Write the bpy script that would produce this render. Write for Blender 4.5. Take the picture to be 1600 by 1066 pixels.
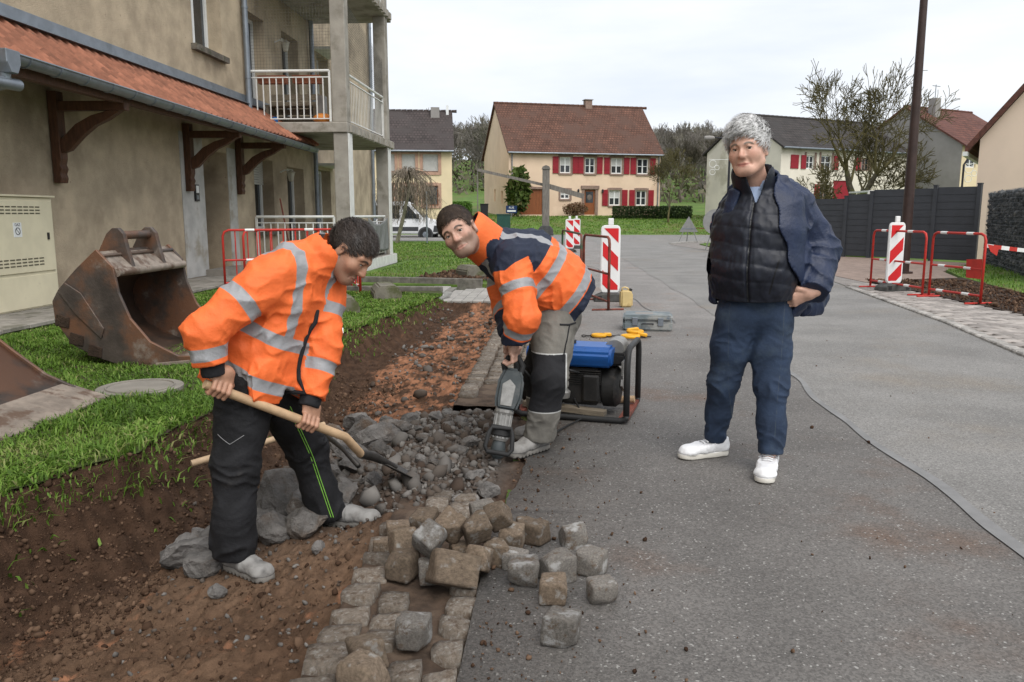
import bpy, bmesh, math, random
import numpy as np
from mathutils import Vector, Matrix, Euler
R = math.radians
random.seed(7); rng = np.random.default_rng(11)
scene = bpy.context.scene
for o in list(bpy.data.objects): bpy.data.objects.remove(o)
C = scene.collection
# ------------------------------------------------------------------ camera
CAMH = 1.28
cam_d = bpy.data.cameras.new('camera'); cam = bpy.data.objects.new('camera', cam_d); C.objects.link(cam)
cam_d.sensor_width = 36; cam_d.lens = 36*1250/1600; cam_d.clip_start = .05; cam_d.clip_end = 3000
cam.location = (0, 0, CAMH); cam.rotation_euler = (R(81), 0, R(3.4)); scene.camera = cam
# ------------------------------------------------------------------ sky and sun (bright overcast)
SUN_EL, SUN_AZ = R(52), R(150)          # azimuth clockwise from +Y
w = bpy.data.worlds.new('World'); scene.world = w; w.use_nodes = True
nt = w.node_tree; nt.nodes.clear()
def N(t, **k):
    n = nt.nodes.new(t)
    for a, b in k.items(): setattr(n, a, b)
    return n
out = N('ShaderNodeOutputWorld'); bg = N('ShaderNodeBackground'); sky = N('ShaderNodeTexSky')
sky.sky_type = 'NISHITA'; sky.sun_disc = False; sky.sun_elevation = SUN_EL; sky.sun_rotation = SUN_AZ
sky.air_density = 1.0; sky.dust_density = 3.0
tc = N('ShaderNodeTexCoord'); mp = N('ShaderNodeMapping'); mp.inputs['Scale'].default_value = (1.6, 1.6, 7.0)
mp.inputs['Rotation'].default_value = (.06, -.05, .5)
n1 = N('ShaderNodeTexNoise'); n1.inputs['Scale'].default_value = 1.5; n1.inputs['Detail'].default_value = 7; n1.inputs['Roughness'].default_value = .52
rp = N('ShaderNodeValToRGB'); rp.color_ramp.elements[0].position = .33; rp.color_ramp.elements[1].position = .66
rp.color_ramp.elements[0].color = (7.0, 7.6, 8.7, 1); rp.color_ramp.elements[1].color = (9.2, 9.4, 9.6, 1)
mx = N('ShaderNodeMix', data_type='RGBA'); mx.inputs[0].default_value = .9
nt.links.new(tc.outputs['Generated'], mp.inputs[0]); nt.links.new(mp.outputs[0], n1.inputs['Vector'])
nt.links.new(n1.outputs[0], rp.inputs[0]); nt.links.new(sky.outputs[0], mx.inputs[6]); nt.links.new(rp.outputs[0], mx.inputs[7])
nt.links.new(mx.outputs[2], bg.inputs[0]); bg.inputs[1].default_value = .068
nt.links.new(bg.outputs[0], out.inputs[0])
sd = bpy.data.lights.new('sun', 'SUN'); sd.energy = 1.5; sd.angle = R(50); sd.color = (1, .97, .93)
sun = bpy.data.objects.new('sun', sd); C.objects.link(sun); sun.location = (0, 0, 30)
sdir = Vector((math.sin(SUN_AZ)*math.cos(SUN_EL), math.cos(SUN_AZ)*math.cos(SUN_EL), math.sin(SUN_EL)))
sun.rotation_euler = sdir.to_track_quat('Z', 'Y').to_euler()
vs = scene.view_settings; vs.view_transform = 'Standard'; vs.look = 'None'; vs.exposure = 0.84; vs.gamma = 1.0; vs.use_curve_mapping = False
scene.render.engine = 'CYCLES'; scene.cycles.use_denoising = True; scene.cycles.max_bounces = 6

# ------------------------------------------------------------------ materials
MATS = {}
def mat(name, col, rough=.75, var=.15, scale=6., bump=0., bscale=80., col2=None, s2=2., t2=(.5, .62), rnd=0., metal=0., spec=.35,
        col3=None, s3=5., t3=(.55, .65), attr=None, stretch=None, detail=5, bdist=.01, trans=0, wave=None, brick=None):
    """noise-varied colour, optional two stain colours, optional attribute colours [(attr, colour, rough)], bump"""
    m = bpy.data.materials.new(name); m.use_nodes = True; t = m.node_tree; nd = t.nodes; L = t.links
    b = nd['Principled BSDF']; b.inputs['Roughness'].default_value = rough; b.inputs['Metallic'].default_value = metal
    b.inputs['Specular IOR Level'].default_value = spec
    tcn = nd.new('ShaderNodeTexCoord'); src = tcn.outputs['Object']
    if stretch:
        mpn = nd.new('ShaderNodeMapping'); mpn.inputs['Scale'].default_value = stretch; L.new(src, mpn.inputs[0]); src = mpn.outputs[0]
    oi = nd.new('ShaderNodeObjectInfo')
    add = nd.new('ShaderNodeVectorMath'); add.operation = 'MULTIPLY_ADD'
    cmb = nd.new('ShaderNodeCombineXYZ'); L.new(oi.outputs['Random'], cmb.inputs[0]); L.new(oi.outputs['Random'], cmb.inputs[1])
    L.new(cmb.outputs[0], add.inputs[0]); add.inputs[1].default_value = (37, 91, 0) if rnd else (0, 0, 0); L.new(src, add.inputs[2]); src = add.outputs[0]
    def noise(s, d=detail, ro=.6):
        n = nd.new('ShaderNodeTexNoise'); n.inputs['Scale'].default_value = s; n.inputs['Detail'].default_value = d; n.inputs['Roughness'].default_value = ro
        L.new(src, n.inputs['Vector']); return n.outputs[0]
    def mixc(f, a, bb):
        x = nd.new('ShaderNodeMix'); x.data_type = 'RGBA'
        for s_, v in ((0, f), (6, a), (7, bb)):
            if hasattr(v, 'is_linked'): L.new(v, x.inputs[s_])
            else: x.inputs[s_].default_value = v if s_ == 0 else (*v[:3], 1)
        return x.outputs[2]
    def ramp(v, a, bb):
        r = nd.new('ShaderNodeMapRange'); r.interpolation_type = 'SMOOTHSTEP'; L.new(v, r.inputs[0]); r.inputs[1].default_value = a; r.inputs[2].default_value = bb
        return r.outputs[0]
    lo = [c*(1-var) for c in col]; hi = [min(1, c*(1+var)) for c in col]
    c = mixc(ramp(noise(scale), .3, .7), lo, hi)
    if brick:
        bk = nd.new('ShaderNodeTexBrick'); sc_, w_, h_, mortar, bcol = brick
        bk.inputs['Scale'].default_value = sc_; bk.inputs['Brick Width'].default_value = w_; bk.inputs['Row Height'].default_value = h_
        bk.inputs['Mortar Size'].default_value = mortar; bk.inputs['Color1'].default_value = (1, 1, 1, 1); bk.inputs['Color2'].default_value = (.72, .72, .72, 1)
        bk.inputs['Mortar'].default_value = (*bcol, 1); L.new(src, bk.inputs['Vector'])
        mm = nd.new('ShaderNodeMix'); mm.data_type = 'RGBA'; mm.blend_type = 'MULTIPLY'; mm.inputs[0].default_value = 1
        L.new(c, mm.inputs[6]); L.new(bk.outputs[0], mm.inputs[7]); c = mm.outputs[2]
    if col2: c = mixc(ramp(noise(s2), *t2), c, col2)
    if col3: c = mixc(ramp(noise(s3, 8, .7), *t3), c, col3)
    if rnd:
        h = nd.new('ShaderNodeHueSaturation'); mr = nd.new('ShaderNodeMapRange'); L.new(oi.outputs['Random'], mr.inputs[0])
        mr.inputs[3].default_value = 1-rnd; mr.inputs[4].default_value = 1+rnd; L.new(mr.outputs[0], h.inputs['Value']); L.new(c, h.inputs['Color']); c = h.outputs[0]
    ro = None
    for a in (attr or []):
        an = nd.new('ShaderNodeAttribute'); an.attribute_name = a[0]
        wd = a[3] if len(a) > 3 else .0015
        f = ramp(an.outputs['Fac'], -wd, wd) if wd else an.outputs['Fac']
        ac = a[1]
        if len(a) > 4:
            ac = mixc(ramp(noise(a[4]), .3, .7), [q*.75 for q in ac], [min(1, q*1.25) for q in ac])
        c = mixc(f, c, ac)
        if a[2] is not None:
            x = nd.new('ShaderNodeMix'); L.new(f, x.inputs[0])
            if ro is None: x.inputs[2].default_value = rough
            else: L.new(ro, x.inputs[2])
            x.inputs[3].default_value = a[2]; ro = x.outputs[0]
    if ro is not None: L.new(ro, b.inputs['Roughness'])
    L.new(c, b.inputs['Base Color'])
    if bump or wave:
        bn = nd.new('ShaderNodeBump'); bn.inputs['Strength'].default_value = max(bump, .01); bn.inputs['Distance'].default_value = bdist
        L.new(noise(bscale, 6, .65), bn.inputs['Height']); last = bn
        L.new(last.outputs[0], b.inputs['Normal'])
    MATS[name] = m; return m

def asphalt(name, base, speck, stain, sscale):
    m = mat(name, base, rough=.82, var=.16, scale=1.1, bump=.55, bscale=130, bdist=.006, col2=stain, s2=sscale, t2=(.52, .74), spec=.4)
    t = m.node_tree; nd = t.nodes; L = t.links; b = nd['Principled BSDF']
    old = b.inputs['Base Color'].links[0].from_socket
    tcn = nd.new('ShaderNodeTexCoord')
    v = nd.new('ShaderNodeTexVoronoi'); v.inputs['Scale'].default_value = 150; L.new(tcn.outputs['Object'], v.inputs['Vector'])
    sp = nd.new('ShaderNodeSeparateColor'); L.new(v.outputs['Color'], sp.inputs[0])
    mr = nd.new('ShaderNodeMapRange'); L.new(sp.outputs[0], mr.inputs[0]); mr.inputs[3].default_value = .68; mr.inputs[4].default_value = 1.32
    mul = nd.new('ShaderNodeMix'); mul.data_type = 'RGBA'; mul.blend_type = 'MULTIPLY'; mul.inputs[0].default_value = 1
    L.new(old, mul.inputs[6]); L.new(mr.outputs[0], mul.inputs[7])
    gt = nd.new('ShaderNodeMath'); gt.operation = 'GREATER_THAN'; gt.inputs[1].default_value = .982; L.new(sp.outputs[1], gt.inputs[0])
    mw = nd.new('ShaderNodeMix'); mw.data_type = 'RGBA'; L.new(gt.outputs[0], mw.inputs[0]); L.new(mul.outputs[2], mw.inputs[6]); mw.inputs[7].default_value = (*speck, 1)
    L.new(mw.outputs[2], b.inputs['Base Color'])
    return m
def tinted(name, cols, rough=.6, trans=.25, spec=.25, attr='tint'):
    """leaf/blade/stone material whose colour comes from a per-piece random attribute"""
    m = bpy.data.materials.new(name); m.use_nodes = True; t = m.node_tree; nd = t.nodes; L = t.links; b = nd['Principled BSDF']
    a = nd.new('ShaderNodeAttribute'); a.attribute_name = attr; r = nd.new('ShaderNodeValToRGB'); L.new(a.outputs['Fac'], r.inputs[0])
    el = r.color_ramp.elements; el[0].color = (*cols[0], 1); el[1].color = (*cols[-1], 1)
    for i, c in enumerate(cols[1:-1]): e = el.new((i+1)/(len(cols)-1)); e.color = (*c, 1)
    L.new(r.outputs[0], b.inputs['Base Color']); b.inputs['Roughness'].default_value = rough; b.inputs['Specular IOR Level'].default_value = spec
    if trans:
        tr = nd.new('ShaderNodeBsdfTranslucent'); L.new(r.outputs[0], tr.inputs[0]); ms = nd.new('ShaderNodeMixShader'); ms.inputs[0].default_value = trans
        L.new(b.outputs[0], ms.inputs[1]); L.new(tr.outputs[0], ms.inputs[2]); L.new(ms.outputs[0], nd['Material Output'].inputs[0])
    return m

# ------------------------------------------------------------------ mesh helpers
class B:
    """collects shapes; build() links them as ONE mesh object"""
    def __init__(s): s.v = []; s.f = []
    def add(s, vs, fs):
        n = len(s.v); s.v += [tuple(p) for p in vs]; s.f += [tuple(i+n for i in f) for f in fs]; return s
    def box(s, x0, x1, y0, y1, z0, z1):
        return s.add([(x0,y0,z0),(x1,y0,z0),(x1,y1,z0),(x0,y1,z0),(x0,y0,z1),(x1,y0,z1),(x1,y1,z1),(x0,y1,z1)],
                     [(3,2,1,0),(4,5,6,7),(0,1,5,4),(1,2,6,5),(2,3,7,6),(3,0,4,7)])
    def cbox(s, c, d, M=None):
        b = B().box(-d[0]/2, d[0]/2, -d[1]/2, d[1]/2, -d[2]/2, d[2]/2)
        T = Matrix.Translation(c) @ (M.to_4x4() if M else Matrix())
        return s.add([T @ Vector(p) for p in b.v], b.f)
    def bar(s, a, b, w, h, up=(0,0,1)):
        """rectangular bar from a to b, w across, h along up"""
        a, b = Vector(a), Vector(b); d = (b-a).normalized(); u = Vector(up); x = d.cross(u)
        if x.length < 1e-4: x = d.cross(Vector((0,1,0)))
        x.normalize(); u = x.cross(d)
        P = [q + x*i*w/2 + u*j*h/2 for q in (a, b) for i, j in ((-1,-1),(1,-1),(1,1),(-1,1))]
        return s.add(P, [(0,1,2,3)[::-1],(4,5,6,7),(0,1,5,4),(1,2,6,5),(2,3,7,6),(3,0,4,7)])
    def tube(s, pts, r, n=8, caps=True, closed=False):
        pts = [Vector(p) for p in pts]; m = len(pts); rs = r if isinstance(r, (list, tuple)) else [r]*m
        base = len(s.v); ref = None
        for i, p in enumerate(pts):
            if closed: d = pts[(i+1) % m]-pts[i-1]
            else: d = pts[min(i+1, m-1)]-pts[max(i-1, 0)]
            d.normalize()
            if ref is None: ref = d.orthogonal().normalized()
            x = ref - d*ref.dot(d)
            x = x.normalized() if x.length > 1e-5 else d.orthogonal().normalized()
            ref = x; y = d.cross(x)
            for k in range(n):
                a = 2*math.pi*k/n; s.v.append(tuple(p + (x*math.cos(a)+y*math.sin(a))*rs[i]))
        for i in range(m if closed else m-1):
            for k in range(n):
                j = (i+1) % m
                s.f.append((base+i*n+k, base+i*n+(k+1) % n, base+j*n+(k+1) % n, base+j*n+k))
        if caps and not closed:
            s.f.append(tuple(base+k for k in range(n))[::-1]); s.f.append(tuple(base+(m-1)*n+k for k in range(n)))
        return s
    def cyl(s, a, b, r, r2=None, n=16): return s.tube([a, b], [r, r if r2 is None else r2], n)
    def lathe(s, prof, n=20, c=(0,0,0), axis='z'):
        base = len(s.v); c = Vector(c)
        for r, z in prof:
            for k in range(n):
                a = 2*math.pi*k/n; p = (r*math.cos(a), r*math.sin(a), z)
                if axis == 'x': p = (z, p[0], p[1])
                if axis == 'y': p = (p[0], z, p[1])
                s.v.append(tuple(c+Vector(p)))
        for i in range(len(prof)-1):
            for k in range(n): s.f.append((base+i*n+k, base+i*n+(k+1) % n, base+(i+1)*n+(k+1) % n, base+(i+1)*n+k))
        s.f.append(tuple(base+k for k in range(n))[::-1]); s.f.append(tuple(base+(len(prof)-1)*n+k for k in range(n)))
        return s
    def prism(s, poly, fn, d0, d1):
        """poly of 2-D points, fn(u, v, d) -> xyz, extruded from d0 to d1"""
        n = len(poly); P = [fn(u, v, d0) for u, v in poly]+[fn(u, v, d1) for u, v in poly]
        return s.add(P, [tuple(range(n))[::-1], tuple(range(n, 2*n))]+[(i, (i+1) % n, n+(i+1) % n, n+i) for i in range(n)])
    def xf(s, M): s.v = [tuple(M @ Vector(p)) for p in s.v]; return s
    def build(s, name, m, parent=None, world=False, smooth=False, bevel=0., seg=1, origin=None, keep=False):
        V = s.v
        o = bpy.data.objects.new(name, bpy.data.meshes.new(name)); C.objects.link(o)
        if parent is not None:
            o.parent = parent
            if world:
                off = Vector(parent.get('_w', parent.location)); V = [tuple(Vector(p)-off) for p in V]
        elif not keep:
            if origin is None:
                A = np.array(V); origin = ((A[:,0].min()+A[:,0].max())/2, (A[:,1].min()+A[:,1].max())/2, A[:,2].min())
            off = Vector(origin); V = [tuple(Vector(p)-off) for p in V]; o.location = off
        o.data.from_pydata(V, [], s.f)
        bm = bmesh.new(); bm.from_mesh(o.data); bmesh.ops.recalc_face_normals(bm, faces=bm.faces)
        if bevel:
            es = [e for e in bm.edges if len(e.link_faces) == 2 and e.calc_face_angle(0) > .5]
            bmesh.ops.bevel(bm, geom=es, offset=bevel, segments=seg, affect='EDGES', clamp_overlap=True)
        bm.to_mesh(o.data); bm.free()
        if m is not None: o.data.materials.append(m)
        if smooth:
            o.data.shade_smooth()
            if smooth != 'all': o.data.set_sharp_from_angle(angle=R(40))
        return o
def np_mesh(name, V, F, m, parent=None, tint=None, smooth=False, attrs=None, loc=None):
    """big meshes straight from arrays; F is (n,3) or (n,4)"""
    me = bpy.data.meshes.new(name); V = np.asarray(V, np.float32); F = np.asarray(F, np.int32); k = F.shape[1]
    if loc is not None: V = V-np.array(loc, np.float32)
    me.vertices.add(len(V)); me.vertices.foreach_set('co', V.ravel())
    me.loops.add(F.size); me.loops.foreach_set('vertex_index', F.ravel())
    me.polygons.add(len(F)); me.polygons.foreach_set('loop_start', np.arange(0, F.size, k, dtype=np.int32))
    me.update(calc_edges=True); me.validate()
    at = dict(attrs or {})
    if tint is not None: at['tint'] = tint
    for nme, val in at.items():
        a = me.attributes.new(nme, 'FLOAT', 'POINT'); a.data.foreach_set('value', np.asarray(val, np.float32))
    if m is not None: me.materials.append(m)
    if smooth: me.shade_smooth()
    o = bpy.data.objects.new(name, me); C.objects.link(o); o.parent = parent
    if loc is not None and parent is None: o.location = loc
    return o
def thing(name, label, cat, loc=(0,0,0), rotz=0., group=None):
    o = bpy.data.objects.new(name, None); C.objects.link(o); o.location = loc; o.rotation_euler = (0, 0, rotz); o.empty_display_size = .2
    return tag(o, label, cat, group)
def tag(o, label=None, cat=None, group=None, kind=None):
    if label: o['label'] = label
    if cat: o['category'] = cat
    if group: o['group'] = group
    if kind: o['kind'] = kind
    return o
def struct(o, label=None): o['kind'] = 'structure'; return tag(o, label)
def stuff(o, label=None, cat=None): o['kind'] = 'stuff'; return tag(o, label, cat)
def copy_tree(o, parent=None):
    c = o.copy(); C.objects.link(c); c.parent = parent
    for ch in [q for q in o.children]: copy_tree(ch, c)
    return c
# ---- numpy noise
_r = np.random.default_rng(5); _pm = np.tile(_r.permutation(256), 3).astype(np.int32); _gr = _r.normal(0, 1, (256, 3)); _gr = (_gr/np.linalg.norm(_gr, axis=1)[:, None]).astype(np.float32); _g0, _g1, _g2 = [np.ascontiguousarray(_gr[:, k]) for k in range(3)]
def vnoise(P, f, s=0):
    """gradient noise, about -1..1"""
    P = (np.asarray(P)*f).astype(np.float32)+np.float32(s*.371); fl = np.floor(P); i = fl.astype(np.int32) & 255; t = P-fl; u = t*t*t*(t*(t*6-15)+10); r = 0
    t0, t1, t2 = t.T; u0, u1, u2 = u.T; sh = (s*37) & 255
    for dx in (0, 1):
        hx = _pm[((i[:,0]+dx) & 255)+sh]; wx = u0 if dx else 1-u0
        for dy in (0, 1):
            hy = _pm[hx+((i[:,1]+dy) & 255)]; wy = wx*(u1 if dy else 1-u1)
            for dz in (0, 1):
                h = _pm[hy+((i[:,2]+dz) & 255)]
                r = r+(_g0[h]*(t0-dx)+_g1[h]*(t1-dy)+_g2[h]*(t2-dz))*(wy*(u2 if dz else 1-u2))
    return r*1.7
def fbm(P, f, octv=4, s=0, g=.5):
    a, r, tot = 1., 0, 0
    for k in range(octv): r = r+a*vnoise(P, f, s+k*17); tot += a; a *= g; f *= 2.03
    return r/tot
def sstep(x, a, b): t = np.clip((x-a)/(b-a), 0, 1); return t*t*(3-2*t)

def rock(size, seed, cuts=9, flat=.8):
    """angular broken chunk: a sphere cut by random planes"""
    rr = random.Random(seed); bm = bmesh.new(); bmesh.ops.create_icosphere(bm, subdivisions=2, radius=1)
    pl = [(Vector((rr.gauss(0,1), rr.gauss(0,1), rr.gauss(0,1))).normalized(), rr.uniform(.42, .8)) for _ in range(cuts)]
    for v in bm.verts:
        for n, d in pl:
            k = v.co.dot(n)
            if k > d: v.co -= n*(k-d)
    for v in bm.verts:
        v.co += Vector((rr.gauss(0,1), rr.gauss(0,1), rr.gauss(0,1)))*.025
        v.co = Vector((v.co.x*size[0], v.co.y*size[1], v.co.z*size[2]))
    me = bpy.data.meshes.new('rock'); bm.to_mesh(me); bm.free(); return me
# ================================================================== THE SETTING: ground, road, trench
def terrain(X, Y):
    X = np.asarray(X, float); Y = np.asarray(Y, float)
    z = -.03+sstep(Y, 51, 66)*1.2+sstep(Y, 62, 100)*np.where(X < 0, 2.4, 1.2)*sstep(np.abs(X), 0, 6)+sstep(Y, 95, 280)*15
    return z+.25*np.sin(X*.11+Y*.07)*sstep(Y, 55, 90)
xs = np.unique(np.concatenate([[-600,-400,-250,-160,-110,-2.75,-.24,110,160,250,400,600], np.arange(-80, 81, 4)]))
ys = np.unique(np.concatenate([[-60,-30,-10,1.0,11.75,500,700,1000,1500], np.arange(15, 110, 3), np.arange(110, 420, 15)]))
GX, GY = np.meshgrid(xs, ys); GZ = terrain(GX, GY); nx, ny = len(xs), len(ys)
idx = np.arange(nx*ny).reshape(ny, nx); Q = np.stack([idx[:-1,:-1], idx[:-1,1:], idx[1:,1:], idx[1:,:-1]], -1)
hole = (GX[:-1,:-1] >= -2.76) & (GX[:-1,1:] <= -.23) & (GY[:-1,:-1] >= .9) & (GY[1:,:-1] <= 11.8)
M_meadow = mat('meadow', (.085,.15,.022), .9, .3, .8, .4, 30, col2=(.12,.13,.035), s2=.35, bdist=.05)
g = struct(np_mesh('ground', np.stack([GX, GY, GZ], -1).reshape(-1, 3), Q[~hole], M_meadow, smooth=True))

# ---- road: newer dark strip, older pale asphalt, cross road
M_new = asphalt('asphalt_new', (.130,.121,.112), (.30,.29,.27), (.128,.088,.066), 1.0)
M_old = asphalt('asphalt_old', (.196,.188,.176), (.33,.32,.30), (.205,.18,.15), .5)
def clean_sheen_beyond(m, y0, y1, col):
    # the strip by the works is darkened by tracked earth; farther up the road it is clean, with grazing sheen painted in as a paler colour
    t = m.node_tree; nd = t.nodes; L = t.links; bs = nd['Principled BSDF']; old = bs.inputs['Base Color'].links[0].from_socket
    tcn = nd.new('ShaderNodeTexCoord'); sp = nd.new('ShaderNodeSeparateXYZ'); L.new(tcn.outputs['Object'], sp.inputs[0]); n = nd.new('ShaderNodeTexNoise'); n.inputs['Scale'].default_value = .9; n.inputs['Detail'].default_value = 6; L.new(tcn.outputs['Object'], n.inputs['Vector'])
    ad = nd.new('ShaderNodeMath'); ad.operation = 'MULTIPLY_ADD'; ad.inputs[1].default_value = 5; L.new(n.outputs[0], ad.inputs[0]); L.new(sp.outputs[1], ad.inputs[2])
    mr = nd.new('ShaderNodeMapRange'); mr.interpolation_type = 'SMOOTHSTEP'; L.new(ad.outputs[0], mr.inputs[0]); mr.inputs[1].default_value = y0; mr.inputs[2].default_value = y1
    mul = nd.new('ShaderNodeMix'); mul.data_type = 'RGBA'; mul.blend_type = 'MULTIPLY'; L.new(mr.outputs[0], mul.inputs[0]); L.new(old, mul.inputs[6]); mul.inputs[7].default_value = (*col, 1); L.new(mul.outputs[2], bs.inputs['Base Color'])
clean_sheen_beyond(M_new, 7, 15, (1.65,1.66,1.68))
def kerbx(Y): return np.interp(Y, [0, 7.5, 9.7, 15.8, 28, 34, 37, 39.5], [3.4, 4.27, 4.62, 5.25, 5.4, 4.7, 4.9, 8.5])
def seamx(Y): return np.interp(Y, [-5, 3, 4, 5.5, 11.2, 19, 40], [1.79, 1.79, 1.78, 1.83, 2.02, 1.92, 1.6])+.03*np.sin(np.asarray(Y)*2.1)+.015*np.sin(np.asarray(Y)*5.3)
def strip(name, ys, xl, xr, z, m, nxs=2, skirt=0.):
    V = []; F = []
    ys = np.asarray(ys); n = nxs+1
    for i, y in enumerate(ys):
        for k in range(n): V.append((xl[i]+(xr[i]-xl[i])*k/nxs, y, z))
    for i in range(len(ys)-1):
        for k in range(nxs): a = i*n+k; F.append((a, a+1, a+n+1, a+n))
    if skirt:
        o = len(V)
        for i, y in enumerate(ys): V.append((xl[i]+.004*math.sin(i*1.7), y, z-skirt))
        for i in range(len(ys)-1): F.append((i*n, (i+1)*n, o+i+1, o+i))
    return np_mesh(name, V, F, m)
ry = np.concatenate([np.arange(-6, 2, 1.), np.arange(2, 7, .04), np.arange(7, 41, .5)])
def roadl(Y):
    Y = np.asarray(Y, float); P = np.stack([Y, Y*0, Y*0], -1)
    return -.272+np.where((Y > 3.35) & (Y < 5.5), .05+.06*fbm(P, 5, 3, 3)+.05*sstep(Y, 3.4, 4)*(1-sstep(Y, 4.6, 5.4)), .004*vnoise(P, 12, 5))
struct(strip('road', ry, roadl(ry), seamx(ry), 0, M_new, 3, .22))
struct(strip('road_old_asphalt', ry, seamx(ry)-.012, kerbx(ry), .004, M_old, 3))
M_tar = mat('tar', (.215,.213,.210), .85, .12, 6, .3, 90, spec=.2)
sy_ = np.arange(-3, 9.5, .08); sw = .024+.012*vnoise(np.stack([sy_, sy_*0, sy_*0], -1), 3, 8)+.016*sstep(5-sy_, 0, 2)-.03*sstep(sy_, 6, 9.5)+.006; sw = np.maximum(sw, .002)
struct(strip('road_joint_seal', sy_, seamx(sy_)-sw*.75, seamx(sy_)+sw*.75, .0055, M_tar, 1))
struct(B().box(-90, 90, 39.5, 52, -.02, -.008).build('cross_road', M_old))
# white paint remnant on the cross road corner
M_kerbst = mat('kerb_stone', (.36,.345,.32), .85, .2, 9, .3, 60)
for i, (a, b2) in enumerate([((4.75,34.6),(5.6,36.4)), ((5.6,36.4),(7.6,37.9)), ((7.6,37.9),(10.5,38.8))]):
    struct(B().bar((*a,.02), (*b2,.02), .16, .12).build('kerb_stone', M_kerbst))
# manhole-like white patches skipped; dark crack along the road
cy_ = np.arange(9.5, 24, .1); cx_ = 1.25+.10*np.sin(cy_*.8)+.05*np.sin(cy_*2.7)+(cy_-9.5)*-.045
struct(strip('road_crack', cy_, cx_-.008, cx_+.008, .0045, mat('crack', (.11,.108,.105), .9, .1), 1))

# ---- trench
def edge(Y):
    Y = np.asarray(Y, float); P = np.stack([Y, Y*0+3.3, Y*0], -1)
    return np.interp(Y, [1, 2, 3, 3.7, 4.4, 6, 7.3, 9, 11.4, 12], [-2.62, -2.52, -2.36, -2.08, -2.06, -2.08, -2.16, -1.98, -1.72, -1.7])+.09*fbm(P, 1.9, 4, 21)
def lawnz(X, Y):
    P = np.stack([X, Y, 0*X], -1)
    return .12+.012*(-2.2-np.asarray(X))+.018*fbm(P, 1.3, 3, 4)
def trenchz(X, Y, detail=True):
    X = np.asarray(X, float); Y = np.asarray(Y, float); P = np.stack([X, Y, 0*X], -1)
    xe = edge(Y)+(.045*fbm(P, 9, 3, 51) if detail else 0)
    fl = np.interp(Y, [1, 3, 5, 8, 11.5], [-.37, -.34, -.28, -.18, -.08]); fr = np.interp(Y, [1, 2, 3.2, 4, 4.9, 5.5, 8, 11.5], [-.15, -.10, -.06, -.03, -.03, -.13, -.13, -.05])
    bw = np.interp(Y, [1, 3, 5, 8], [.36, .33, .30, .26])
    t = (X-xe)/bw; s = np.clip((X-xe-bw)/np.maximum(-.74-xe-bw, .1), 0, 1)
    prof = np.clip(t, 0, 1); prof = np.where(prof < .45, prof*1.55, .6975+(prof-.45)*.55)
    top = lawnz(X, Y)-.015
    z = np.where(t < 0, top, np.where(t < 1, top+(fl-top)*prof, fl+(fr-fl)*s))
    # heap of broken concrete under the removed kerb strip
    hp = np.exp(-((X+.55)/.30)**2)*sstep(Y, 3.3, 3.8)*(1-sstep(Y, 4.9, 5.5)); z = z+.05*hp
    hp2 = np.exp(-((X+1.25)/.35)**2-((Y-3.75)/.45)**2); z = z+.05*hp2
    z = np.where(Y > 11.2, z+(0-z)*sstep(Y, 11.35, 11.5), z)
    ft = np.exp(-(((X+1.25)/.16)**2+((Y-3.0)/.12)**2)**2)+np.exp(-(((X+.93)/.17)**2+((Y-3.46)/.10)**2)**2); z = z+(np.where(Y < 3.25, -.168, -.150)-z)*np.clip(ft, 0, 1)
    if detail:
        rg = np.abs(fbm(P, 6, 3, 9))
        a = sstep(t, -.12, .05)*(1-.85*np.clip(ft, 0, 1))
        z = z+a*(.034*fbm(P, 4.5, 3, 2)+.024*fbm(P, 15, 3, 5)+.017*fbm(P, 45, 3, 6)+.022*(.25-rg))
        bank = sstep(t, -.1, .15)*(1-sstep(t, .8, 1.3)); z = z+bank*(.05*fbm(P, 7, 4, 31)+.02*fbm(P, 26, 2, 33))
    return np.minimum(z, np.where(X > -.78, -.012, 9))
ty = [1.05]
while ty[-1] < 11.55: ty.append(ty[-1]+max(.0042*ty[-1], .008))
ty = np.array(ty); tx = np.linspace(0, 1, 300)
TX = (edge(ty)-.28)[:, None]+(-.10-(edge(ty)-.28))[:, None]*tx[None]; TY = np.repeat(ty[:, None], len(tx), 1)
fx, fy = TX.ravel(), TY.ravel(); TZ = trenchz(fx, fy)
idx = np.arange(len(fx)).reshape(TX.shape); Q = np.stack([idx[:-1,:-1], idx[:-1,1:], idx[1:,1:], idx[1:,:-1]], -1).reshape(-1, 4)
P3 = np.stack([fx, fy, 0*fx], -1)
tt = (fx-edge(fy))/.36
clay = .22*(1-sstep(fy, 2.5, 3.1))*sstep(tt, .9, 1.3)*(1-sstep(fx, -1.25, -.9))+sstep(fy, 4.9, 5.5)*sstep(tt, .95, 1.5)*(.82+.5*fbm(P3, 2.2, 4, 61)) + (1-sstep(fy, 2.9, 3.3))*sstep(fbm(P3, 2.0, 4, 65)+.22*(1-sstep(tt, .9, 1.5))-.1*sstep(fx, -1.3, -1.0), .05, .3)*sstep(tt, .8, 1.2)*.9
clay = np.clip(clay-.45*sstep(fbm(P3, 5, 4, 70), -.05, .3)-.3*sstep(fbm(P3, 14, 3, 73), .0, .3), 0, .9)
grey = np.exp(-((fx+.55)/.32)**2)*sstep(fy, 3.4, 3.8)*(1-sstep(fy, 5.0, 5.6))+.7*np.exp(-((fx+1.25)/.4)**2-((fy-4.0)/.7)**2)
grey = np.clip(grey*(.8+.8*fbm(P3, 6, 3, 80)), 0, 1)
clay = sstep(clay+.75*fbm(P3, 7, 4, 75)+.5*fbm(P3, 28, 3, 76), .28, .95)*np.where(fy < 3.5, .85, .9)
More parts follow.
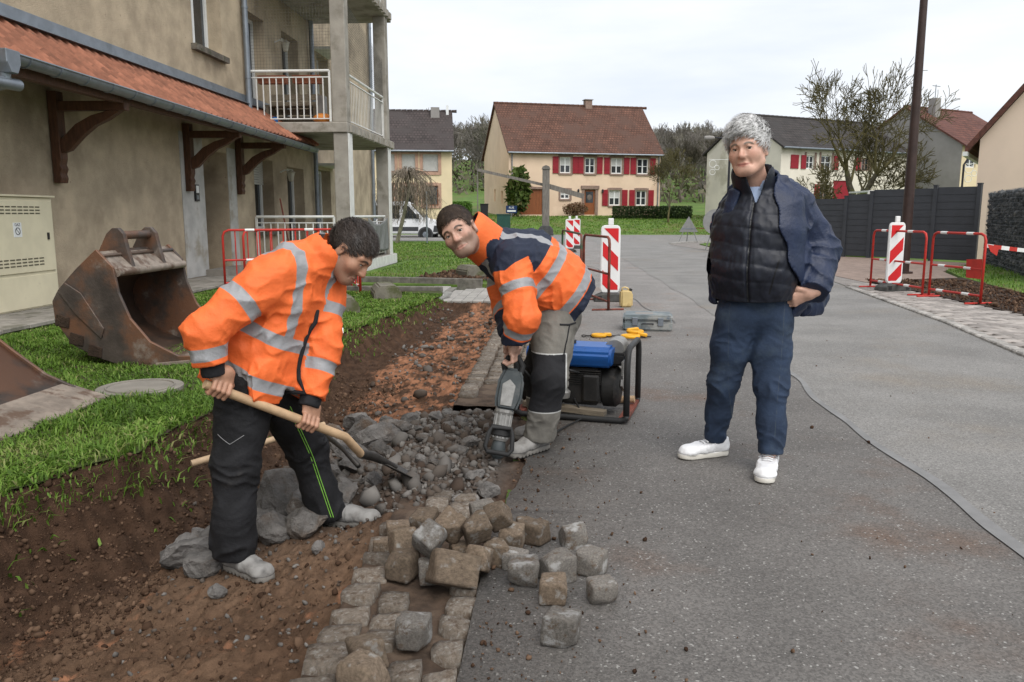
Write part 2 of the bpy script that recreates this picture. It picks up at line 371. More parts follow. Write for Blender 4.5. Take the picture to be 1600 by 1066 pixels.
tan = np.clip(sstep(tt, 1.2, 1.8)*(1-sstep(fy, 3.1, 3.6))*(.55+.7*fbm(P3, 3, 4, 90)), 0, 1)
M_soil = mat('trench_soil', (.066,.038,.024), .95, .35, 12, .9, 130, bdist=.012, detail=8, spec=.12,
             attr=[('tan', (.185,.115,.072), None, 0, 30), ('clay', (.33,.155,.085), None, 0, 14), ('grey', (.15,.135,.12), None, 0, 40)])
struct(np_mesh('trench', np.stack([fx, fy, TZ], -1), Q, M_soil, smooth=True, attrs={'clay': clay, 'grey': grey, 'tan': tan}))

# ---- lawn beside the trench
ly = np.concatenate([np.arange(-2, 1, .5), np.arange(1, 11.8, .06)]); lx = np.linspace(0, 1, 40)**.6
LX = -5.33+(edge(ly)+5.33)[:, None]*lx[None]; LY = np.repeat(ly[:, None], len(lx), 1)
LZ = lawnz(LX.ravel(), LY.ravel()); LZ = LZ+.02*fbm(np.stack([LX.ravel(), LY.ravel(), 0*LZ], -1), 6, 3, 14)*1
idx = np.arange(LX.size).reshape(LX.shape); Q = np.stack([idx[:-1,:-1], idx[:-1,1:], idx[1:,1:], idx[1:,:-1]], -1).reshape(-1, 4)
M_turf = mat('turf_soil', (.06,.075,.02), .95, .3, 10, .7, 90, col2=(.045,.03,.018), s2=5, t2=(.5, .6))
struct(np_mesh('lawn', np.stack([LX.ravel(), LY.ravel(), LZ], -1), Q, M_turf, smooth=True))
M_dirt = mat('bed_soil', (.042,.026,.017), .95, .35, 14, .9, 90, bdist=.015)
# far lawn beyond the path
def flz(X, Y): return .10-.006*(np.asarray(Y)-14)
fl = np.array([(-4.1,14.4),(-1.2,13.6),(-.62,16),(-.34,22),(-.34,30),(-.5,36),(-2.8,38.6),(-20,39.2),(-20,27.2),(-6,27.2),(-6,21),(-4.1,21)])
def poly_sheet(name, pts, zf, m, thick=.2):
    b = B(); n = len(pts)
    V = [(x, y, float(zf(x, y))) for x, y in pts]+[(x, y, float(zf(x, y))-thick) for x, y in pts]
    b.add(V, [tuple(range(n))]+[(i, n+i, n+(i+1) % n, (i+1) % n) for i in range(n)])
    return b.build(name, m, keep=True)
def tri_sheet(name, pts, zf, m, thick=.2):
    o = poly_sheet(name, pts, zf, m, thick)
    bm = bmesh.new(); bm.from_mesh(o.data); bmesh.ops.triangulate(bm, faces=[f for f in bm.faces if len(f.verts) > 4]); bm.to_mesh(o.data); bm.free(); return o
struct(tri_sheet('far_lawn', fl, flz, M_meadow))
struct(tri_sheet('soil_patch', [(-2.75,14.9),(-1.5,14.0),(-1.2,14.6),(-1.15,16.6),(-1.9,17.6),(-2.4,16.4)], lambda x, y: flz(x, y)+.02, M_dirt, .1))
# right-hand side: pavement, soil bed, lawn, brick drive
py_ = np.arange(-4, 37.5, .5)
M_pave = mat('paver_far', (.27,.245,.225), .85, .15, 3, .25, 60, brick=(9.0, .9, .45, .03, (.45,.43,.40)))
struct(strip('pavement_right', py_, kerbx(py_)+.001, np.maximum(np.interp(py_, [0, 10.3, 15.8, 20, 30], [5.9, 5.85, 5.75, 7.2, 8.5]), kerbx(py_)+.3), .012, M_pave, 2))
struct(tri_sheet('lawn_strip', [(-5.2,11.7),(-1.72,11.7),(-1.8,12.1),(-5.2,12.3)], lambda x, y: .125, M_turf, .2))
struct(tri_sheet('lawn_strip', [(-4.1,13.62),(-1.75,13.62),(-2.6,13.85),(-4.1,14.1)], lambda x, y: .09, M_meadow, .2))
struct(tri_sheet('soil_bed', [(5.86,4),(5.86,10.3),(5.78,15.2),(6.3,15.9),(7.9,16.2),(7.3,13),(6.8,9),(6.7,4)], lambda x, y: .04+.02*math.sin(x*9+y*7), M_dirt, .1))
struct(tri_sheet('lawn_right', [(6.7,4),(6.8,9),(7.3,13),(7.9,16.2),(8.6,18.4),(10.9,21.4),(14,14),(13,4)], lambda x, y: .055, M_meadow, .1))
M_drive = mat('drive_brick', (.30,.225,.185), .85, .15, 4, .2, 60, brick=(8.0, .9, .45, .03, (.6,.58,.55)))
struct(tri_sheet('brick_drive', [(5.75,15.4),(6.3,15.95),(7.9,16.25),(8.55,18.45),(10.75,21.6),(9.3,24.0),(7.5,26),(6.2,28),(5.5,28)], lambda x, y: .02, M_drive, .1))
struct(tri_sheet('verge', [(5.75,28.2),(7.6,26.2),(9.5,25.2),(30,40),(9,38.4),(7.2,36.8),(5.9,34.5)], lambda x, y: .05, M_meadow, .1))
# pavers near the camera, laid one by one
M_pav1 = mat('paver', (.30,.27,.245), .85, .2, 8, .4, 90, rnd=.28)
pv = B().box(-.098,.098,-.063,.063,-.03,.014); me0 = None; k = 0
pr = bpy.data.objects['pavement_right']
for r_ in range(60):
    y0 = 7.2+r_*.13
    x = kerbx(y0)+.14+(r_ % 2)*.1
    while x < min(5.78, .60*y0+.25):
        if k < 292:
            if me0 is None: o = pv.build('paver', M_pav1, bevel=.006, keep=True); me0 = o.data
            else: o = bpy.data.objects.new('paver', me0); C.objects.link(o)
            o.parent = pr; o.location = (x, y0, .016+random.uniform(-.003,.003)); o.rotation_euler = (random.uniform(-.012,.012), random.uniform(-.012,.012), .16+random.uniform(-.01,.01)); k += 1
        x += .202
# granite gutter setts along that kerb
M_gran = mat('granite_pale', (.33,.31,.285), .85, .25, 12, .5, 80, rnd=.25)
gs = B().box(-.06,.06,-.075,.075,-.05,.02).build('sett', M_gran, keep=True, bevel=.012); gs.parent = pr
yy = 7.0; first = True
while yy < 14.5:
    for c_ in (0,):
        o = gs if first else bpy.data.objects.new('sett', gs.data)
        if not first: C.objects.link(o); o.parent = pr
        first = False
        o.location = (kerbx(yy)+.0, yy, .012+random.uniform(-.004,.004)); o.rotation_euler = (0, 0, random.uniform(-.05,.05)-.15)
    yy += .158
# ---- path from the terrace to the road, kerbs
M_slab = mat('path_slab', (.33,.315,.29), .9, .15, 5, .3, 70, rnd=.1)
path = struct(B().box(-6.1, -1.75, 12.35, 13.6, -.1, .045).build('path', mat('path_joint', (.20,.19,.17), .95, .2, 9, .3, 50)))
pm = None
for i in range(14):
    for j in range(4):
        o = B().box(-.148,.148,-.148,.148,-.02,.02).build('slab', M_slab, keep=True, bevel=.005) if pm is None else bpy.data.objects.new('slab', pm)
        if pm is None: pm = o.data
        else: C.objects.link(o)
        o.parent = path; o.location = (-5.95+i*.304-path.location.x, 12.52+j*.304-path.location.y, .145-.0+random.uniform(-.002,.002))
ramp_ = struct(tri_sheet('entrance_ramp', [(-1.74,11.55),(-.28,11.55),(-.28,14.2),(-1.3,14.2),(-1.74,13.0)], lambda x, y: .02, M_pave, .25))
rm = None
for i in range(11):
    for j in range(9):
        x, y = -1.66+j*.158+(i % 2)*.0, 11.66+i*.235
        if x < -1.7+max(0, (y-13)*.37): continue
        o = B().box(-.075,.075,-.114,.114,-.02,.012).build('paver', M_slab, keep=True, bevel=.005) if rm is None else bpy.data.objects.new('paver', rm)
        if rm is None: rm = o.data
        else: C.objects.link(o)
        o.parent = ramp_; o.location = (x, y, .025+random.uniform(-.002,.002))
for a, b2 in [((-4.1,14.15),(-2.6,13.9)), ((-2.6,13.9),(-1.32,13.62)), ((-4.6,12.2),(-3.1,12.15)), ((-3.1,12.15),(-1.78,12.1))]:
    struct(B().bar((*a,.08), (*b2,.08), .09, .22).build('kerb_stone', mat('kerb_dark', (.15,.14,.12), .9, .3, 9, .4, 60) if 'kerb_dark' not in MATS else MATS['kerb_dark'], bevel=.01))
struct(B().add([(-1.78,11.55,.02),(-1.74,11.5,.1),(-1.6,12.0,.12),(-1.68,12.05,.02),(-1.9,12.1,.03),(-1.86,12.16,.12)], [(0,1,2,3),(3,2,5,4)]).build('kerb_flashing', mat('pale_edge', (.6,.6,.58), .6, .1)))
# pavement in front of the building
M_conc = mat('concrete', (.235,.215,.185), .9, .18, 3, .35, 50, col2=(.16,.145,.12), s2=1.4, t2=(.5, .7))
pvm = struct(B().box(-6.4, -5.36, -2, 16, -.1, .20).build('pavement', mat('pavement_joint', (.12,.11,.09), .95, .2)))
M_flag = mat('flag', (.255,.235,.205), .9, .2, 5, .35, 60, rnd=.14, col2=(.15,.14,.11), s2=3)
fm = None
for i in range(44):
    for j in range(3):
        o = B().box(-.163,.163,-.196,.196,-.03,.012).build('flagstone', M_flag, keep=True, bevel=.006) if fm is None else bpy.data.objects.new('flagstone', fm)
        if fm is None: fm = o.data
        else: C.objects.link(o)
        o.parent = pvm; o.location = (-6.02+j*.332-pvm.location.x, -1.5+i*.4-pvm.location.y, .30+random.uniform(-.003,.003))
for i in range(18):
    y0 = -2+i*1.0
    struct(B().box(-5.355, -5.24, y0+.004, y0+.996, -.1, .205+random.uniform(-.006,.006)).build('kerb_stone', M_conc, bevel=.014))

# ---- setts: four worn granite shapes
def sett_mesh(seed, sub=1, cuts=8):
    rr = random.Random(seed); bm = bmesh.new(); bmesh.ops.create_cube(bm, size=1)
    bmesh.ops.subdivide_edges(bm, edges=bm.edges[:], cuts=cuts, use_grid_fill=True)
    P = np.array([v.co[:] for v in bm.verts])*2; k = rr.uniform(11, 24); P = P/((np.abs(P)**k).sum(1)**(1/k))[:, None]
    cj = np.array([[rr.uniform(-.13,.13) for _ in range(3)] for _ in range(8)]); Wt = np.stack([((1+sx*P[:,0])*(1+sy*P[:,1])*(1+sz*P[:,2]))/8 for sx in (-1,1) for sy in (-1,1) for sz in (-1,1)], 1)
    P = P+Wt@cj; n_ = P/np.linalg.norm(P, axis=1)[:, None]
    P = P+n_*(fbm(P+seed*3.1, 1.1, 3, seed)*.10+fbm(P+seed, 4.5, 3, seed+4)*.045)[:, None]
    for _c in range(rr.choice([1, 2, 3])):
        nn_ = np.array([rr.uniform(-1,1), rr.uniform(-1,1), rr.uniform(-.6,1)]); nn_ /= np.linalg.norm(nn_); q = P@nn_; cut = rr.uniform(.90, 1.2); P = P-nn_*np.maximum(0, q-cut)[:, None]*.9
    for v, p in zip(bm.verts, P*.5): v.co = p
    me = bpy.data.meshes.new('sett'); bm.to_mesh(me); bm.free(); me.shade_smooth(); return me
M_sett = mat('sett_granite', (.20,.15,.105), .88, .3, 9, .7, 45, bdist=.02, col2=(.33,.31,.28), s2=2.2, t2=(.56, .68), rnd=.22, col3=(.10,.072,.05), s3=6, t3=(.55, .7), detail=8)
M_sett2 = mat('sett_grey', (.225,.205,.18), .88, .3, 14, .7, 45, bdist=.02, col2=(.44,.43,.41), s2=1.3, t2=(.54, .64), rnd=.2, col3=(.16,.115,.08), s3=3, t3=(.52, .66), detail=8)
M_settin = mat('sett_laid', (.175,.145,.115), .9, .25, 10, .6, 60, bdist=.015, rnd=.25, col2=(.29,.27,.24), s2=7, t2=(.5, .7), col3=(.095,.065,.043), s3=4, t3=(.48, .66), detail=8)
laid = [sett_mesh(40+i, 1, 3) for i in range(6)]
for me in laid: me.materials.append(M_settin)
M_bed = mat('sett_bed', (.075,.05,.034), .95, .35, 16, .8, 110, col2=(.12,.085,.06), s2=5)
bx_ = np.linspace(-.745, -.272, 24)
def bed(name, y0, y1, st):
    yb = np.arange(y0, y1, st); BX, BY = np.meshgrid(bx_, yb); P = np.stack([BX.ravel(), BY.ravel(), 0*BX.ravel()], -1)
    z = -.024+.012*fbm(P, 12, 4, 5); z[np.isclose(BX.ravel(), -.745)] = -.2; z[np.isclose(BX.ravel(), -.272)] = -.05
    P[:, 2] = z; ii = np.arange(BX.size).reshape(BX.shape)
    return struct(np_mesh(name, P, np.stack([ii[:-1,:-1], ii[:-1,1:], ii[1:,1:], ii[1:,:-1]], -1).reshape(-1, 4), M_bed, smooth=True))
bed1 = bed('sett_strip', 1.2, 3.55, .02); bed2 = bed('sett_strip', 5.35, 11.5, .06)
def lay(parent, y0, y1, cols, skip):
    for c_, (xc, wd) in enumerate(cols):
        y = y0+random.uniform(0, .08)
        while y < y1:
            ln = random.uniform(.105, .155)
            if not skip(c_, y+ln/2):
                o = bpy.data.objects.new('sett', random.choice(laid)); C.objects.link(o); o.parent = parent
                o.scale = (wd*.93, ln*.93, .13); o.location = (xc+random.uniform(-.005,.005), y+ln/2, -.062+random.uniform(-.006,.006))
                o.rotation_euler = (random.uniform(-.05,.05), random.uniform(-.06,.06), random.uniform(-.06,.06))
            y += ln+random.uniform(.006,.014)
cols = [(-.675,.135), (-.545,.115), (-.43,.11), (-.325,.105)]
lay(bed1, 1.3, 3.5, cols, lambda c_, y: (c_ in (1, 2) and 2.40 < y < 3.3 and not (c_ == 1 and y < 2.5)) or (c_ == 2 and 2.2 < y < 2.45) or (c_ == 3 and 2.85 < y) or (c_ == 0 and y > 3.25) or (c_ == 1 and y < 2.22))
lay(bed2, 5.45, 11.3, [(-.66,.15), (-.52,.12), (-.40,.115), (-.31,.07)], lambda c_, y: (c_ in (1, 2, 3) and y < 6.1) or (c_ == 0 and y < 5.6))
# loose setts: pulled up, heaped on the strip and strewn over the asphalt   (x, y, z of base, size, grey?)
S = [(-.227,2.90,.14,.115,0,'tilted brown granite sett on the far tip of the loose heap'), (-.12,3.04,.0,.11,0,'brown sett at the far right corner of the loose heap'),
 (-.175,2.90,.03,.125,0,'big brown sett on the right shoulder of the loose heap'), (-.085,3.0,0,.12,0,'brown cube sett on asphalt touching the right end of heap'),
 (-.29,3.0,.11,.115,1,'dark grey sett leaning on top of the heap'), (-.302,2.82,.11,.12,0,'dark brown sett in the top row of the heap beside the grey one'),
 (-.40,2.84,.115,.125,0,'flat brown sett in the middle of the heap top row'), (-.50,2.87,.11,.12,0,'brown sett at the left of the heap top row'),
 (-.455,2.70,.115,.125,1,'pale topped sett tipped corner forward on the heap'), (-.575,2.80,.05,.12,0,'brown sett on the left flank of the heap'),
 (-.555,2.69,-.01,.125,0,'brown cube sett at the lower left front of the heap'), (-.445,2.655,-.01,.105,1,'small pale topped sett at the front foot of the heap'),
 (-.36,2.61,.0,.15,0,'largest brown sett lying long across the heap front'), (-.275,2.69,.03,.115,0,'brown sett wedged behind the largest sett of the heap'),
 (-.215,2.80,0,.12,0,'brown sett standing low at the right front of the heap'), (-.36,2.83,.0,.10,0,'brown sett half buried inside the heap'),
 (-.645,3.05,-.03,.11,0,'earthy sett at the left rear of the heap by the trench'), (-.665,2.93,-.04,.10,0,'small earthy sett left of the heap on the kerb row'),
 (-.15,2.76,0,.105,1,'white topped sett standing just behind a mottled sett'), (-.118,2.64,0,.125,1,'mottled white and brown sett right of the heap'),
 (.0,2.68,0,.135,1,'broad notched sett in the middle of the strewn group'), (-.012,2.52,0,.12,0,'warm brown cube sett in front of the notched one'),
 (.068,2.98,0,.125,1,'light grey sett farthest back of the strewn group'), (.124,2.74,0,.125,1,'grey and brown sett second from the right of the strewn group'),
 (.152,2.53,0,.11,1,'rightmost sett of the strewn group on the asphalt'), (.014,2.26,0,.13,1,'lone broken topped sett on asphalt nearest the camera'),
 (-.43,2.23,-.005,.125,1,'lone white topped sett sitting on the laid kerb rows'), (-.535,2.07,.01,.125,0,'loosened brown sett tilted up at the end of the kerb rows'),
 (-.515,1.945,.01,.135,0,'loosened flat sett at the bottom edge of the kerb rows')]
for i, (x, y, z, s, gr, lb) in enumerate(S):
    s *= .76; z = z*.70 if z > .02 else z
    rr = random.Random(100+i); me = sett_mesh(200+i); me.materials.append(M_sett2 if gr else M_sett)
    o = bpy.data.objects.new('loose_sett', me); C.objects.link(o); d = (s*rr.uniform(.95,1.1), s*rr.uniform(.9,1.05), s*rr.uniform(.85,1.0)); o.scale = d
    heap = 2 <= i+1 and z > .02
    rx, ry2 = (rr.uniform(-.5,.5), rr.uniform(-.5,.5)) if z > .02 else (rr.uniform(-.05,.05), rr.uniform(-.05,.05))
    if i in (0,): rx, ry2 = .5, -.5
    if i == 8: rx, ry2 = .55, .5
    if i == 12: rx, ry2 = -.5, .35; o.scale = (.17, .12, .12)
    if i == 27: rx = -.25
    o.rotation_euler = (rx, ry2, rr.uniform(-.6,.6)); tilt = 1+.25*(abs(rx)+abs(ry2))
    o.location = (x, y, z+d[2]*.47*tilt); tag(o, lb, 'paving stone', 'granite setts pulled from the kerb')
# ---- broken concrete chunks
M_chunk = mat('broken_concrete', (.155,.145,.135), .95, .35, 9, .9, 35, bdist=.03, rnd=.25, col2=(.12,.082,.055), s2=3.5, t2=(.5, .64), col3=(.25,.24,.225), s3=14, t3=(.56, .7), detail=9)
CH = [(-1.10,4.68,.232), (-1.383,5.3,.173), (-1.264,4.99,.179), (-1.528,5.055,.174), (-1.42,5.02,.15), (-.979,4.864,.09), (-.767,4.923,.107), (-.849,4.708,.075), (-.773,4.441,.085), (-.404,3.77,.10), (-.32,3.58,.11),
 (-1.63,3.28,.20), (-1.47,3.10,.16), (-1.27,3.36,.17), (-1.476,3.926,.17), (-1.312,3.63,.25), (-1.10,3.36,.17), (-1.19,3.52,.16), (-1.6,4.047,.11), (-1.509,3.70,.12), (-1.38,3.42,.10), (-1.06,3.70,.11), (-.93,3.78,.10), (-1.258,5.12,.11), (-1.209,5.37,.1), (-.983,5.104,.095),
 (-.72,5.06,.085), (-.606,4.819,.09), (-.491,4.327,.095), (-.568,3.967,.085), (-.53,4.2,.075), (-.62,3.94,.09), (-.716,4.045,.07), (-.874,3.983,.065), (-.379,3.47,.08), (-.457,3.51,.07), (-1.454,4.414,.16), (-1.40,4.57,.14), (-1.303,4.70,.155), (-1.40,4.08,.14), (-1.317,2.85,.06), (-.99,3.10,.06), (-.933,4.259,.08), (-.693,4.459,.075), (-.987,5.369,.075),
 (-1.20,3.95,.16), (-1.10,4.10,.13), (-1.31,4.22,.15), (-1.02,4.40,.12), (-1.55,3.45,.17), (-1.42,3.52,.15), (-1.02,3.60,.15), (-1.58,3.86,.14), (-1.24,3.80,.19), (-1.72,3.42,.13), (-1.16,4.36,.17), (-1.52,4.70,.15), (-1.06,4.92,.13), (-1.75,3.62,.11)]
for i, (x, y, s) in enumerate(CH):
    s *= 1.18 if x < -.9 else 1.0
    rr = random.Random(500+i); me = rock((s*.62, s*.55, s*.47), 500+i)
    bm = bmesh.new(); bm.from_mesh(me); bmesh.ops.subdivide_edges(bm, edges=bm.edges[:], cuts=1 if s < .11 else 2, use_grid_fill=True)
    P = np.array([v.co[:] for v in bm.verts]); dn = fbm(P/s+i*5, 3, 4, i)*.075*s+fbm(P/s+i, 11, 2, i)*.03*s
    for v, d in zip(bm.verts, dn): v.co += v.co.normalized()*d
    bm.to_mesh(me); bm.free(); me.materials.append(M_chunk)
    o = bpy.data.objects.new('concrete_chunk', me); C.objects.link(o); z = float(trenchz([x], [y])[0])
    o.location = (x, y, z+s*.24); o.rotation_euler = (rr.uniform(-.4,.4), rr.uniform(-.4,.4), rr.uniform(0, 6))
    o['_i'] = i
CK = [o for o in C.objects if o.name.startswith('concrete_chunk')]
def zone(o):
    x, y = o.location.x, o.location.y
    if y < 4.2 and x < -.9: return ('front row of rubble at left worker\'s feet' if y < 3.45 else 'middle rubble behind left worker\'s legs' if y < 3.8 else 'rear rubble behind left worker\'s legs')
    if x < -.9: return ('rubble just beyond the shovel handle' if y < 4.75 else 'far edge of the rubble by the orange clay')
    if x > -.65: return ('crumbled kerb bed below the breaker chisel' if y < 3.9 else 'crumbled kerb bed left of the breaker')
    return 'strip of rubble between shovel and breaker'
ZN = {}
for o in CK: ZN.setdefault(zone(o), []).append(o)
ORD = ['leftmost', 'second from left', 'third from left', 'fourth from left', 'fifth from left', 'sixth from left', 'seventh from left', 'eighth from left', 'ninth from left', 'tenth from left']
for zn, L_ in ZN.items():
    L_.sort(key=lambda o: o.location.x/o.location.y)
    for k, o in enumerate(L_):
        nm_ = 'rightmost' if k == len(L_)-1 and k > 0 else ORD[k]; sz_ = 'big ' if CH[o['_i']][2] > .15 else 'small ' if CH[o['_i']][2] < .09 else ''
        tag(o, '%sgrey chunk, %s in %s' % (sz_, nm_, zn), 'rubble', 'chunks of broken concrete in the trench'); del o['_i']
# ---- gravel and clods (nobody could count them)
def scatter_rocks(name, pts, sizes, m, seed, variants=6):
    rr = np.random.default_rng(seed); Vs, Fs, Ts = [], [], []; n0 = 0
    var = []
    for k in range(variants):
        bm = bmesh.new(); bmesh.ops.create_icosphere(bm, subdivisions=1, radius=1)
        r2 = random.Random(seed*31+k); pl = [(Vector((r2.gauss(0,1), r2.gauss(0,1), r2.gauss(0,1))).normalized(), r2.uniform(.4,.8)) for _ in range(7)]
        for v in bm.verts:
            for n, d in pl:
                q = v.co.dot(n)
                if q > d: v.co -= n*(q-d)
        bm.verts.index_update(); var.append((np.array([v.co[:] for v in bm.verts]), np.array([[v.index for v in f.verts] for f in bm.faces]))); bm.free()
    pts = np.asarray(pts, float); sizes = np.asarray(sizes, float); vi = rr.integers(variants, size=len(pts))
    for k in range(variants):
        V, F = var[k]; p = pts[vi == k]; s = sizes[vi == k]; n = len(p)
        if not n: continue
        q = rr.normal(0, 1, (n, 4)); q /= np.linalg.norm(q, axis=1)[:, None]; w_, x, y, z = q.T
        Rm = np.stack([1-2*(y*y+z*z), 2*(x*y-z*w_), 2*(x*z+y*w_), 2*(x*y+z*w_), 1-2*(x*x+z*z), 2*(y*z-x*w_), 2*(x*z-y*w_), 2*(y*z+x*w_), 1-2*(x*x+y*y)], -1).reshape(n, 3, 3)
        sc = s[:, None]*rr.uniform(.5, 1.4, (n, 3)); Vv = np.einsum('nij,nvj->nvi', Rm, V[None]*sc[:, None, :])+p[:, None, :]
        Vs.append(Vv.reshape(-1, 3)); Fs.append((F[None]+(np.arange(n)*len(V))[:, None, None]).reshape(-1, 3)+n0); n0 += n*len(V); Ts.append(np.repeat(rr.random(n), len(V)))
    return np_mesh(name, np.concatenate(Vs), np.concatenate(Fs), m, tint=np.concatenate(Ts))
M_grav = tinted('gravel', [(.055,.038,.028), (.085,.066,.052), (.105,.094,.084), (.135,.125,.114), (.20,.185,.168)], .9, 0)
M_clod = tinted('clods', [(.035,.020,.013), (.065,.038,.024), (.10,.062,.04), (.16,.10,.065)], .95, 0, .1)
def pick(n, f):
    out = []
    while sum(len(o) for o in out) < n:
        X = rng.uniform(-2.5, -.3, 4000); Y = rng.uniform(1.3, 11.2, 4000); Y = 1.3+(Y-1.3)**1.0
        k = rng.random(4000) < f(X, Y); out.append(np.stack([X[k], Y[k]], -1))
    return np.concatenate(out)[:n]
q = pick(4200, lambda X, Y: np.clip(np.exp(-((X+.58)/.25)**2)*((Y > 3.35) & (Y < 5.5))*1.0+.38*np.exp(-((X+1.1)/.45)**2-((Y-4.2)/.8)**2)+.05*((X > -1.7) & (X < -.75)), 0, 1))
sz = np.clip(rng.lognormal(-4.5, .62, len(q)), .004, .060); sz = np.where(q[:,1] < 3.4, np.minimum(sz, .012), sz)
stuff(scatter_rocks('gravel', np.stack([q[:,0], q[:,1], trenchz(q[:,0], q[:,1])+sz*.3], -1), sz, M_grav, 3), 'grey gravel and crumbled concrete strewn through the trench', 'gravel')
q = pick(18000, lambda X, Y: np.clip(.9*((X-edge(Y) > -.05) & (X-edge(Y) < .75))*(Y < 7)+.22*((Y < 3.4) & (X < -.8)), 0, 1)*np.clip(3.5/Y, 0, 1))
sz = np.clip(rng.lognormal(-5.35, .6, len(q)), .002, .028)
stuff(scatter_rocks('soil_clods', np.stack([q[:,0], q[:,1], trenchz(q[:,0], q[:,1])+sz*.25], -1), sz, M_clod, 4), 'dark crumbled soil clods along the trench bank', 'soil')
nq = 1500; qx = rng.uniform(-.2, 3.2, nq); qy = 1.6+rng.random(nq)**1.3*7; qx = np.where(rng.random(nq) < .8, -.24+np.abs(rng.normal(0, .28, nq)), qx)
sz = np.clip(rng.lognormal(-5.7, .5, nq), .0015, .012)
stuff(scatter_rocks('road_grit', np.stack([qx, qy, .003+sz*.4], -1), sz, M_clod, 5), 'scattered grit and crumbs of earth on the asphalt', 'grit')

# ---- grass
def blades(name, X, Y, Z, h, wd, m, seed, lean=.55, wide_leaf=.0):
    r = np.random.default_rng(seed); n = len(X); a = r.uniform(0, 6.283, n); b = a+1.57; hh = h*r.uniform(.55, 1.25, n); ww = wd*r.uniform(.7, 1.3, n)
    ln = lean*r.uniform(.1, 1.2, n)*hh
    base = np.stack([X, Y, Z], -1); sd_ = np.stack([np.cos(b), np.sin(b), 0*a], -1)*ww[:, None]/2; dr = np.stack([np.cos(a), np.sin(a), 0*a], -1)
    up = np.array([0, 0, 1.])
    mid = base+dr*(ln*.35)[:, None]+up*(hh*.62)[:, None]; tip = base+dr*ln[:, None]*1.25+up*(hh*np.clip(1-.25*ln/hh, .3, 1))[:, None]
    V = np.stack([base-sd_, base+sd_, mid-sd_*.8, mid+sd_*.8, tip], 1).reshape(-1, 3)
    i = np.arange(n)[:, None]*5; F = np.concatenate([i+[0,1,3], i+[0,3,2], i+[2,3,4]], 1).reshape(-1, 3)
    tn = fbm(np.stack([X, Y, 0*X], -1), .9, 3, seed)*.5+fbm(np.stack([X, Y, 0*X], -1), 4, 2, seed+1)*.25; t = np.repeat(np.clip(r.normal(.45, .2, n)+tn+(r.random(n) < .06)*.5, 0, 1), 5)
    return np_mesh(name, V, F, m, tint=t)
M_grass = tinted('grass_blades', [(.050,.095,.012), (.095,.18,.022), (.14,.255,.035), (.21,.32,.06), (.30,.30,.12)], .55, .3)
n = 150000; Y = 2.3+rng.random(n)**1.25*9.4; X = -5.2+rng.random(n)*(edge(Y)+.07+5.2)
P = np.stack([X, Y, 0*X], -1); de = edge(Y)-X; thin = fbm(P, 2.6, 3, 77)
mh = ((X+2.78)/.30)**2+((Y-5.06)/.26)**2 < 1
keep = (~mh) & (rng.random(n) < np.clip(.95-1.6*np.clip(thin-.12, 0, 1)*sstep(-de, -1.2, 0)-.15*(de < .05), .08, 1))
X, Y = X[keep], Y[keep]; Zg = lawnz(X, Y)-.01+np.minimum(0, trenchz(X, Y)-lawnz(X, Y))*(X > edge(Y))
hgt = .036+.024*sstep(fbm(np.stack([X, Y, 0*X], -1), 1.7, 2, 5), -.1, .4)+.012*(Y < 5)
stuff(blades('grass', X, Y, Zg, hgt, .0055+.0007*Y, M_grass, 5, 1.0), 'green grass of the lawn between trench and house wall', 'grass')
# broad weed leaves and tufts on the bank lip
n = 6000; Y = 2.4+rng.random(n)*8.9; X = edge(Y)+rng.normal(-.12, .12, n); P = np.stack([X, Y, 0*X], -1); k = fbm(P, 3.2, 3, 9) > -.02
X, Y = X[k], Y[k]; zt = np.where(X < edge(Y), lawnz(X, Y), trenchz(X, Y))
stuff(blades('weeds', X, Y, zt, .045, .013, M_grass, 6, 1.5), 'broad leaved weeds and loose grass tufts on the bank lip', 'weeds')
# trampled lumps of earth with dangling grass
# far lawns
n = 42000; Y = 14+rng.random(n)**1.4*24; X = -12+rng.random(n)*11.5
inl = (X < np.interp(Y, [13.6,16,22,30,36,38.6], [-1.2,-.75,-.5,-.5,-.9,-2.8])) & (X > np.where(Y < 21, -3.9, np.where(Y < 27.2, -5.9, -14))) & ~((X > -2.6) & (X < -1.2) & (Y < 16.8) & (Y > 14.2))
X, Y = X[inl], Y[inl]; a = blades('grass', X, Y, flz(X, Y)-.01, .06, .012+.0012*(Y-14), M_grass, 7, .7); stuff(a, 'green lawn grass beyond the path below the weeping tree', 'grass')
n = 9000; Y = 10+rng.random(n)*10; X = 6.6+rng.random(n)*5; k = (X > np.interp(Y, [9,13,16.2,18.4,21.4], [6.8,7.3,7.9,8.6,10.9])) & (X < 13)
X, Y = X[k], Y[k]; stuff(blades('grass', X, Y, X*0+.045, .07, .016, M_grass, 8, .7), 'grass patch in front of the stone filled gabion wall', 'grass')
n = 24000; Y = 51.8+rng.random(n)*14; X = -25+rng.random(n)*45; stuff(blades('grass', X, Y, terrain(X, Y), .09, .06, M_grass, 9, .7), 'bright lawn grass in front of the red shuttered house', 'grass')
n = 4200; Y = 26+rng.random(n)*10; X = 5.7+rng.random(n)*14; k = (X > np.interp(Y, [26,28.2,34.5,36.8], [7.7,5.8,6,7.3])) & (X < 9+(Y-25)*1.2)
X, Y = X[k], Y[k]; stuff(blades('grass', X, Y, X*0+.04, .08, .03, M_grass, 10, .7), 'grass verge along the grey fence', 'grass')

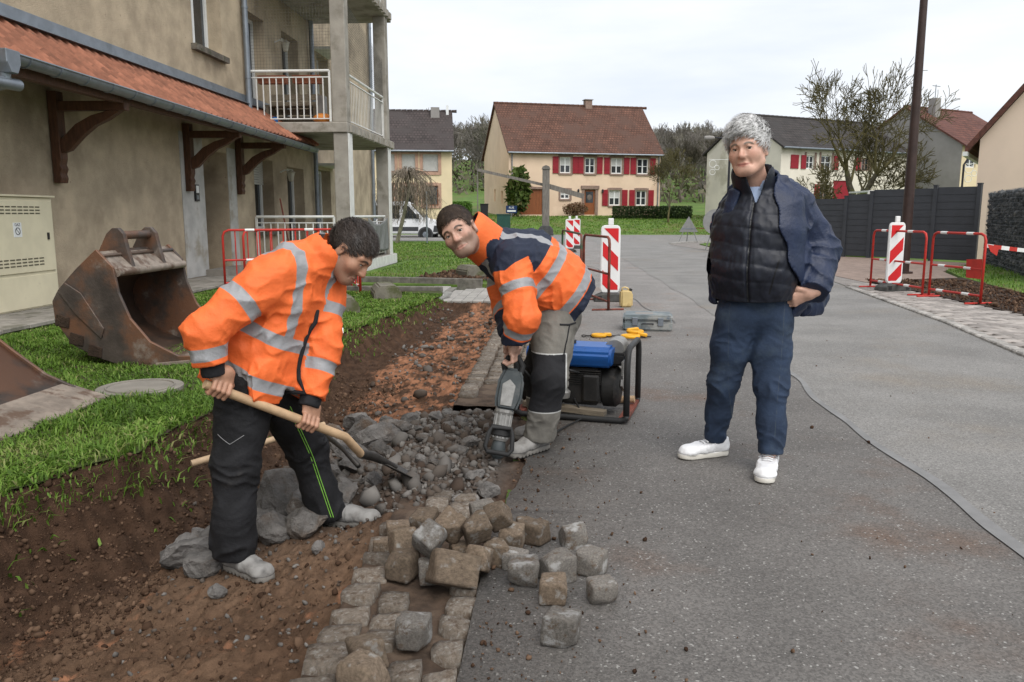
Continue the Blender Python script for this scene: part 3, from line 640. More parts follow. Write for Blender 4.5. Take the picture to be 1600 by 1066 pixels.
# lumpy earth in the bed on the right
n = 5200; Y = rng.uniform(6.5, 15.8, n); X = rng.uniform(5.86, 7.6, n); k = X < np.interp(Y, [4,9,13,16.2], [6.75,6.85,7.35,7.9]); X, Y = X[k], Y[k]; sz = np.clip(rng.lognormal(-4.3, .5, len(X)), .008, .045)
stuff(scatter_rocks('soil_clods', np.stack([X, Y, .045+sz*.2], -1), sz, M_clod, 15), 'dark lumpy earth in the planting bed behind the barriers', 'soil')
n = 700; Y = rng.uniform(14.1, 17.4, n); X = rng.uniform(-2.7, -1.15, n); k = (X > np.interp(Y, [14.0,14.9,16.4,17.6], [-1.6,-2.75,-2.4,-1.9])); X, Y = X[k], Y[k]; sz = np.clip(rng.lognormal(-3.7, .5, len(X)), .01, .07)
stuff(scatter_rocks('soil_clods', np.stack([X, Y, flz(X, Y)+.02+sz*.2], -1), sz, M_clod, 16), 'dark loose earth on the lawn beside the path', 'soil')
# ================================================================== BUILDINGS
M_wood = mat('bracket_wood', (.085,.036,.018), .6, .3, 12, .35, 60, stretch=(3, 3, .6))
M_zinc = mat('zinc', (.22,.245,.275), .42, .12, 5, .08, 30, metal=.55, spec=.5, col2=(.16,.18,.2), s2=4, t2=(.5, .75))
M_pvc = mat('white_pvc', (.72,.73,.72), .4, .05, 4)
M_white = mat('white_paint', (.70,.70,.67), .5, .08, 6, col3=(.33,.27,.19), s3=9, t3=(.62, .72))
M_glass = mat('window_glass', (.022,.026,.03), .07, .3, 2, spec=.6)
M_dark = mat('dark_interior', (.012,.012,.012), .9, .1)
M_curt = mat('curtain', (.5,.5,.48), .9, .15, 20, stretch=(6, 6, .3))
M_shut = mat('roller_shutter', (.5,.49,.46), .55, .06, 5)
def frame(O, u, n):
    O, u, n = Vector(O), Vector(u).normalized(), Vector(n).normalized(); up = Vector((0,0,1))
    return lambda a, z, d: O+u*a+up*z+n*d
def wall_grid(b, fr, u0, u1, v0, v1, ops):
    """wall face with openings; ops = (u0,u1,v0,v1,depth); reveals are built inwards"""
    us = sorted({u0, u1, *[o[0] for o in ops], *[o[1] for o in ops]}); vs_ = sorted({v0, v1, *[o[2] for o in ops], *[o[3] for o in ops]})
    for i in range(len(us)-1):
        for j in range(len(vs_)-1):
            cu, cv = (us[i]+us[i+1])/2, (vs_[j]+vs_[j+1])/2
            if any(o[0] < cu < o[1] and o[2] < cv < o[3] for o in ops): continue
            b.add([fr(us[i], vs_[j], 0), fr(us[i+1], vs_[j], 0), fr(us[i+1], vs_[j+1], 0), fr(us[i], vs_[j+1], 0)], [(0,1,2,3)])
    for a, c, d, e, dp in ops:
        q = [(a,d),(c,d),(c,e),(a,e)]
        for k in range(4):
            p, r = q[k], q[(k+1) % 4]; b.add([fr(*p, 0), fr(*r, 0), fr(*r, -dp), fr(*p, -dp)], [(0,1,2,3)])
        b.add([fr(*p, -dp) for p in q], [(0,1,2,3)])
    return b
def fbox(b, fr, u0, u1, v0, v1, d0, d1):
    P = [fr(u, v, d) for d in (d0, d1) for u, v in ((u0,v0),(u1,v0),(u1,v1),(u0,v1))]
    return b.add(P, [(3,2,1,0),(4,5,6,7),(0,1,5,4),(1,2,6,5),(2,3,7,6),(3,0,4,7)])
def window(par, fr, u0, u1, v0, v1, dp, fm, t=.06, muls=1, bars=0, sill=None, pane=None, shutter=0, curtain=False):
    """part 'window' (frame) with sub-parts pane, sill, roller_shutter"""
    b = B(); d0, d1 = -dp+.01, -dp+.07
    fbox(b, fr, u0+.003, u0+t, v0+.003, v1-.003, d0, d1); fbox(b, fr, u1-t, u1-.003, v0+.003, v1-.003, d0, d1); fbox(b, fr, u0+t, u1-t, v0+.003, v0+t, d0, d1); fbox(b, fr, u0+t, u1-t, v1-t, v1-.003, d0, d1)
    for k in range(muls): uc = u0+(u1-u0)*(k+1)/(muls+1); fbox(b, fr, uc-t*.55, uc+t*.55, v0+t, v1-t, d0, d1+.004)
    for k in range(bars): vc = v0+(v1-v0)*(k+1)/(bars+1); fbox(b, fr, u0+t, u1-t, vc-t*.25, vc+t*.25, d0, d1-.01)
    wnd = b.build('window', fm, par)
    fbox(B(), fr, u0+t*.9, u1-t*.9, v0+t*.9, v1-t*.9, -dp+.02, -dp+.03).build('pane', pane or M_glass, wnd)
    if curtain: fbox(B(), fr, u0+t, u1-t, v0+(v1-v0)*.5, v1-t, -dp+.032, -dp+.036).build('curtain', M_curt, wnd)
    if sill: fbox(B(), fr, u0-.08, u1+.08, v0-.1, v0-.002, -dp+.072, .1).build('sill', sill, wnd)
    if shutter:
        sb = B(); n_ = max(3, int(shutter/.05)); h = shutter/n_
        for k in range(n_): fbox(sb, fr, u0+.01, u1-.01, v1-(k+1)*h+.006, v1-k*h-.002, -dp+.075, -dp+.10)
        sb.build('roller_shutter', M_shut, wnd)
    return wnd
# ---------------------------------------------------------------- the apartment house on the left
M_rend = mat('old_render', (.43,.35,.25), .95, .22, 1.6, .9, 45, bdist=.012, col2=(.235,.185,.13), s2=.7, t2=(.48, .70), col3=(.17,.135,.10), s3=14, t3=(.62, .72), detail=9)
M_rend2 = mat('patched_render', (.43,.42,.40), .92, .15, 3, .5, 50, col2=(.30,.27,.22), s2=2.2, t2=(.5, .7))
M_pcon = mat('balcony_concrete', (.33,.305,.265), .9, .16, 2.5, .4, 60, col2=(.20,.18,.145), s2=2.6, t2=(.48, .7), col3=(.10,.105,.06), s3=5, t3=(.66, .78))
apt = thing('apartment_house', 'old beige rendered apartment house with balconies and tiled porch roof', 'house', (-6.2, 12, 0)); AW = Vector((-6.2, 12, 0))
fr = frame((0, 0, 0), (0, 1, 0), (1, 0, 0))          # local: u = Y-12
def L(y): return y-12
ops = [(L(13.75), L(14.95), 4.12, 5.7, .32), (L(16.15), L(17.15), 3.12, 5.25, .30), (L(18.2), L(19.35), 3.12, 5.3, .32), (L(20.8), L(21.8), 3.12, 5.3, .32),
       (L(16.2), L(17.3), .95, 2.42, .32), (L(18.2), L(19.4), .3, 2.35, .32), (L(20.6), L(21.7), .3, 2.42, .32), (L(13.85), L(14.87), .21, 2.4, .55), (L(8.5), L(9.6), 4.6, 6.0, .3)]
wb = wall_grid(B(), fr, L(-3), L(26.5), -.1, 9.6, ops)
fbox(wb, fr, L(-3), L(26.5), -.1, 9.6, -9, -.6)
wb.add([fr(L(26.5), -.1, 0), fr(L(26.5), 9.6, 0), fr(L(26.5), 9.6, -.6), fr(L(26.5), -.1, -.6)], [(0,1,2,3)]); wb.add([fr(L(-3), -.1, 0), fr(L(-3), 9.6, 0), fr(L(-3), 9.6, -.6), fr(L(-3), -.1, -.6)], [(0,1,2,3)])
wb.build('wall', M_rend, apt)
rb = B(); rb.add([fr(L(-3.4), 9.5, .5), fr(L(26.9), 9.5, .5), fr(L(26.9), 13, -4.5), fr(L(-3.4), 13, -4.5), fr(L(-3.4), 9.5, -9.5), fr(L(26.9), 9.5, -9.5)], [(0,1,2,3),(3,2,5,4),(0,3,4),(1,5,2),(0,4,5,1)]); rb.build('roof', mat('dark_roof', (.12,.06,.045), .85, .2), apt)
M_sill = mat('old_sill', (.13,.115,.095), .9, .3, 8, .6, 40, col2=(.06,.062,.035), s2=6)
for (a, b2, c, d, dp), kw in zip(ops, [dict(sill=M_sill, muls=1), dict(muls=1), dict(muls=1), dict(muls=1), dict(sill=M_sill, muls=1, shutter=.52), dict(muls=1), dict(muls=1), None, dict(sill=M_sill)]):
    if kw is not None: window(apt, fr, a, b2, c, d, dp, M_pvc, t=.07, **kw)
# entrance: raw cement recess, patched plaster round it
pb = B(); fbox(pb, fr, L(13.0), L(13.84), .22, 2.62, 0, .012); fbox(pb, fr, L(14.88), L(15.25), .22, 2.5, 0, .012); pb.build('plaster_patch', M_rend2, apt)
fbox(B(), fr, L(13.86), L(14.86), .2, 2.39, -.545, -.50).build('door', mat('cement_door', (.20,.19,.175), .85, .12, 2, .2, 40), apt)
fbox(B(), fr, L(13.7), L(15.0), .2, .32, .0, .35).build('doorstep', M_conc, apt)
ic = fbox(B(), fr, L(13.42), L(13.56), 1.5, 1.78, .012, .045).build('intercom', mat('intercom_black', (.02,.02,.022), .4, .1), apt)
fbox(B(), fr, L(13.44), L(13.54), 1.64, 1.76, .045, .048).build('name_plate', M_pvc, ic); fbox(B(), fr, L(13.45), L(13.53), 1.53, 1.60, .045, .048).build('button', M_zinc, ic)
# downpipes
for y, z0, z1, r_ in [(15.9, 3.30, 9.3, .055), (20.13, .25, 9.3, .055), (26.35, .0, 9.3, .055)]:
    b = B().tube([fr(L(y), z0, .09), fr(L(y), z1, .09)], r_, 12)
    if y < 16: b.tube([fr(L(y), z0+.02, .09), fr(L(y), z0-.05, .11), fr(L(y), z0-.09, .2)], r_*1.05, 10)
    dpipe = b.build('downpipe', M_zinc, apt, smooth=True)
    for zz in np.arange(z0+.6, z1, 1.3): B().cyl(fr(L(y), zz, .09), fr(L(y), zz+.04, .09), r_*1.15).build('pipe_clip', M_zinc, dpipe, smooth=True)
fbox(B(), fr, L(20.4), L(21.95), 2.5, 2.56, .0, .5).build('door_canopy', M_white, apt); fbox(B(), fr, L(20.5), L(21.9), 5.35, 5.41, 0, .5).build('door_canopy', M_white, apt)
# wall lanterns
for zz in (2.2, 4.95):
    b = B().tube([fr(L(17.75), zz, .0), fr(L(17.75), zz+.05, .12), fr(L(17.75), zz+.0, .22)], .015, 6); ln = b.build('wall_lantern', M_white, apt)
    B().lathe([(.02,-.20), (.05,-.19), (.085,-.03), (.11,-.01), (.02,.05)], 6, fr(L(17.75), zz, .24)).build('lamp_glass', mat('lantern_glass%d' % int(zz), (.45,.43,.36), .3, .1), ln)
# tiled porch roof (lean-to)
WZ, GX2, GZ2, Y0, Y1 = 3.42, .98, 2.79, 7.0, 17.3
dv = Vector((GX2, 0, GZ2-WZ)); sl = dv.length; dv.normalize(); nv = Vector((-dv.z, 0, dv.x)) if dv.x > 0 else dv; nv = Vector((-dv.z, 0, dv.x)); pr_ = B()
pr_.add([(0.0, L(Y0), WZ-.05), (0, L(Y1), WZ-.05), (GX2, L(Y1), GZ2-.05), (GX2, L(Y0), GZ2-.05), (0.0, L(Y0), WZ-.08), (0, L(Y1), WZ-.08), (GX2, L(Y1), GZ2-.08), (GX2, L(Y0), GZ2-.08)], [(0,1,2,3),(7,6,5,4),(0,3,7,4),(1,5,6,2),(3,2,6,7)])
M_tile = mat('clay_tile', (.265,.108,.064), .8, .22, 7, .4, 50, rnd=.22, col2=(.20,.085,.05), s2=5, t2=(.52, .7), col3=(.13,.10,.07), s3=9, t3=(.64, .75))
porch = pr_.build('porch_roof', M_wood, apt)
ncol, ncrs = 54, 5; tw = (Y1-Y0)/ncol; ex = sl/ncrs
tb = B(); prof = [(-tw*.5, 0), (-tw*.40, .006), (-tw*.30, .0), (tw*.22, .0), (tw*.32, .020), (tw*.42, .034), (tw*.53, .018)]
n_ = len(prof); Vt = [(x, y, z+t) for t in (0, -.024) for y in (0, ex*1.22) for x, z in prof]
Ft = [(i, i+1, n_+i+1, n_+i) for i in range(n_-1)]+[(n_+i, n_+i+1, 3*n_+i+1, 3*n_+i) for i in range(n_-1)]+[(0, n_, 3*n_, 2*n_), (n_-1, 2*n_-1, 4*n_-1, 3*n_-1)]
tme = None
for c_ in range(ncrs):
    for k in range(ncol):
        o = tb.add(Vt, Ft).build('roof_tile', M_tile, keep=True) if tme is None else bpy.data.objects.new('roof_tile', tme)
        if tme is None: tme = o.data
        else: C.objects.link(o)
        o.parent = porch; tl = Matrix.Rotation(.075+random.uniform(-.015,.015), 4, 'X')
        p = Vector((0, L(Y0)+(k+.5)*tw, WZ-.03))+dv*(c_*ex)+nv*(.012+.010)
        o.matrix_local = Matrix.Translation(p) @ Matrix(((0, dv.x, nv.x), (1, 0, 0), (0, dv.z, nv.z))).to_4x4() @ Matrix.Diagonal((1, 1, 1, 1)) @ tl.inverted()
fb = B().bar((.012, L(Y0), WZ+.06), (.012, L(Y1), WZ+.06), .014, .22); fb.bar((.06, L(Y0), WZ+.0), (.06, L(Y1), WZ+.0), .12, .012); fb.build('flashing', M_zinc, apt)
# half-round gutter with joint rings and hopper
gb_ = B(); m_ = 10; ys2 = [7.35, 16.95]; cx, r_ = GX2+.07, .085
gz = lambda y: GZ2-.03-(y-7.35)*.013
for rr_, dz in ((r_, 0), (r_-.006, 0)):
    for y in ys2:
        for k in range(m_+1):
            a = math.pi*k/m_; gb_.v.append((cx+rr_*math.cos(a), L(y), gz(y)-rr_*math.sin(a)))
k_ = m_+1
gb_.f += [(i, i+1, k_+i+1, k_+i) for i in range(m_)]+[(2*k_+i, 3*k_+i, 3*k_+i+1, 2*k_+i+1) for i in range(m_)]+[(0, k_, 3*k_, 2*k_), (m_, 2*k_+m_, 3*k_+m_, k_+m_)]
gb_.f += [tuple(range(k_, 2*k_))]
gut = gb_.build('gutter', M_zinc, apt, smooth=True)
B().tube([(cx+r_, L(7.35), gz(7.35)), (cx+r_, L(16.95), gz(16.95))], .012, 6).build('gutter_bead', M_zinc, gut)
for y in np.arange(7.7, 16.9, .48):
    B().tube([(cx+(r_+.004)*math.cos(math.pi*k/8), L(y), gz(y)-(r_+.004)*math.sin(math.pi*k/8)) for k in range(9)], .007, 5).build('gutter_ring', M_zinc, gut)
hp = B().prism([(-.1,.02), (.1,.02), (.1,-.1), (.05,-.19), (-.05,-.19), (-.1,-.1)], lambda u, v, d: (cx+d, L(7.42)+u, gz(7.4)+v), -.1, .1).build('hopper', M_zinc, apt, bevel=.008)
B().tube([(cx, L(7.42), gz(7.4)-.17), (cx, L(7.42), gz(7.4)-.24), (cx-.06, L(7.46), gz(7.4)-.28), (cx-.9, L(7.9), gz(7.4)-.30)], .05, 12).build('outlet_pipe', M_zinc, hp, smooth=True)
B().tube([(cx, L(7.6), gz(7.4)-.27), (cx, L(6.9), gz(7.4)-.29)], .055, 12).build('outlet_pipe', M_zinc, hp, smooth=True)
B().bar((GX2-.08, L(Y0), GZ2-.13), (GX2-.08, L(Y1), GZ2-.13), .1, .12).build('purlin', M_wood, apt)
for y in np.arange(Y0+.15, Y1, .55): B().bar((.02, L(y), WZ-.13), (GX2+.03, L(y), GZ2-.13+.03), .06, .08, (0,1,0)).build('rafter', M_wood, apt)
for y in (9.7, 13.2, 15.35):
    b = B(); y_ = L(y)
    b.prism([(0.012,1.66),(.10,1.66),(.115,1.72),(.10,1.77),(.125,1.83),(.105,1.88),(.125,1.95),(.125,2.75),(.012,2.75)], lambda u, v, d: (u, y_+d, v), -.075, .075)
    b.box(.125, GX2-.02, y_-.06, y_+.06, 2.52, 2.63)
    pts = [(.125,2.02),(.125,2.18),(.32,2.36),(.52,2.46),(.74,2.52),(.90,2.52),(.74,2.42),(.56,2.34),(.40,2.22),(.22,2.05)]
    b.prism(pts, lambda u, v, d: (u, y_+d, v), -.05, .05); b.build('roof_bracket', M_wood, apt, bevel=.006)
# balconies, pillars
def slab(z0, z1):
    o = B().box(.0, 2.0, L(16.0), L(20.45), z0, z1).build('balcony_slab', M_pcon, apt, bevel=.012)
    for y in np.arange(16.25, 20.4, .30): B().box(2.003, 2.06, L(y)-.09, L(y)+.09, z0+.015, z1-.04).build('edge_block', M_pcon, o)
    return o
slab(2.88, 3.08); slab(5.93, 6.13)
tl_ = B().box(0, 2.0, L(16.0), L(20.45), -.05, .30).build('terrace_base', M_pcon, apt)
for k in range(15): B().box(2.003, 2.03, L(16.02+k*.295), L(16.02+k*.295+.285), .06, .29).build('brick', M_white, tl_)
for k in range(7): B().box(.02+k*.285, .02+k*.285+.275, L(15.965), L(15.997), .06, .29).build('brick', M_white, tl_)
for y in (16.04, 19.75):
    for z0, z1 in ((.30, 2.88), (3.08, 5.93), (6.13, 8.8)): B().box(1.70, 1.99, L(y), L(y)+.30, z0, z1).build('pillar', M_pcon, apt, bevel=.012)
    B().box(1.993, 2.005, L(y)-.002, L(y)+.31, .3, 2.87).build('pillar_lit_face', M_white, apt)  # white sheet paints the bright highlight on the pillar's street side
def railing(p0, p1, z0, z1, step, par, r_=.012, top=.028, label=None):
    p0, p1 = Vector(p0), Vector(p1); n_ = int((p1-p0).length/step); up = Vector((0,0,1))
    b = B().tube([p0+up*z1, p1+up*z1], top, 10); b.bar(p0+up*z0, p1+up*z0, .03, .02); b.bar(p0+up*(z1-.12), p1+up*(z1-.12), .03, .02)
    for q in (p0, p1): b.bar(q+up*(z0-.06), q+up*z1, .04, .04)
    o = b.build('railing', M_white, par); m0 = None
    for k in range(1, n_):
        q = p0.lerp(p1, k/n_)
        if m0 is None: bb = B().bar(up*z0, up*(z1-.12), r_*1.6, r_*1.6).build('baluster', M_white, o); m0 = bb.data
        else: bb = bpy.data.objects.new('baluster', m0); C.objects.link(bb); bb.parent = o
        bb.location = q
    return o
railing((.06, L(16.06), 3.08), (1.66, L(16.06), 3.08), .07, .98, .125, apt)
railing((1.90, L(16.40), 3.08), (1.90, L(19.72), 3.08), .07, .98, .13, apt, .0055)
railing((.06, L(16.06), .30), (1.66, L(16.06), .30), .07, .93, .145, apt)
railing((1.88, L(16.40), .30), (1.88, L(19.72), .30), .07, .93, .3, apt)
railing((1.90, L(16.40), 6.13), (1.90, L(19.72), 6.13), .07, .98, .13, apt, .0055); railing((.06, L(16.06), 6.13), (1.66, L(16.06), 6.13), .07, .98, .125, apt)
# netting on the first-floor balcony
nb = B()
for k in range(27): nb.bar((.1+k*.06, L(16.1), 4.06), (.1+k*.06, L(16.1), 5.45), .003, .003, (0,1,0))
for k in range(24): nb.bar((.1, L(16.1), 4.08+k*.06), (1.68, L(16.1), 4.08+k*.06), .003, .003)
for k in range(54): nb.bar((1.92, L(16.38)+k*.062, 4.06), (1.92, L(16.38)+k*.062, 5.45-.6*k/54), .003, .003, (0,1,0))
for k in range(24): nb.bar((1.92, L(16.38), 4.08+k*.06), (1.92, L(19.72), 4.08+k*.036), .003, .003)
nb.build('safety_net', mat('net', (.10,.10,.095), .8, .1), apt)
# things on the balcony and terrace
M_terra = mat('terracotta_box', (.27,.10,.055), .8, .2)
M_leaf = tinted('leafy', [(.03,.05,.012), (.06,.10,.02), (.10,.14,.03), (.14,.13,.05)], .6, .2)
for k, (x, lb) in enumerate([(-5.72, 'terracotta flower box on balcony rail nearer the wall'), (-5.02, 'terracotta flower box on balcony rail nearer the pillar')]):
    fbx = thing('flower_box', lb, 'planter', (x, 16.2, 3.90)); B().prism([(-.08,-.06),(.08,-.06),(.10,.09),(-.10,.09)], lambda u, v, d: (d, u, v), -.28, .28).build('trough', M_terra, fbx); B().box(-.26,.26,-.085,.085,.07,.085).build('soil', M_dirt, fbx)
bench = thing('wooden_bench', 'weathered slatted wooden bench on the first floor balcony', 'bench', (-5.55, 16.9, 3.08))
M_ow = mat('grey_wood', (.20,.165,.12), .85, .25, 9, .3, 40, stretch=(1, 6, 6))
for k in range(4): B().box(-.55,.55,.22,.25,.12+k*.15,.24+k*.15).build('slat', M_ow, bench)
for k in range(3): B().box(-.55,.55,-.2+k*.14,-.08+k*.14,.40,.43).build('seat_slat', M_ow, bench)
for sx in (-.5,.5): B().box(sx-.03,sx+.03,-.2,.25,0,.40).build('leg', M_ow, bench)
pk = B().lathe([(.03,0),(.13,.01),(.19,.07),(.18,.14),(.10,.19),(.03,.20)], 18); [None for _ in ()]
pk.v = [(x*(1+.06*math.cos(6*math.atan2(y, x))), y*(1+.06*math.cos(6*math.atan2(y, x))), z) for x, y, z in pk.v]
pk.xf(Matrix.Translation((-4.78, 16.32, 3.08))); tag(pk.build('pumpkin', mat('orange_skin', (.62,.22,.04), .6, .15), smooth='all'), 'orange pumpkin on the balcony floor behind the bars', 'pumpkin')
tag(B().lathe([(.05,0),(.062,.12),(.055,.12),(.045,.01)], 14, (-5.72, 16.22, 3.08)).build('cup', mat('blue_plastic', (.03,.16,.45), .4, .1), smooth=True), 'small blue cup on the balcony floor', 'cup')
tag(B().box(-4.98,-4.80,16.55,16.75,3.08,3.66).build('storage_box', mat('grey_plastic', (.28,.28,.27), .6, .1), bevel=.01), 'tall grey storage box on the balcony beside the pumpkin', 'box')
# grey tarpaulin hung over the terrace railing
tp = B(); nu, nv_ = 26, 14
for i in range(nu+1):
    for j in range(nv_+1):
        y = 17.7+i/nu*2.0; s = j/nv_; sag = .16*math.sin(math.pi*i/nu)*(1-s)
        tp.v.append((-6.2+1.93+.03*math.sin(i*.9+j*.35)*s+.03, y, 1.21-sag*(1-s)-s*.80-.02*math.sin(i*.7)*s))
for i in range(nu):
    for j in range(nv_): a = i*(nv_+1)+j; tp.f.append((a, a+nv_+1, a+nv_+2, a+1))
tpo = tp.build('tarpaulin', mat('grey_tarp', (.17,.175,.17), .6, .15, 3, .1, 20), smooth='all'); md = tpo.modifiers.new('solid', 'SOLIDIFY'); md.thickness = .006
tag(tpo, 'grey tarpaulin draped over the terrace railing', 'tarpaulin')
tag(B().tube([(-5.55,16.4,.3),(-5.72,16.3,1.6)], .016, 8).build('broom_handle', mat('red_brown_stick', (.16,.04,.025), .6, .1), smooth=True), 'dark red broom handle leaning on the terrace rail', 'broom')
# electrical cabinet
M_cab = mat('cream_cabinet', (.66,.60,.43), .5, .06, 3, .05, 30, col3=(.45,.40,.28), s3=3, t3=(.62, .8))
cab = thing('utility_cabinet', 'cream metal gas cabinet with vent slots against the house wall', 'cabinet', (-6.0, 8.35, .21))
B().box(-.16, 0, -.9, .90, 0, 1.26).build('body', M_cab, cab, bevel=.008)
dr = B().box(.002, .018, -.86, .855, .42, 1.22).build('door', M_cab, cab, bevel=.004); B().box(.002,.012,-.87,.865,.02,.385).build('lower_panel', M_cab, cab, bevel=.004)
B().box(-.2,.03,-.93,.93,1.262,1.285).build('lid', M_cab, cab, bevel=.004)
M_slot = mat('slot', (.10,.09,.06), .9, .1); sm = None
for z0 in (.50, 1.08):
    for r_ in range(3):
        for k in range(9):
            o = B().box(0,.003,-.038,.038,-.007,.007).build('vent_slot', M_slot, dr, keep=True) if sm is None else bpy.data.objects.new('vent_slot', sm)
            if sm is None: sm = o.data
            else: C.objects.link(o); o.parent = dr
            o.location = (.0185, -.2+k*.1, z0+r_*.036)
lk = B().box(.018,.03,.74,.77,.78,.86).build('lock', mat('black_lock', (.02,.02,.02), .4, .1), dr)
stk = B().box(.0185,.0205,.16,.30,.82,.98).build('sticker', M_pvc, dr)
def text(s, size, M, m, parent=None, name='lettering', ext=.0005):
    cu = bpy.data.curves.new(name, 'FONT'); cu.body = s; cu.size = size; cu.align_x = 'CENTER'; cu.align_y = 'CENTER'; cu.extrude = ext; cu.resolution_u = 2
    t = bpy.data.objects.new(name, cu); C.objects.link(t); dg = bpy.context.evaluated_depsgraph_get(); me = bpy.data.meshes.new_from_object(t.evaluated_get(dg)); bpy.data.objects.remove(t)
    o = bpy.data.objects.new(name, me); C.objects.link(o); me.materials.clear(); me.materials.append(m); o.parent = parent; o.matrix_local = M; return o
M_blk = mat('print_black', (.02,.02,.025), .6, 0)
fX = Matrix(((0,0,1,0),(1,0,0,0),(0,1,0,0),(0,0,0,1)))       # text lying in the YZ plane facing +X
text('GAZ', .045, Matrix.Translation((.0215,.23,.955)) @ fX, M_blk, dr)
B().tube([(.0215,.23+.038*math.cos(a),.885+.038*math.sin(a)) for a in np.linspace(0, 6.2832, 20)[:-1]], .004, 4, closed=True).bar((.0215,.204,.911), (.0215,.256,.859), .005, .002, (1,0,0)).build('pictogram', M_blk, dr)
# ================================================================== FAR HOUSES, TREES, STREET BACKGROUND
def house(name, label, P0, a, W, Dp, base, eave, ridge, wallm, roofm, ops=(), ov=.35, gable_left=True, side_ops=()):
    h = thing(name, label, 'house', (P0[0], P0[1], base), a)
    fr = frame((0,0,0), (1,0,0), (0,-1,0)); e, rg = eave-base, ridge-base
    b = wall_grid(B(), fr, 0, W, -.8, e, [(o[0], o[1], o[2]-base, o[3]-base, .18) for o in ops])
    fl_ = frame((0,0,0), (0,1,0), (-1,0,0))
    b2 = wall_grid(b, fl_, 0, Dp, -.8, e, [(o[0], o[1], o[2]-base, o[3]-base, .18) for o in side_ops])
    b.add([(0,0,e),(0,Dp,e),(0,Dp/2,rg-.06)], [(0,1,2)]); b.add([(W,0,-.8),(W,Dp,-.8),(W,Dp,e),(W,Dp/2,rg-.06),(W,0,e)], [(0,1,2,3,4)]); b.add([(0,Dp,-.8),(W,Dp,-.8),(W,Dp,e),(0,Dp,e)], [(0,1,2,3)])
    b.build('wall', wallm, h)
    sl_ = (rg-e)/(Dp/2); r = B()
    for s in (0, 1):
        yo, ye, yr = (-ov, 0, Dp/2) if s == 0 else (Dp+ov, Dp, Dp/2)
        z0 = e-sl_*ov; P = [(-ov*.5, yo, z0), (W+ov*.5, yo, z0), (W+ov*.5, yr, rg), (-ov*.5, yr, rg)]
        r.add(P+[(x, y, z+.14) for x, y, z in P], [(0,1,2,3)[::-1],(4,5,6,7),(0,1,5,4),(1,2,6,5),(3,0,4,7)])
    rf = r.build('roof', roofm, h)
    for x in np.arange(0, W+ov, .42): B().cyl((x-ov*.5, Dp/2, rg+.12), (x-ov*.5+.40, Dp/2, rg+.12), .10, .12, 8).build('ridge_tile', roofm, rf)
    B().tube([(-ov*.4, -ov-.06, e-sl_*ov+.08), (W+ov*.4, -ov-.06, e-sl_*ov+.08)], .065, 8).build('gutter', M_zinc, h)
    return h, fr, rf
def tiles_mat(name, col, col2, sc=1.0):
    m = mat(name, col, .85, .28, 1.6, .6, 9, col2=col2, s2=.6, t2=(.42, .66), col3=[c*.55 for c in col], s3=5, t3=(.55, .7), brick=(1.0, .24, .30, .02, (.42,.42,.42)), bdist=.03)
    nd = m.node_tree.nodes; bk = [q for q in nd if q.type == 'TEX_BRICK'][0]; mpn = nd.new('ShaderNodeMapping'); mpn.inputs['Rotation'].default_value = (0, 0, 0)
    # rows follow the slope: use x and height
    tcn = nd.new('ShaderNodeTexCoord'); sp = nd.new('ShaderNodeSeparateXYZ'); cb = nd.new('ShaderNodeCombineXYZ'); L_ = m.node_tree.links
    L_.new(tcn.outputs['Object'], sp.inputs[0]); L_.new(sp.outputs[0], cb.inputs[0]); L_.new(sp.outputs[2], cb.inputs[1]); L_.new(cb.outputs[0], bk.inputs['Vector'])
    bk.inputs['Row Height'].default_value = .2; bk.inputs['Mortar Size'].default_value = .03
    return m
M_cream = mat('cream_render', (.72,.545,.40), .9, .05, .7, .15, 20, col2=(.66,.49,.355), s2=.5)
M_cream2 = mat('yellow_render', (.70,.58,.38), .9, .06, .7, .15, 20)
M_offw = mat('offwhite_render', (.70,.65,.55), .9, .08, .6, .2, 20, col2=(.50,.46,.36), s2=.4)
M_greyr = mat('grey_render', (.27,.255,.24), .9, .1, .8, .2, 20)
M_peach = mat('peach_render', (.72,.57,.46), .9, .05, .7, .15, 20)
M_rt1 = tiles_mat('roof_brown_red', (.145,.068,.045), (.095,.052,.038)); M_rt2 = tiles_mat('roof_dark', (.075,.058,.054), (.055,.045,.042)); M_rt3 = tiles_mat('roof_slate', (.055,.046,.042), (.04,.036,.034)); M_rt4 = tiles_mat('roof_red', (.155,.06,.042), (.11,.046,.036))
M_red = mat('shutter_red', (.26,.012,.022), .55, .1); M_stone = mat('sandstone', (.25,.175,.14), .9, .15, 6); M_pink = mat('pink_stone', (.42,.26,.19), .9, .12, 5); M_doorw = mat('brown_door', (.23,.075,.025), .5, .2, 6, .1, 20, stretch=(8, 8, .6))
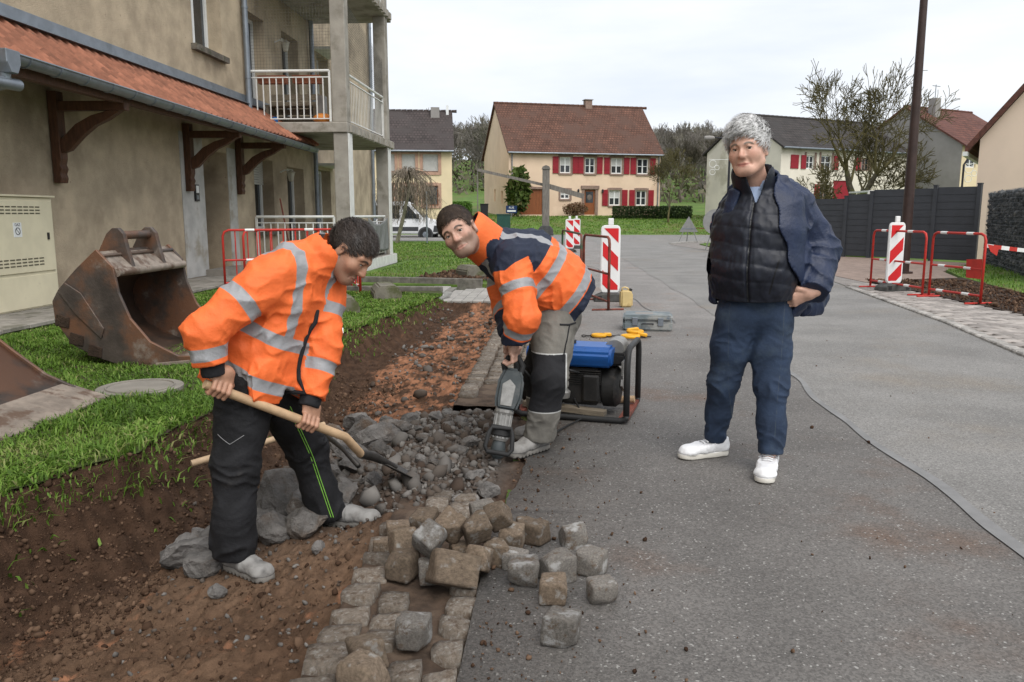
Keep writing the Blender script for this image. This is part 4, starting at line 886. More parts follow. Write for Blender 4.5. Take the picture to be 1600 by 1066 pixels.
# red-shuttered house
up_w = [(4.27,5.21),(6.41,7.31),(8.69,9.68),(11.01,12.02)]; lo_w = [(8.57,9.56),(10.96,11.92)]
ops1 = [(a, b, 4.58, 5.86) for a, b in up_w]+[(a, b, 2.0, 3.25) for a, b in lo_w]+[(4.34,5.14,2.52,3.2), (6.4,7.36,1.25,3.3), (.74,2.84,1.25,3.3)]
h1, f1, r1 = house('shuttered_house', 'cream house with brown tiled roof and red shutters across the lawn', (-4.12,65), R(17.9), 13.1, 9, 1.22, 6.35, 10.4, M_cream, M_rt1, ops1, side_ops=[(2.0,2.5,2.2,3.2),(4.6,5.1,2.4,3.4)])
bz = 1.22
for i, (a, b, c, d) in enumerate(ops1[:7]):
    wnd = window(h1, f1, a, b, c-bz, d-bz, .18, M_pvc, t=.09, muls=1, bars=1, curtain=(i % 2 == 0)); bb = B(); fbox(bb, f1, a-.16, a, c-bz-.1, d-bz+.18, .004, .03); fbox(bb, f1, b, b+.16, c-bz-.1, d-bz+.18, .004, .03); fbox(bb, f1, a, b, d-bz, d-bz+.2, .004, .035); fbox(bb, f1, a-.1, b+.1, c-bz-.14, c-bz, .004, .08)
    bb.build('stone_surround', M_stone, wnd)
    if i < 6:
        for s0 in (a-.62, b+.14):
            s_ = fbox(B(), f1, s0, s0+.48, c-bz-.02, d-bz+.03, .035, .075).build('shutter', M_red, h1)
            for zz in (.25, .75): fbox(B(), f1, s0+.02, s0+.46, c-bz+(d-c)*zz-.05, c-bz+(d-c)*zz+.05, .075, .09).build('shutter_batten', M_red, s_)
dr1 = fbox(B(), f1, 6.43, 7.33, .02, 2.05, -.17, -.1).build('door', M_doorw, h1); B().lathe([(.10,-.02),(.22,0),(.22,.05),(.10,.07)], 16, f1(6.88, 1.45, -.09), 'y').build('wreath', mat('wreath', (.16,.13,.11), .9, .4, 30), dr1)
fbox(B(), f1, 6.55, 7.2, 1.0, 1.9, -.1, -.092).build('door_glass', M_glass, dr1)
bb = B(); fbox(bb, f1, 6.18, 6.4, 0, 2.1, .004, .06); fbox(bb, f1, 7.36, 7.58, 0, 2.1, .004, .06); fbox(bb, f1, 6.1, 7.66, 2.1, 2.38, .004, .12); bb.build('door_surround', M_stone, h1)
gd = B(); [fbox(gd, f1, .76+k*.26, .76+k*.26+.245, .05, 2.05, -.17, -.12) for k in range(8)]; gdo = gd.build('garage_door', M_doorw, h1); fbox(B(), f1, .6, 2.98, 2.08, 2.25, .004, .05).build('lintel', M_stone, gdo)
for x, z in ((5.85, 1.95), (7.95, 1.95)): B().lathe([(.03,-.14),(.08,-.1),(.09,.08),(.03,.16)], 8, f1(x, z, .12)).build('wall_lamp', M_blk, h1)
B().tube([f1(.25, 0, .08), f1(.25, 4.9, .08)], .05, 8).build('downpipe', M_zinc, h1); B().tube([f1(12.9, 0, .08), f1(12.9, 4.9, .08)], .05, 8).build('downpipe', M_zinc, h1)
ch = B().box(7.9, 8.5, 4.2, 4.8, 7.8, 9.75).build('chimney', M_stone, r1); B().box(7.82,8.58,4.12,4.88,9.78,9.84).build('chimney_cap', M_greyr, r1)
# yellow house on the left behind the van
ops2 = [(11.0-2.02, 11.0-.93, 4.25, 5.5), (11-3.5, 11-2.55, 4.25, 5.5), (11-4.9, 11-4.0, 4.25, 5.5), (11-4.9, 11-4.1, 1.9, 3.3), (11-3.5, 11-2.6, 1.9, 3.3), (11-2.0, 11-.95, 1.9, 3.3)]
h2, f2, r2 = house('yellow_house', 'yellow rendered house with dark tiled roof behind the white van', (-18.66,56.3), R(9), 11.05, 9, -.1, 5.85, 8.9, M_cream2, M_rt2, ops2)
for i, (a, b, c, d) in enumerate(ops2):
    wnd = window(h2, f2, a, b, c+.1, d+.1, .18, M_doorw if i > 2 else M_stone, t=.07, muls=0, shutter=(d-c-.08) if i < 3 else 0); bb = B(); fbox(bb, f2, a-.22, a, c-.08, d+.28, .004, .05); fbox(bb, f2, b, b+.22, c-.08, d+.28, .004, .05); fbox(bb, f2, a, b, d+.1, d+.32, .004, .05); fbox(bb, f2, a-.1, b+.1, c-.1, c+.1, .004, .07); bb.build('stone_surround', M_pink, wnd)
B().box(9.6,10.25,3.6,4.4,7.5,9.3).build('chimney', M_greyr, r2); B().box(9.45,10.4,3.45,4.55,7.4,7.9).build('chimney_flashing', M_zinc, r2)
B().box(10.75,10.95,4.0,4.1,7.8,9.5).build('antenna_panel', M_pvc, r2); B().tube([(10.85,4.15,6.8),(10.85,4.15,9.4)], .04, 6).build('antenna_mast', M_zinc, r2)
# off-white house with dark roof and red shutters (right)
ops3 = [(.85,1.55,4.3,5.2),(2.26,3.03,4.3,5.2),(3.62,4.67,4.3,5.25),(3.66,4.6,.6,3.3),(4.95,6.6,.5,3.6),(7.6,8.4,4.3,5.2)]
h3, f3, r3 = house('old_farmhouse', 'off-white farmhouse with dark mossy roof behind the bare walnut tree', (14.53,55), R(30), 12.2, 7.4, .1, 5.75, 8.0, M_offw, M_rt3, ops3)
for i, (a, b, c, d) in enumerate(ops3):
    if i == 4: fbox(B(), f3, a+.02, b-.02, c-.1, d-.12, -.15, -.08).build('barn_door', M_red, h3); continue
    if i == 0: fbox(B(), f3, a, b, c-.1, d-.1, .01, .05).build('shutter', M_red, h3); continue
    wnd = window(h3, f3, a, b, c-.1, d-.1, .18, M_pvc if i < 3 else M_stone, t=.08, muls=1, bars=1); bb = B(); fbox(bb, f3, a-.15, a, c-.1, d+.1, .004, .04); fbox(bb, f3, b, b+.15, c-.1, d+.1, .004, .04); bb.build('stone_surround', M_stone, wnd)
for s0, c, d in ((1.78,4.3,5.2), (4.85,4.3,5.25), (3.15,.6,3.3), (7.0,4.3,5.2)): fbox(B(), f3, s0, s0+.42, c-.1, d-.1, .03, .07).build('shutter', M_red, h3)
# grey-gabled house behind the lamp post
ops4 = [(.55,1.7,4.6,5.6),(2.6,3.6,4.6,5.6)]
h4, f4, r4 = house('gabled_house', 'house with grey gable and red roof beyond the grey fence', (28.46,60), R(32), 8, 9.5, .3, 6.2, 9.2, M_cream2, M_rt4, ops4, side_ops=[(5.6,6.6,4.0,5.6)])
B().add([(-.02,0,-.8),(-.02,9.5,-.8),(-.02,9.5,5.9),(-.02,4.75,8.8),(-.02,0,5.9)], [(0,1,2,3,4)]).build('gable_face', M_greyr, h4); frs = frame((-.03,0,0), (0,1,0), (-1,0,0))
fbox(B(), frs, 5.6, 6.6, 3.7, 5.3, 0, .05).build('gable_window', M_pvc, h4)
for a, b, c, d in ops4: window(h4, f4, a, b, c-.3, d-.3, .18, M_pvc, t=.09)
B().box(1.6,2.2,3.4,4.0,8,9.6).build('chimney', M_greyr, r4); B().tube([(1.9,3.7,9.5),(1.9,3.7,10.6)], .03, 5).tube([(1.5,3.7,10.5),(2.4,3.7,10.5)], .025, 5).build('aerial', M_zinc, r4)
# peach house at the right edge: gable towards the street
h5 = thing('peach_house', 'plain peach rendered house gable rising behind the gabion wall', 'house', (12.0, 24.3, 0), R(-31))
b = B().prism([(0,-.3),(9,-.3),(9,3.4),(4.5,9.2),(0,3.4)], lambda u, v, d: (u, d, v), 0, 9); b.build('wall', M_peach, h5)
r = B(); sl5 = 5.8/4.5
for s in (0, 1):
    X = lambda x: x if s == 0 else 9-x
    P = [(X(-.35), -.18, 3.42-.35*sl5), (X(4.5), -.18, 9.22), (X(4.5), 9.2, 9.22), (X(-.35), 9.2, 3.42-.35*sl5)]; r.add(P+[(x, y, z+.22) for x, y, z in P], [(0,1,2,3),(7,6,5,4),(0,1,5,4),(1,2,6,5),(2,3,7,6),(3,0,4,7)])
r.build('roof', M_rt4, h5); B().bar((-.34,-.2,3.0), (-.34,9.2,3.0), .12, .12).build('fascia', M_pvc, h5)
# ---------------------------------------------------------------- fence, gabion wall, lamp post
M_fen = mat('anthracite', (.052,.057,.066), .5, .08, 3)
P_f = [(10.92,21.9,2.02), (10.19,22.75,2.0), (9.02,24.12,1.88), (8.51,24.72,1.76), (7.5,25.9,1.7), (6.6,26.95,1.62)]
fen = thing('slat_fence', 'anthracite horizontal slat fence along the brick drive', 'fence', (9.0,24.1,0))
u_ = Vector((-2.61,3.04,0)).normalized(); nn = Vector((u_.y,-u_.x,0))
for i, (x, y, zt) in enumerate(P_f):
    po = B(); p = Vector((x,y,0)); po.bar(p+Vector((0,0,0)), p+Vector((0,0,zt+.04)), .10, .10, u_); po.bar(p+Vector((0,0,zt+.04)), p+Vector((0,0,zt+.07)), .115, .115, u_); po.build('post', M_fen, fen, world=True)
    if i < len(P_f)-1:
        a, b2 = p, Vector((P_f[i+1][0], P_f[i+1][1], 0)); n_ = 10; zt2 = zt
        for k in range(n_):
            z0 = .06+(zt2-.08)*k/n_; z1 = .06+(zt2-.08)*(k+1)/n_-.020
            s_ = B(); s_.bar(a+u_*.055+Vector((0,0,(z0+z1)/2)), b2-u_*.055+Vector((0,0,(z0+z1)/2)), .03, z1-z0); s_.bar(a+u_*.055+Vector((0,0,z1+.010)), b2-u_*.055+Vector((0,0,z1+.010)), .014, .020); s_.build('slat', M_fen, fen, world=True)
gab = thing('gabion_wall', 'gabion wall of dark stones in wire baskets beside the fence', 'wall', (10.2,19,0))
ga, gb2 = Vector((10.85,21.3,0)), Vector((8.6,14.6,0)); gd_ = (gb2-ga); gl = gd_.length; gd_.normalize(); gn = Vector((gd_.y,-gd_.x,0)); gn = -gn if gn.x > 0 else gn
core = B(); core.bar(ga-gn*.25+Vector((0,0,.88)), gb2-gn*.25+Vector((0,0,.88)), .36, 1.74); core.build('core', mat('gabion_core', (.02,.02,.02), .95, .2), gab, world=True)
ps, ss = [], []
for s in np.arange(.03, gl, .085):
    for z in np.arange(.05, 1.8, .075):
        p = ga+gd_*(s+random.uniform(-.03,.03))+Vector((0,0,z+random.uniform(-.02,.02)))-gn*random.uniform(.02,.07); ps.append(p[:]); ss.append(random.uniform(.045,.07))
    for d in (.12,.2,.3,.4):
        p = ga+gd_*(s+random.uniform(-.03,.03))-gn*d+Vector((0,0,1.78)); ps.append(p[:]); ss.append(random.uniform(.045,.07))
gso = scatter_rocks('basket_stones', np.array(ps)-np.array(gab.location), ss, tinted('gabion_stone', [(.025,.027,.026), (.055,.057,.055), (.10,.10,.095), (.17,.168,.16)], .85, 0), 12); gso.parent = gab; gso['kind'] = 'stuff'
wm = B()
for s in np.arange(0, gl+.01, .1): q = ga+gd_*s+gn*.012; wm.bar(q+Vector((0,0,.02)), q+Vector((0,0,1.83)), .004, .004, gd_)
for z in np.arange(.03, 1.84, .1): wm.bar(ga+gn*.014+Vector((0,0,z)), gb2+gn*.014+Vector((0,0,z)), .004, .004)
wm.build('wire_mesh', M_zinc, gab, world=True)
M_rust = mat('brown_steel', (.045,.026,.022), .5, .2, 5)
lp = thing('lamp_post', 'tall dark brown street lamp post in front of the grey fence', 'lamp post', (7.42,17.8,.0))
B().tube([(0,0,0),(0,0,7.2)], [.115,.065], 12).build('pole', M_rust, lp, smooth=True); B().cyl((0,0,0),(0,0,.06),.19).build('base_plate', M_rust, lp); B().bar((0,0,7.1),(-1.2,-.2,7.5),.07,.07).build('arm', M_rust, lp); B().prism([(-.1,-.04),(.1,-.04),(.07,.06),(-.07,.06)], lambda u, v, d: (-1.3+d, -.2+u, 7.5+v), -.3, .2).build('lamp_head', M_rust, lp)
# white pergola roof behind the fence
pg = thing('white_pergola', 'white flat pergola roof showing above the grey fence', 'pergola', (12.6,30.5,0))
for x, y in ((-1.4,-.8),(1.4,-.8),(1.4,.8),(-1.4,.8)): B().box(x-.05,x+.05,y-.05,y+.05,0,2.05).build('post', M_white, pg)
for k in range(3): B().box(-1.7+k*1.15,-1.7+k*1.15+1.1,-1,1,2.06+k*.04,2.12+k*.04).build('roof_panel', M_white, pg)
B().box(-1.75,1.8,-1.06,-1.01,1.95,2.07).build('fascia', M_white, pg)
# far lamps, festive pole ornaments
fl2 = thing('street_lamp', 'arched black street lamp beside the off-white farmhouse', 'street lamp', (9.75,48,0))
B().tube([(0,0,0),(0,0,4.9),(-.1,0,5.4),(-.5,0,5.62),(-.9,0,5.66)], [.09,.06,.05,.045,.045], 8).build('pole', M_blk, fl2); B().lathe([(.02,-.3),(.11,-.25),(.13,.0),(.09,.25),(.03,.32)], 10, (-1.2,0,5.64), 'x').build('lamp_head', M_greyr, fl2)
def ornament(par, x0, z0, s):
    for cxo, czo, r_ in ((0,.12,.20),(.0,-.35,.16),(.25,-.1,.13)): B().tube([(x0+s*(cxo+r_*math.cos(a)), 0, z0+czo+r_*math.sin(a)) for a in np.linspace(.4, 6.5, 22)], .014, 5).build('ring', M_white, par)
    B().bar((x0-s*.22,0,z0+.36),(x0+s*.95,0,z0+.36),.025,.025).build('bar', M_white, par)
og = thing('pole_ornament', 'white curled festive ornament on the far lamp beside farmhouse', 'ornament', (8.8,48,0)); ornament(og, .0, 4.05, 1)
op_ = thing('street_lamp', 'thin dark lamp post before the house with grey gable', 'street lamp', (19.1,40,0)); B().tube([(0,0,0),(0,0,3.6),(.3,0,4.1),(1.2,0,4.25)], .05, 8).build('pole', M_blk, op_); B().lathe([(.02,-.25),(.1,-.2),(.1,.15),(.03,.25)], 8, (1.4,0,4.22), 'x').build('lamp_head', M_blk, op_)
og2 = thing('pole_ornament', 'white curled festive ornament on the lamp before grey gable', 'ornament', (19.35,40,0)); ornament(og2, .0, 3.3, 1)
# ---------------------------------------------------------------- well sweep, hedges, small street things
M_oldw = mat('weathered_beam', (.17,.155,.135), .9, .3, 5, .4, 25, stretch=(4,4,.5))
M_trimg = mat('dark_stone', (.07,.07,.068), .9, .2)
wl = thing('well_sweep', 'tall grey wooden well sweep post with long tilted beam', 'well', (-.88,50,.0))
B().box(-.22,.22,-.2,.2,0,4.0).build('post', M_oldw, wl, bevel=.03); B().prism([(-.27,4.0),(.27,4.0),(.2,4.16),(0,4.24),(-.2,4.16)], lambda u, v, d: (u, d, v), -.25, .25).build('cap', M_oldw, wl)
B().bar((-4.26,.23,4.0),(-.05,.23,3.05),.14,.17).build('beam', M_oldw, wl); B().bar((-.05,.26,3.05),(2.32,.26,2.37),.18,.30).build('counterweight_beam', M_oldw, wl); B().tube([(-4.24,.23,3.98),(-4.24,.23,1.1)], .035, 6).build('hanging_rod', M_oldw, wl)
B().prism([(-.5,0),(.5,0),(.45,.4),(.25,.6),(-.25,.6),(-.45,.4)], lambda u, v, d: (u, d, v), -.5, -.22).build('stone_base', M_trimg, wl, bevel=.04)
M_grn = mat('utility_green', (.02,.075,.055), .5, .08)
gbx = thing('utility_box', 'small dark green utility box behind the bending worker', 'utility box', (-3.62,52,.10)); B().box(-.42,.42,-.2,.2,0,1.15).build('body', M_grn, gbx, bevel=.01); B().box(-.40,-.02,-.215,-.202,.12,1.08).build('door', M_grn, gbx); B().box(.02,.40,-.215,-.202,.12,1.08).build('door', M_grn, gbx); B().box(-.46,.46,-.24,.24,1.152,1.2).build('lid', M_grn, gbx)
ss_ = thing('street_sign', 'small blue street name sign before the garage door', 'sign', (-3.72,62,.95)); B().tube([(0,0,0),(0,0,.9)], .03, 6).build('post', M_zinc, ss_); B().box(-.42,.42,-.03,-.01,.42,.98).build('plate', mat('sign_blue', (.01,.03,.10), .4, .05), ss_)
text('RUE', .22, Matrix.Translation((0,-.033,.82)) @ Matrix.Rotation(R(90), 4, 'X'), M_pvc, ss_); B().box(-.33,.33,-.034,-.031,.52,.64).build('lettering', M_pvc, ss_)
bn = thing('wheelie_bin', 'dark wheelie bin at the corner of the cream house', 'bin', (-6.0,64,1.05)); B().prism([(-.25,.08),(.25,.08),(.3,1.0),(-.3,1.0)], lambda u, v, d: (u, d, v), -.28, .28).build('body', M_blk, bn); B().box(-.32,.32,-.32,.32,1.002,1.06).build('lid', M_blk, bn); B().lathe([(.09,-.3),(.09,.3)], 10, (0,.25,.09), 'x').build('wheel', M_blk, bn)
# leaf clouds for shrubs and hedges
def leafy(name, label, cat, c, rad, n, m, size, seed, group=None, stem=True, boxy=False):
    r = np.random.default_rng(seed); t = thing(name, label, cat, (c[0], c[1], c[2]), 0, group)
    if boxy: p = r.uniform(-1, 1, (n, 3))*np.array(rad); p[:,2] = np.abs(p[:,2])
    else:
        p = r.normal(0, 1, (n, 3)); p /= np.linalg.norm(p, axis=1)[:, None]; p *= (r.random(n)**.4)[:, None]*(1+.28*fbm(p*1.0+seed, 1.6, 3, seed))[:, None]; p = p*np.array(rad); p[:,2] += rad[2]
    a = r.normal(0, 1, (n, 3)); a /= np.linalg.norm(a, axis=1)[:, None]; b_ = np.cross(a, r.normal(0, 1, (n, 3))); b_ /= np.linalg.norm(b_, axis=1)[:, None]; s = size*r.uniform(.6, 1.4, n)[:, None]
    V = np.stack([p-a*s, p+b_*s*.45, p+a*s, p-b_*s*.45], 1).reshape(-1, 3); F = np.arange(4*n).reshape(-1, 4)
    np_mesh('crown', V, F, m, parent=t, tint=np.repeat(np.clip(r.normal(.5,.25,n), 0, 1), 4))
    if stem: 
        sb = B()
        for k in range(4): sb.tube([(r.uniform(-.1,.1), r.uniform(-.1,.1), -.1), (r.uniform(-.4,.4)*rad[0], r.uniform(-.4,.4)*rad[1], rad[2]*1.1)], [.03,.012], 5)
        sb.build('trunk', mat('stem%d' % seed, (.06,.045,.03), .9, .2), t)
    return t
M_hedge = tinted('hedge_leaf', [(.010,.022,.006), (.02,.04,.01), (.035,.06,.014), (.05,.07,.02)], .6, .15)
M_bank = tinted('bank_leaf', [(.03,.07,.008), (.05,.12,.012), (.08,.17,.02), (.10,.18,.03)], .6, .2)
M_rustleaf = tinted('rust_leaf', [(.10,.05,.03), (.17,.09,.05), (.22,.13,.08), (.10,.10,.04)], .7, .15)
leafy('clipped_hedge', 'low dark clipped hedge below the shuttered house windows', 'hedge', (7.0,62.5,.95), (3.0,.55,.95), 9000, M_hedge, .07, 31, boxy=True)
leafy('clipped_hedge', 'long bright green hedge behind the white van', 'hedge', (-8.6,60,.3), (2.0,.9,1.9), 12000, M_bank, .08, 32, boxy=True)
leafy('shrub', 'reddish brown shrub left of the brown front door', 'shrub', (1.2,65.4,1.15), (1.05,.6,.55), 2200, M_rustleaf, .07, 33)
leafy('climbing_plant', 'tall palm like climber at the corner of cream house', 'plant', (-3.3,64.0,1.1), (1.0,.5,2.0), 700, M_leaf, .30, 34)
# ---------------------------------------------------------------- bare trees
def grow(rr, segs, p, d, ln, r, depth, P):
    n = P.get('steps', 3)
    for k in range(n):
        d2 = (d+Vector((rr.gauss(0,1), rr.gauss(0,1), rr.gauss(0,1)))*P['wob']+Vector((0,0,P['up']))).normalized()
        q = p+d2*ln/n; r2 = r*(1-.16); segs.append((p, q, r, r2, depth)); p, d, r = q, d2, r2
        if depth > 0 and k > 0 and rr.random() < P['side']:
            ax = d.orthogonal().normalized(); ax = Matrix.Rotation(rr.uniform(0, 6.28), 3, d) @ ax
            grow(rr, segs, p, (d+ax*rr.uniform(.7, 1.2)).normalized(), ln*rr.uniform(.5,.75), r*.55, depth-1, P)
    if depth > 0:
        m_ = rr.choice(P['fork'])
        for k in range(m_):
            ax = Matrix.Rotation(rr.uniform(0, 6.28)+k*6.28/m_, 3, d) @ d.orthogonal().normalized()
            grow(rr, segs, p, (d+ax*rr.uniform(*P['ang'])).normalized(), ln*rr.uniform(.62,.85), r*.72, depth-1, P)
def seg_mesh(segs, sides=lambda r: 6 if r > .05 else (4 if r > .015 else 3), rmin=.0):
    Vs, Fs, n0 = [], [], 0
    for p, q, r, r2, _ in segs:
        d = (q-p).normalized(); x = d.orthogonal().normalized(); y = d.cross(x); n = sides(r); r, r2 = max(r, rmin), max(r2, rmin)
        for c, rr_ in ((p, r), (q, r2)):
            for k in range(n): a = 6.2832*k/n; Vs.append((c+(x*math.cos(a)+y*math.sin(a))*rr_)[:])
        Fs += [(n0+k, n0+(k+1) % n, n0+n+(k+1) % n, n0+n+k) for k in range(n)]; n0 += 2*n
    return np.array(Vs), np.array(Fs)
def bare_tree(name, label, loc, stems, seed, P, m, rmin=.006, group=None):
    rr = random.Random(seed); segs = []; t = thing(name, label, 'tree', loc, 0, group); tr = []
    for (p, d, ln, r, dep) in stems: grow(rr, segs, Vector(p), Vector(d).normalized(), ln, r, dep, P)
    mx = max(s[4] for s in segs); T = [s for s in segs if s[4] >= mx-0]; K = [s for s in segs if s[4] < mx]
    V, F = seg_mesh(T); np_mesh('trunk', V, F, m[0], parent=t, smooth=True); V, F = seg_mesh(K, rmin=rmin); np_mesh('crown', V, F, m[1], parent=t); return t
M_bark = mat('bark', (.085,.075,.05), .95, .3, 6, .5, 20, col2=(.10,.10,.035), s2=1.5); M_twig = mat('twigs', (.085,.072,.052), .95, .3, 3); M_twigo = mat('olive_twigs', (.115,.10,.042), .95, .3, 3)
PW = dict(wob=.2, up=.07, side=.72, fork=[2,3], ang=(.3,.7), steps=3)
wn = bare_tree('walnut_tree', 'big bare walnut tree with mossy spreading limbs behind the fence', (11.7,33,0), [((0,0,0),(.12,0,1),1.5,.26,0),((.05,0,1.25),(-.75,.1,.8),1.25,.17,5),((.12,0,1.4),(-.16,.2,1),2.0,.20,5),((.2,0,1.4),(.50,.1,1),1.9,.18,5),((.2,0,1.35),(.95,-.2,.45),1.3,.13,5),((.05,0,1.2),(-.95,.1,.45),1.15,.11,5),((.2,.1,1.4),(.1,.5,.9),1.4,.13,5)], 5, PW, (M_bark, M_twigo), .013); wn.scale = (.80, .80, .90)
PS = dict(wob=.14, up=.12, side=.6, fork=[2,3], ang=(.3,.6), steps=3)
bare_tree('young_tree', 'small bare round headed tree on the lawn beside shuttered house', (7.9,59.5,.6), [((0,0,0),(0,0,1),1.3,.09,0),((0,0,1.2),(.1,0,1),1.3,.06,5),((0,0,1.2),(.5,.1,.8),1.2,.05,5),((0,0,1.2),(-.5,.1,.8),1.2,.05,5)], 9, PS, (M_bark, M_twigo), .011)
for i, (x, y, z, h, lb) in enumerate([(13.5,92,2.6,3.0,'bare tree right beside the shuttered house roof end'), (16.5,88,2.4,3.2,'tall bare tree half hidden by the far street lamp'), (20.5,95,2.8,2.9,'bare tree behind the left gable of the farmhouse'), (34,96,3,3.3,'bare tree top showing above the dark farmhouse roof'), (46,84,2.6,2.6,'bare tree between farmhouse and grey gabled house'), (11.0,98,3,2.4,'low bare tree next to cream house right corner'), (31.5,50,.2,2.2,'bushy bare tree left of the grey gable'), (24.5,46,.1,1.9,'brown bare shrub tree behind the white pergola'), (40,90,2.7,2.9,'bare tree behind farmhouse ridge right end')]):
    bare_tree('bare_tree', lb, (x, y, z), [((0,0,0),(0,0,1),h*.5,.16,0),((0,0,h*.45),(.2,0,1),h*.62,.11,5),((0,0,h*.45),(-.4,.2,.9),h*.55,.09,5),((0,0,h*.45),(.4,-.2,.8),h*.55,.08,5)], 40+i, PS, (M_bark, M_twig), .016, 'bare trees behind the houses')
# weeping tree before the van
wt = thing('weeping_tree', 'bare weeping tree with hanging twigs before the white van', 'tree', (-7.2,37,-.05)); rr = random.Random(3)
B().tube([(-.35,0,0),(-.1,0,.9),(.1,0,1.7),(.3,0,2.5),(.2,0,3.0)], [.10,.085,.075,.06,.05], 8).build('trunk', mat('pale_bark', (.20,.19,.13), .9, .3, 5), wt, smooth=True)
segs = []
for k in range(165):
    a = rr.uniform(0, 6.28); rad = rr.uniform(.35, 1.5); top = Vector((.2, 0, rr.uniform(2.7, 3.1))); hgt = rr.uniform(3.1, 3.62)-.25*rad
    pts = [top.lerp(Vector((.2+rad*math.cos(a)*s, rad*math.sin(a)*s, hgt)), 1) if s > 0 else top for s in (0, .35, .7, .95)]
    pts[1].z = (top.z+hgt)/2+.25; pts[2].z = hgt; pts[3].z = hgt-.25
    ln = rr.uniform(.7, 2.1); q = pts[3]
    for j in range(5): q = q+Vector((math.cos(a)*.05+rr.gauss(0,.05), math.sin(a)*.05+rr.gauss(0,.05), -ln/5)); pts.append(q.copy())
    for j in range(len(pts)-1): segs.append((pts[j], pts[j+1], .014-.001*j, .013-.001*j, 1))
    for j in range(4, len(pts)-1):
        for _ in range(2): e = pts[j]+Vector((rr.gauss(0,.12), rr.gauss(0,.12), -rr.uniform(.15,.4))); segs.append((pts[j], e, .006, .005, 0))
V, F = seg_mesh(segs, lambda r: 3, .006); np_mesh('crown', V, F, mat('weeping_twigs', (.20,.165,.125), .95, .3, 3), parent=wt)
st_ = tag(B().tube([(-6.05,36.5,-.1),(-6.05,36.5,2.3)], .035, 8).build('support_post', M_zinc), 'thin grey post beside the weeping tree', 'post')
# wooded hill
variants = []
for k in range(6):
    rr = random.Random(900+k); segs = []; grow(rr, segs, Vector((0,0,0)), Vector((0,0,1)), 2.6, .16, 0, PS)
    for j in range(3): grow(rr, segs, Vector((0,0,2.2)), Vector((rr.gauss(0,.4), rr.gauss(0,.4), 1)).normalized(), 2.3, .10, 4, dict(PS, side=.5))
    variants.append(seg_mesh([s for s in segs], lambda r: 3, .03))
Vs, Fs, Ts, n0 = [], [], [], 0
for k in range(520):
    y = rng.uniform(120, 300); x = rng.uniform(-.75*y, .75*y) if k > 200 else rng.uniform(-.22*y, .34*y)
    V, F = variants[rng.integers(6)]; a = rng.uniform(0, 6.28); c_, s_ = math.cos(a), math.sin(a); sc = rng.uniform(.85, 1.35)
    Vr = np.stack([V[:,0]*c_-V[:,1]*s_, V[:,0]*s_+V[:,1]*c_, V[:,2]], -1)*sc+[x, y, float(terrain(x, y))-.3]; Vs.append(Vr); Fs.append(F+n0); n0 += len(V); Ts.append(np.full(len(V), rng.random()))
stuff(np_mesh('far_wood', np.concatenate(Vs), np.concatenate(Fs), tinted('far_wood_bark', [(.13,.115,.10), (.18,.16,.14), (.22,.20,.175), (.17,.155,.11)], .95, 0), tint=np.concatenate(Ts)), 'grey brown leafless wood on the far hillside', 'wood')
print('wood tris', sum(len(f) for f in Fs)*2)
# undergrowth of the wood
n = 26000; Y = 110+rng.random(n)*200; X = (rng.random(n)-.5)*1.5*Y; p = np.stack([X, Y, terrain(X, Y)+rng.random(n)*2.6], -1); a = rng.normal(0,1,(n,3)); a /= np.linalg.norm(a,axis=1)[:,None]; b_ = np.cross(a, rng.normal(0,1,(n,3))); b_ /= np.linalg.norm(b_,axis=1)[:,None]; s = rng.uniform(.2,.7,n)[:,None]
stuff(np_mesh('undergrowth', np.stack([p-a*s, p+b_*s*.5, p+a*s, p-b_*s*.5], 1).reshape(-1,3), np.arange(4*n).reshape(-1,4), tinted('undergrowth_leaf', [(.10,.088,.065),(.14,.12,.09),(.11,.115,.06),(.17,.145,.11)], .95, 0), tint=np.repeat(rng.random(n),4)), 'brown undergrowth below the far leafless wood', 'undergrowth')
# ---------------------------------------------------------------- white van
van = thing('white_van', 'white minibus parked behind the weeping tree', 'van', (-9.5,46,-.2))
M_van = mat('van_white', (.72,.73,.74), .3, .03, 2, spec=.5); M_trim = mat('van_trim', (.045,.047,.05), .6, .1); M_tyre = mat('tyre', (.02,.02,.02), .85, .1)
prof = [(-2.9,.42),(2.55,.38),(2.85,.5),(2.9,.95),(2.72,1.08),(1.85,1.26),(1.05,2.08),(.75,2.2),(-2.75,2.26),(-2.92,2.1)]
body = B().prism(prof, lambda u, v, d: (u, d*(1-.09*max(0, (v-1.1)/1.1)), v), -.95, .95).build('body', M_van, van, bevel=.05, seg=2, smooth=True)
def side(poly, nm, m, par, d=.958, th=.012): return B().prism(poly, lambda u, v, q: (u, -(d*(1-.09*max(0, (v-1.1)/1.1))+q), v), 0, th).build(nm, m, par)
side([(-1.9,1.25),(-.75,1.25),(-.75,1.98),(-1.9,1.98)], 'side_window', M_glass, van); side([(-.55,1.25),(.5,1.25),(.5,1.98),(-.55,1.98)], 'side_window', M_glass, van)
dv_ = side([(.62,.5),(1.62,.5),(1.68,1.2),(.95,2.05),(.62,2.05)], 'door', M_van, van); side([(.70,1.25),(1.62,1.25),(.98,1.96),(.70,1.96)], 'door_window', M_glass, dv_, .972); side([(.68,1.05),(.85,1.05),(.85,1.09),(.68,1.09)], 'door_handle', M_trim, dv_, .975)
side([(-2.9,.55),(1.55,.55),(1.55,.78),(-2.9,.78)], 'side_trim', M_trim, van, .962, .02); side([(2.38,.5),(2.87,.5),(2.87,.85),(2.45,.85)], 'bumper_corner', M_trim, van, .962, .02)
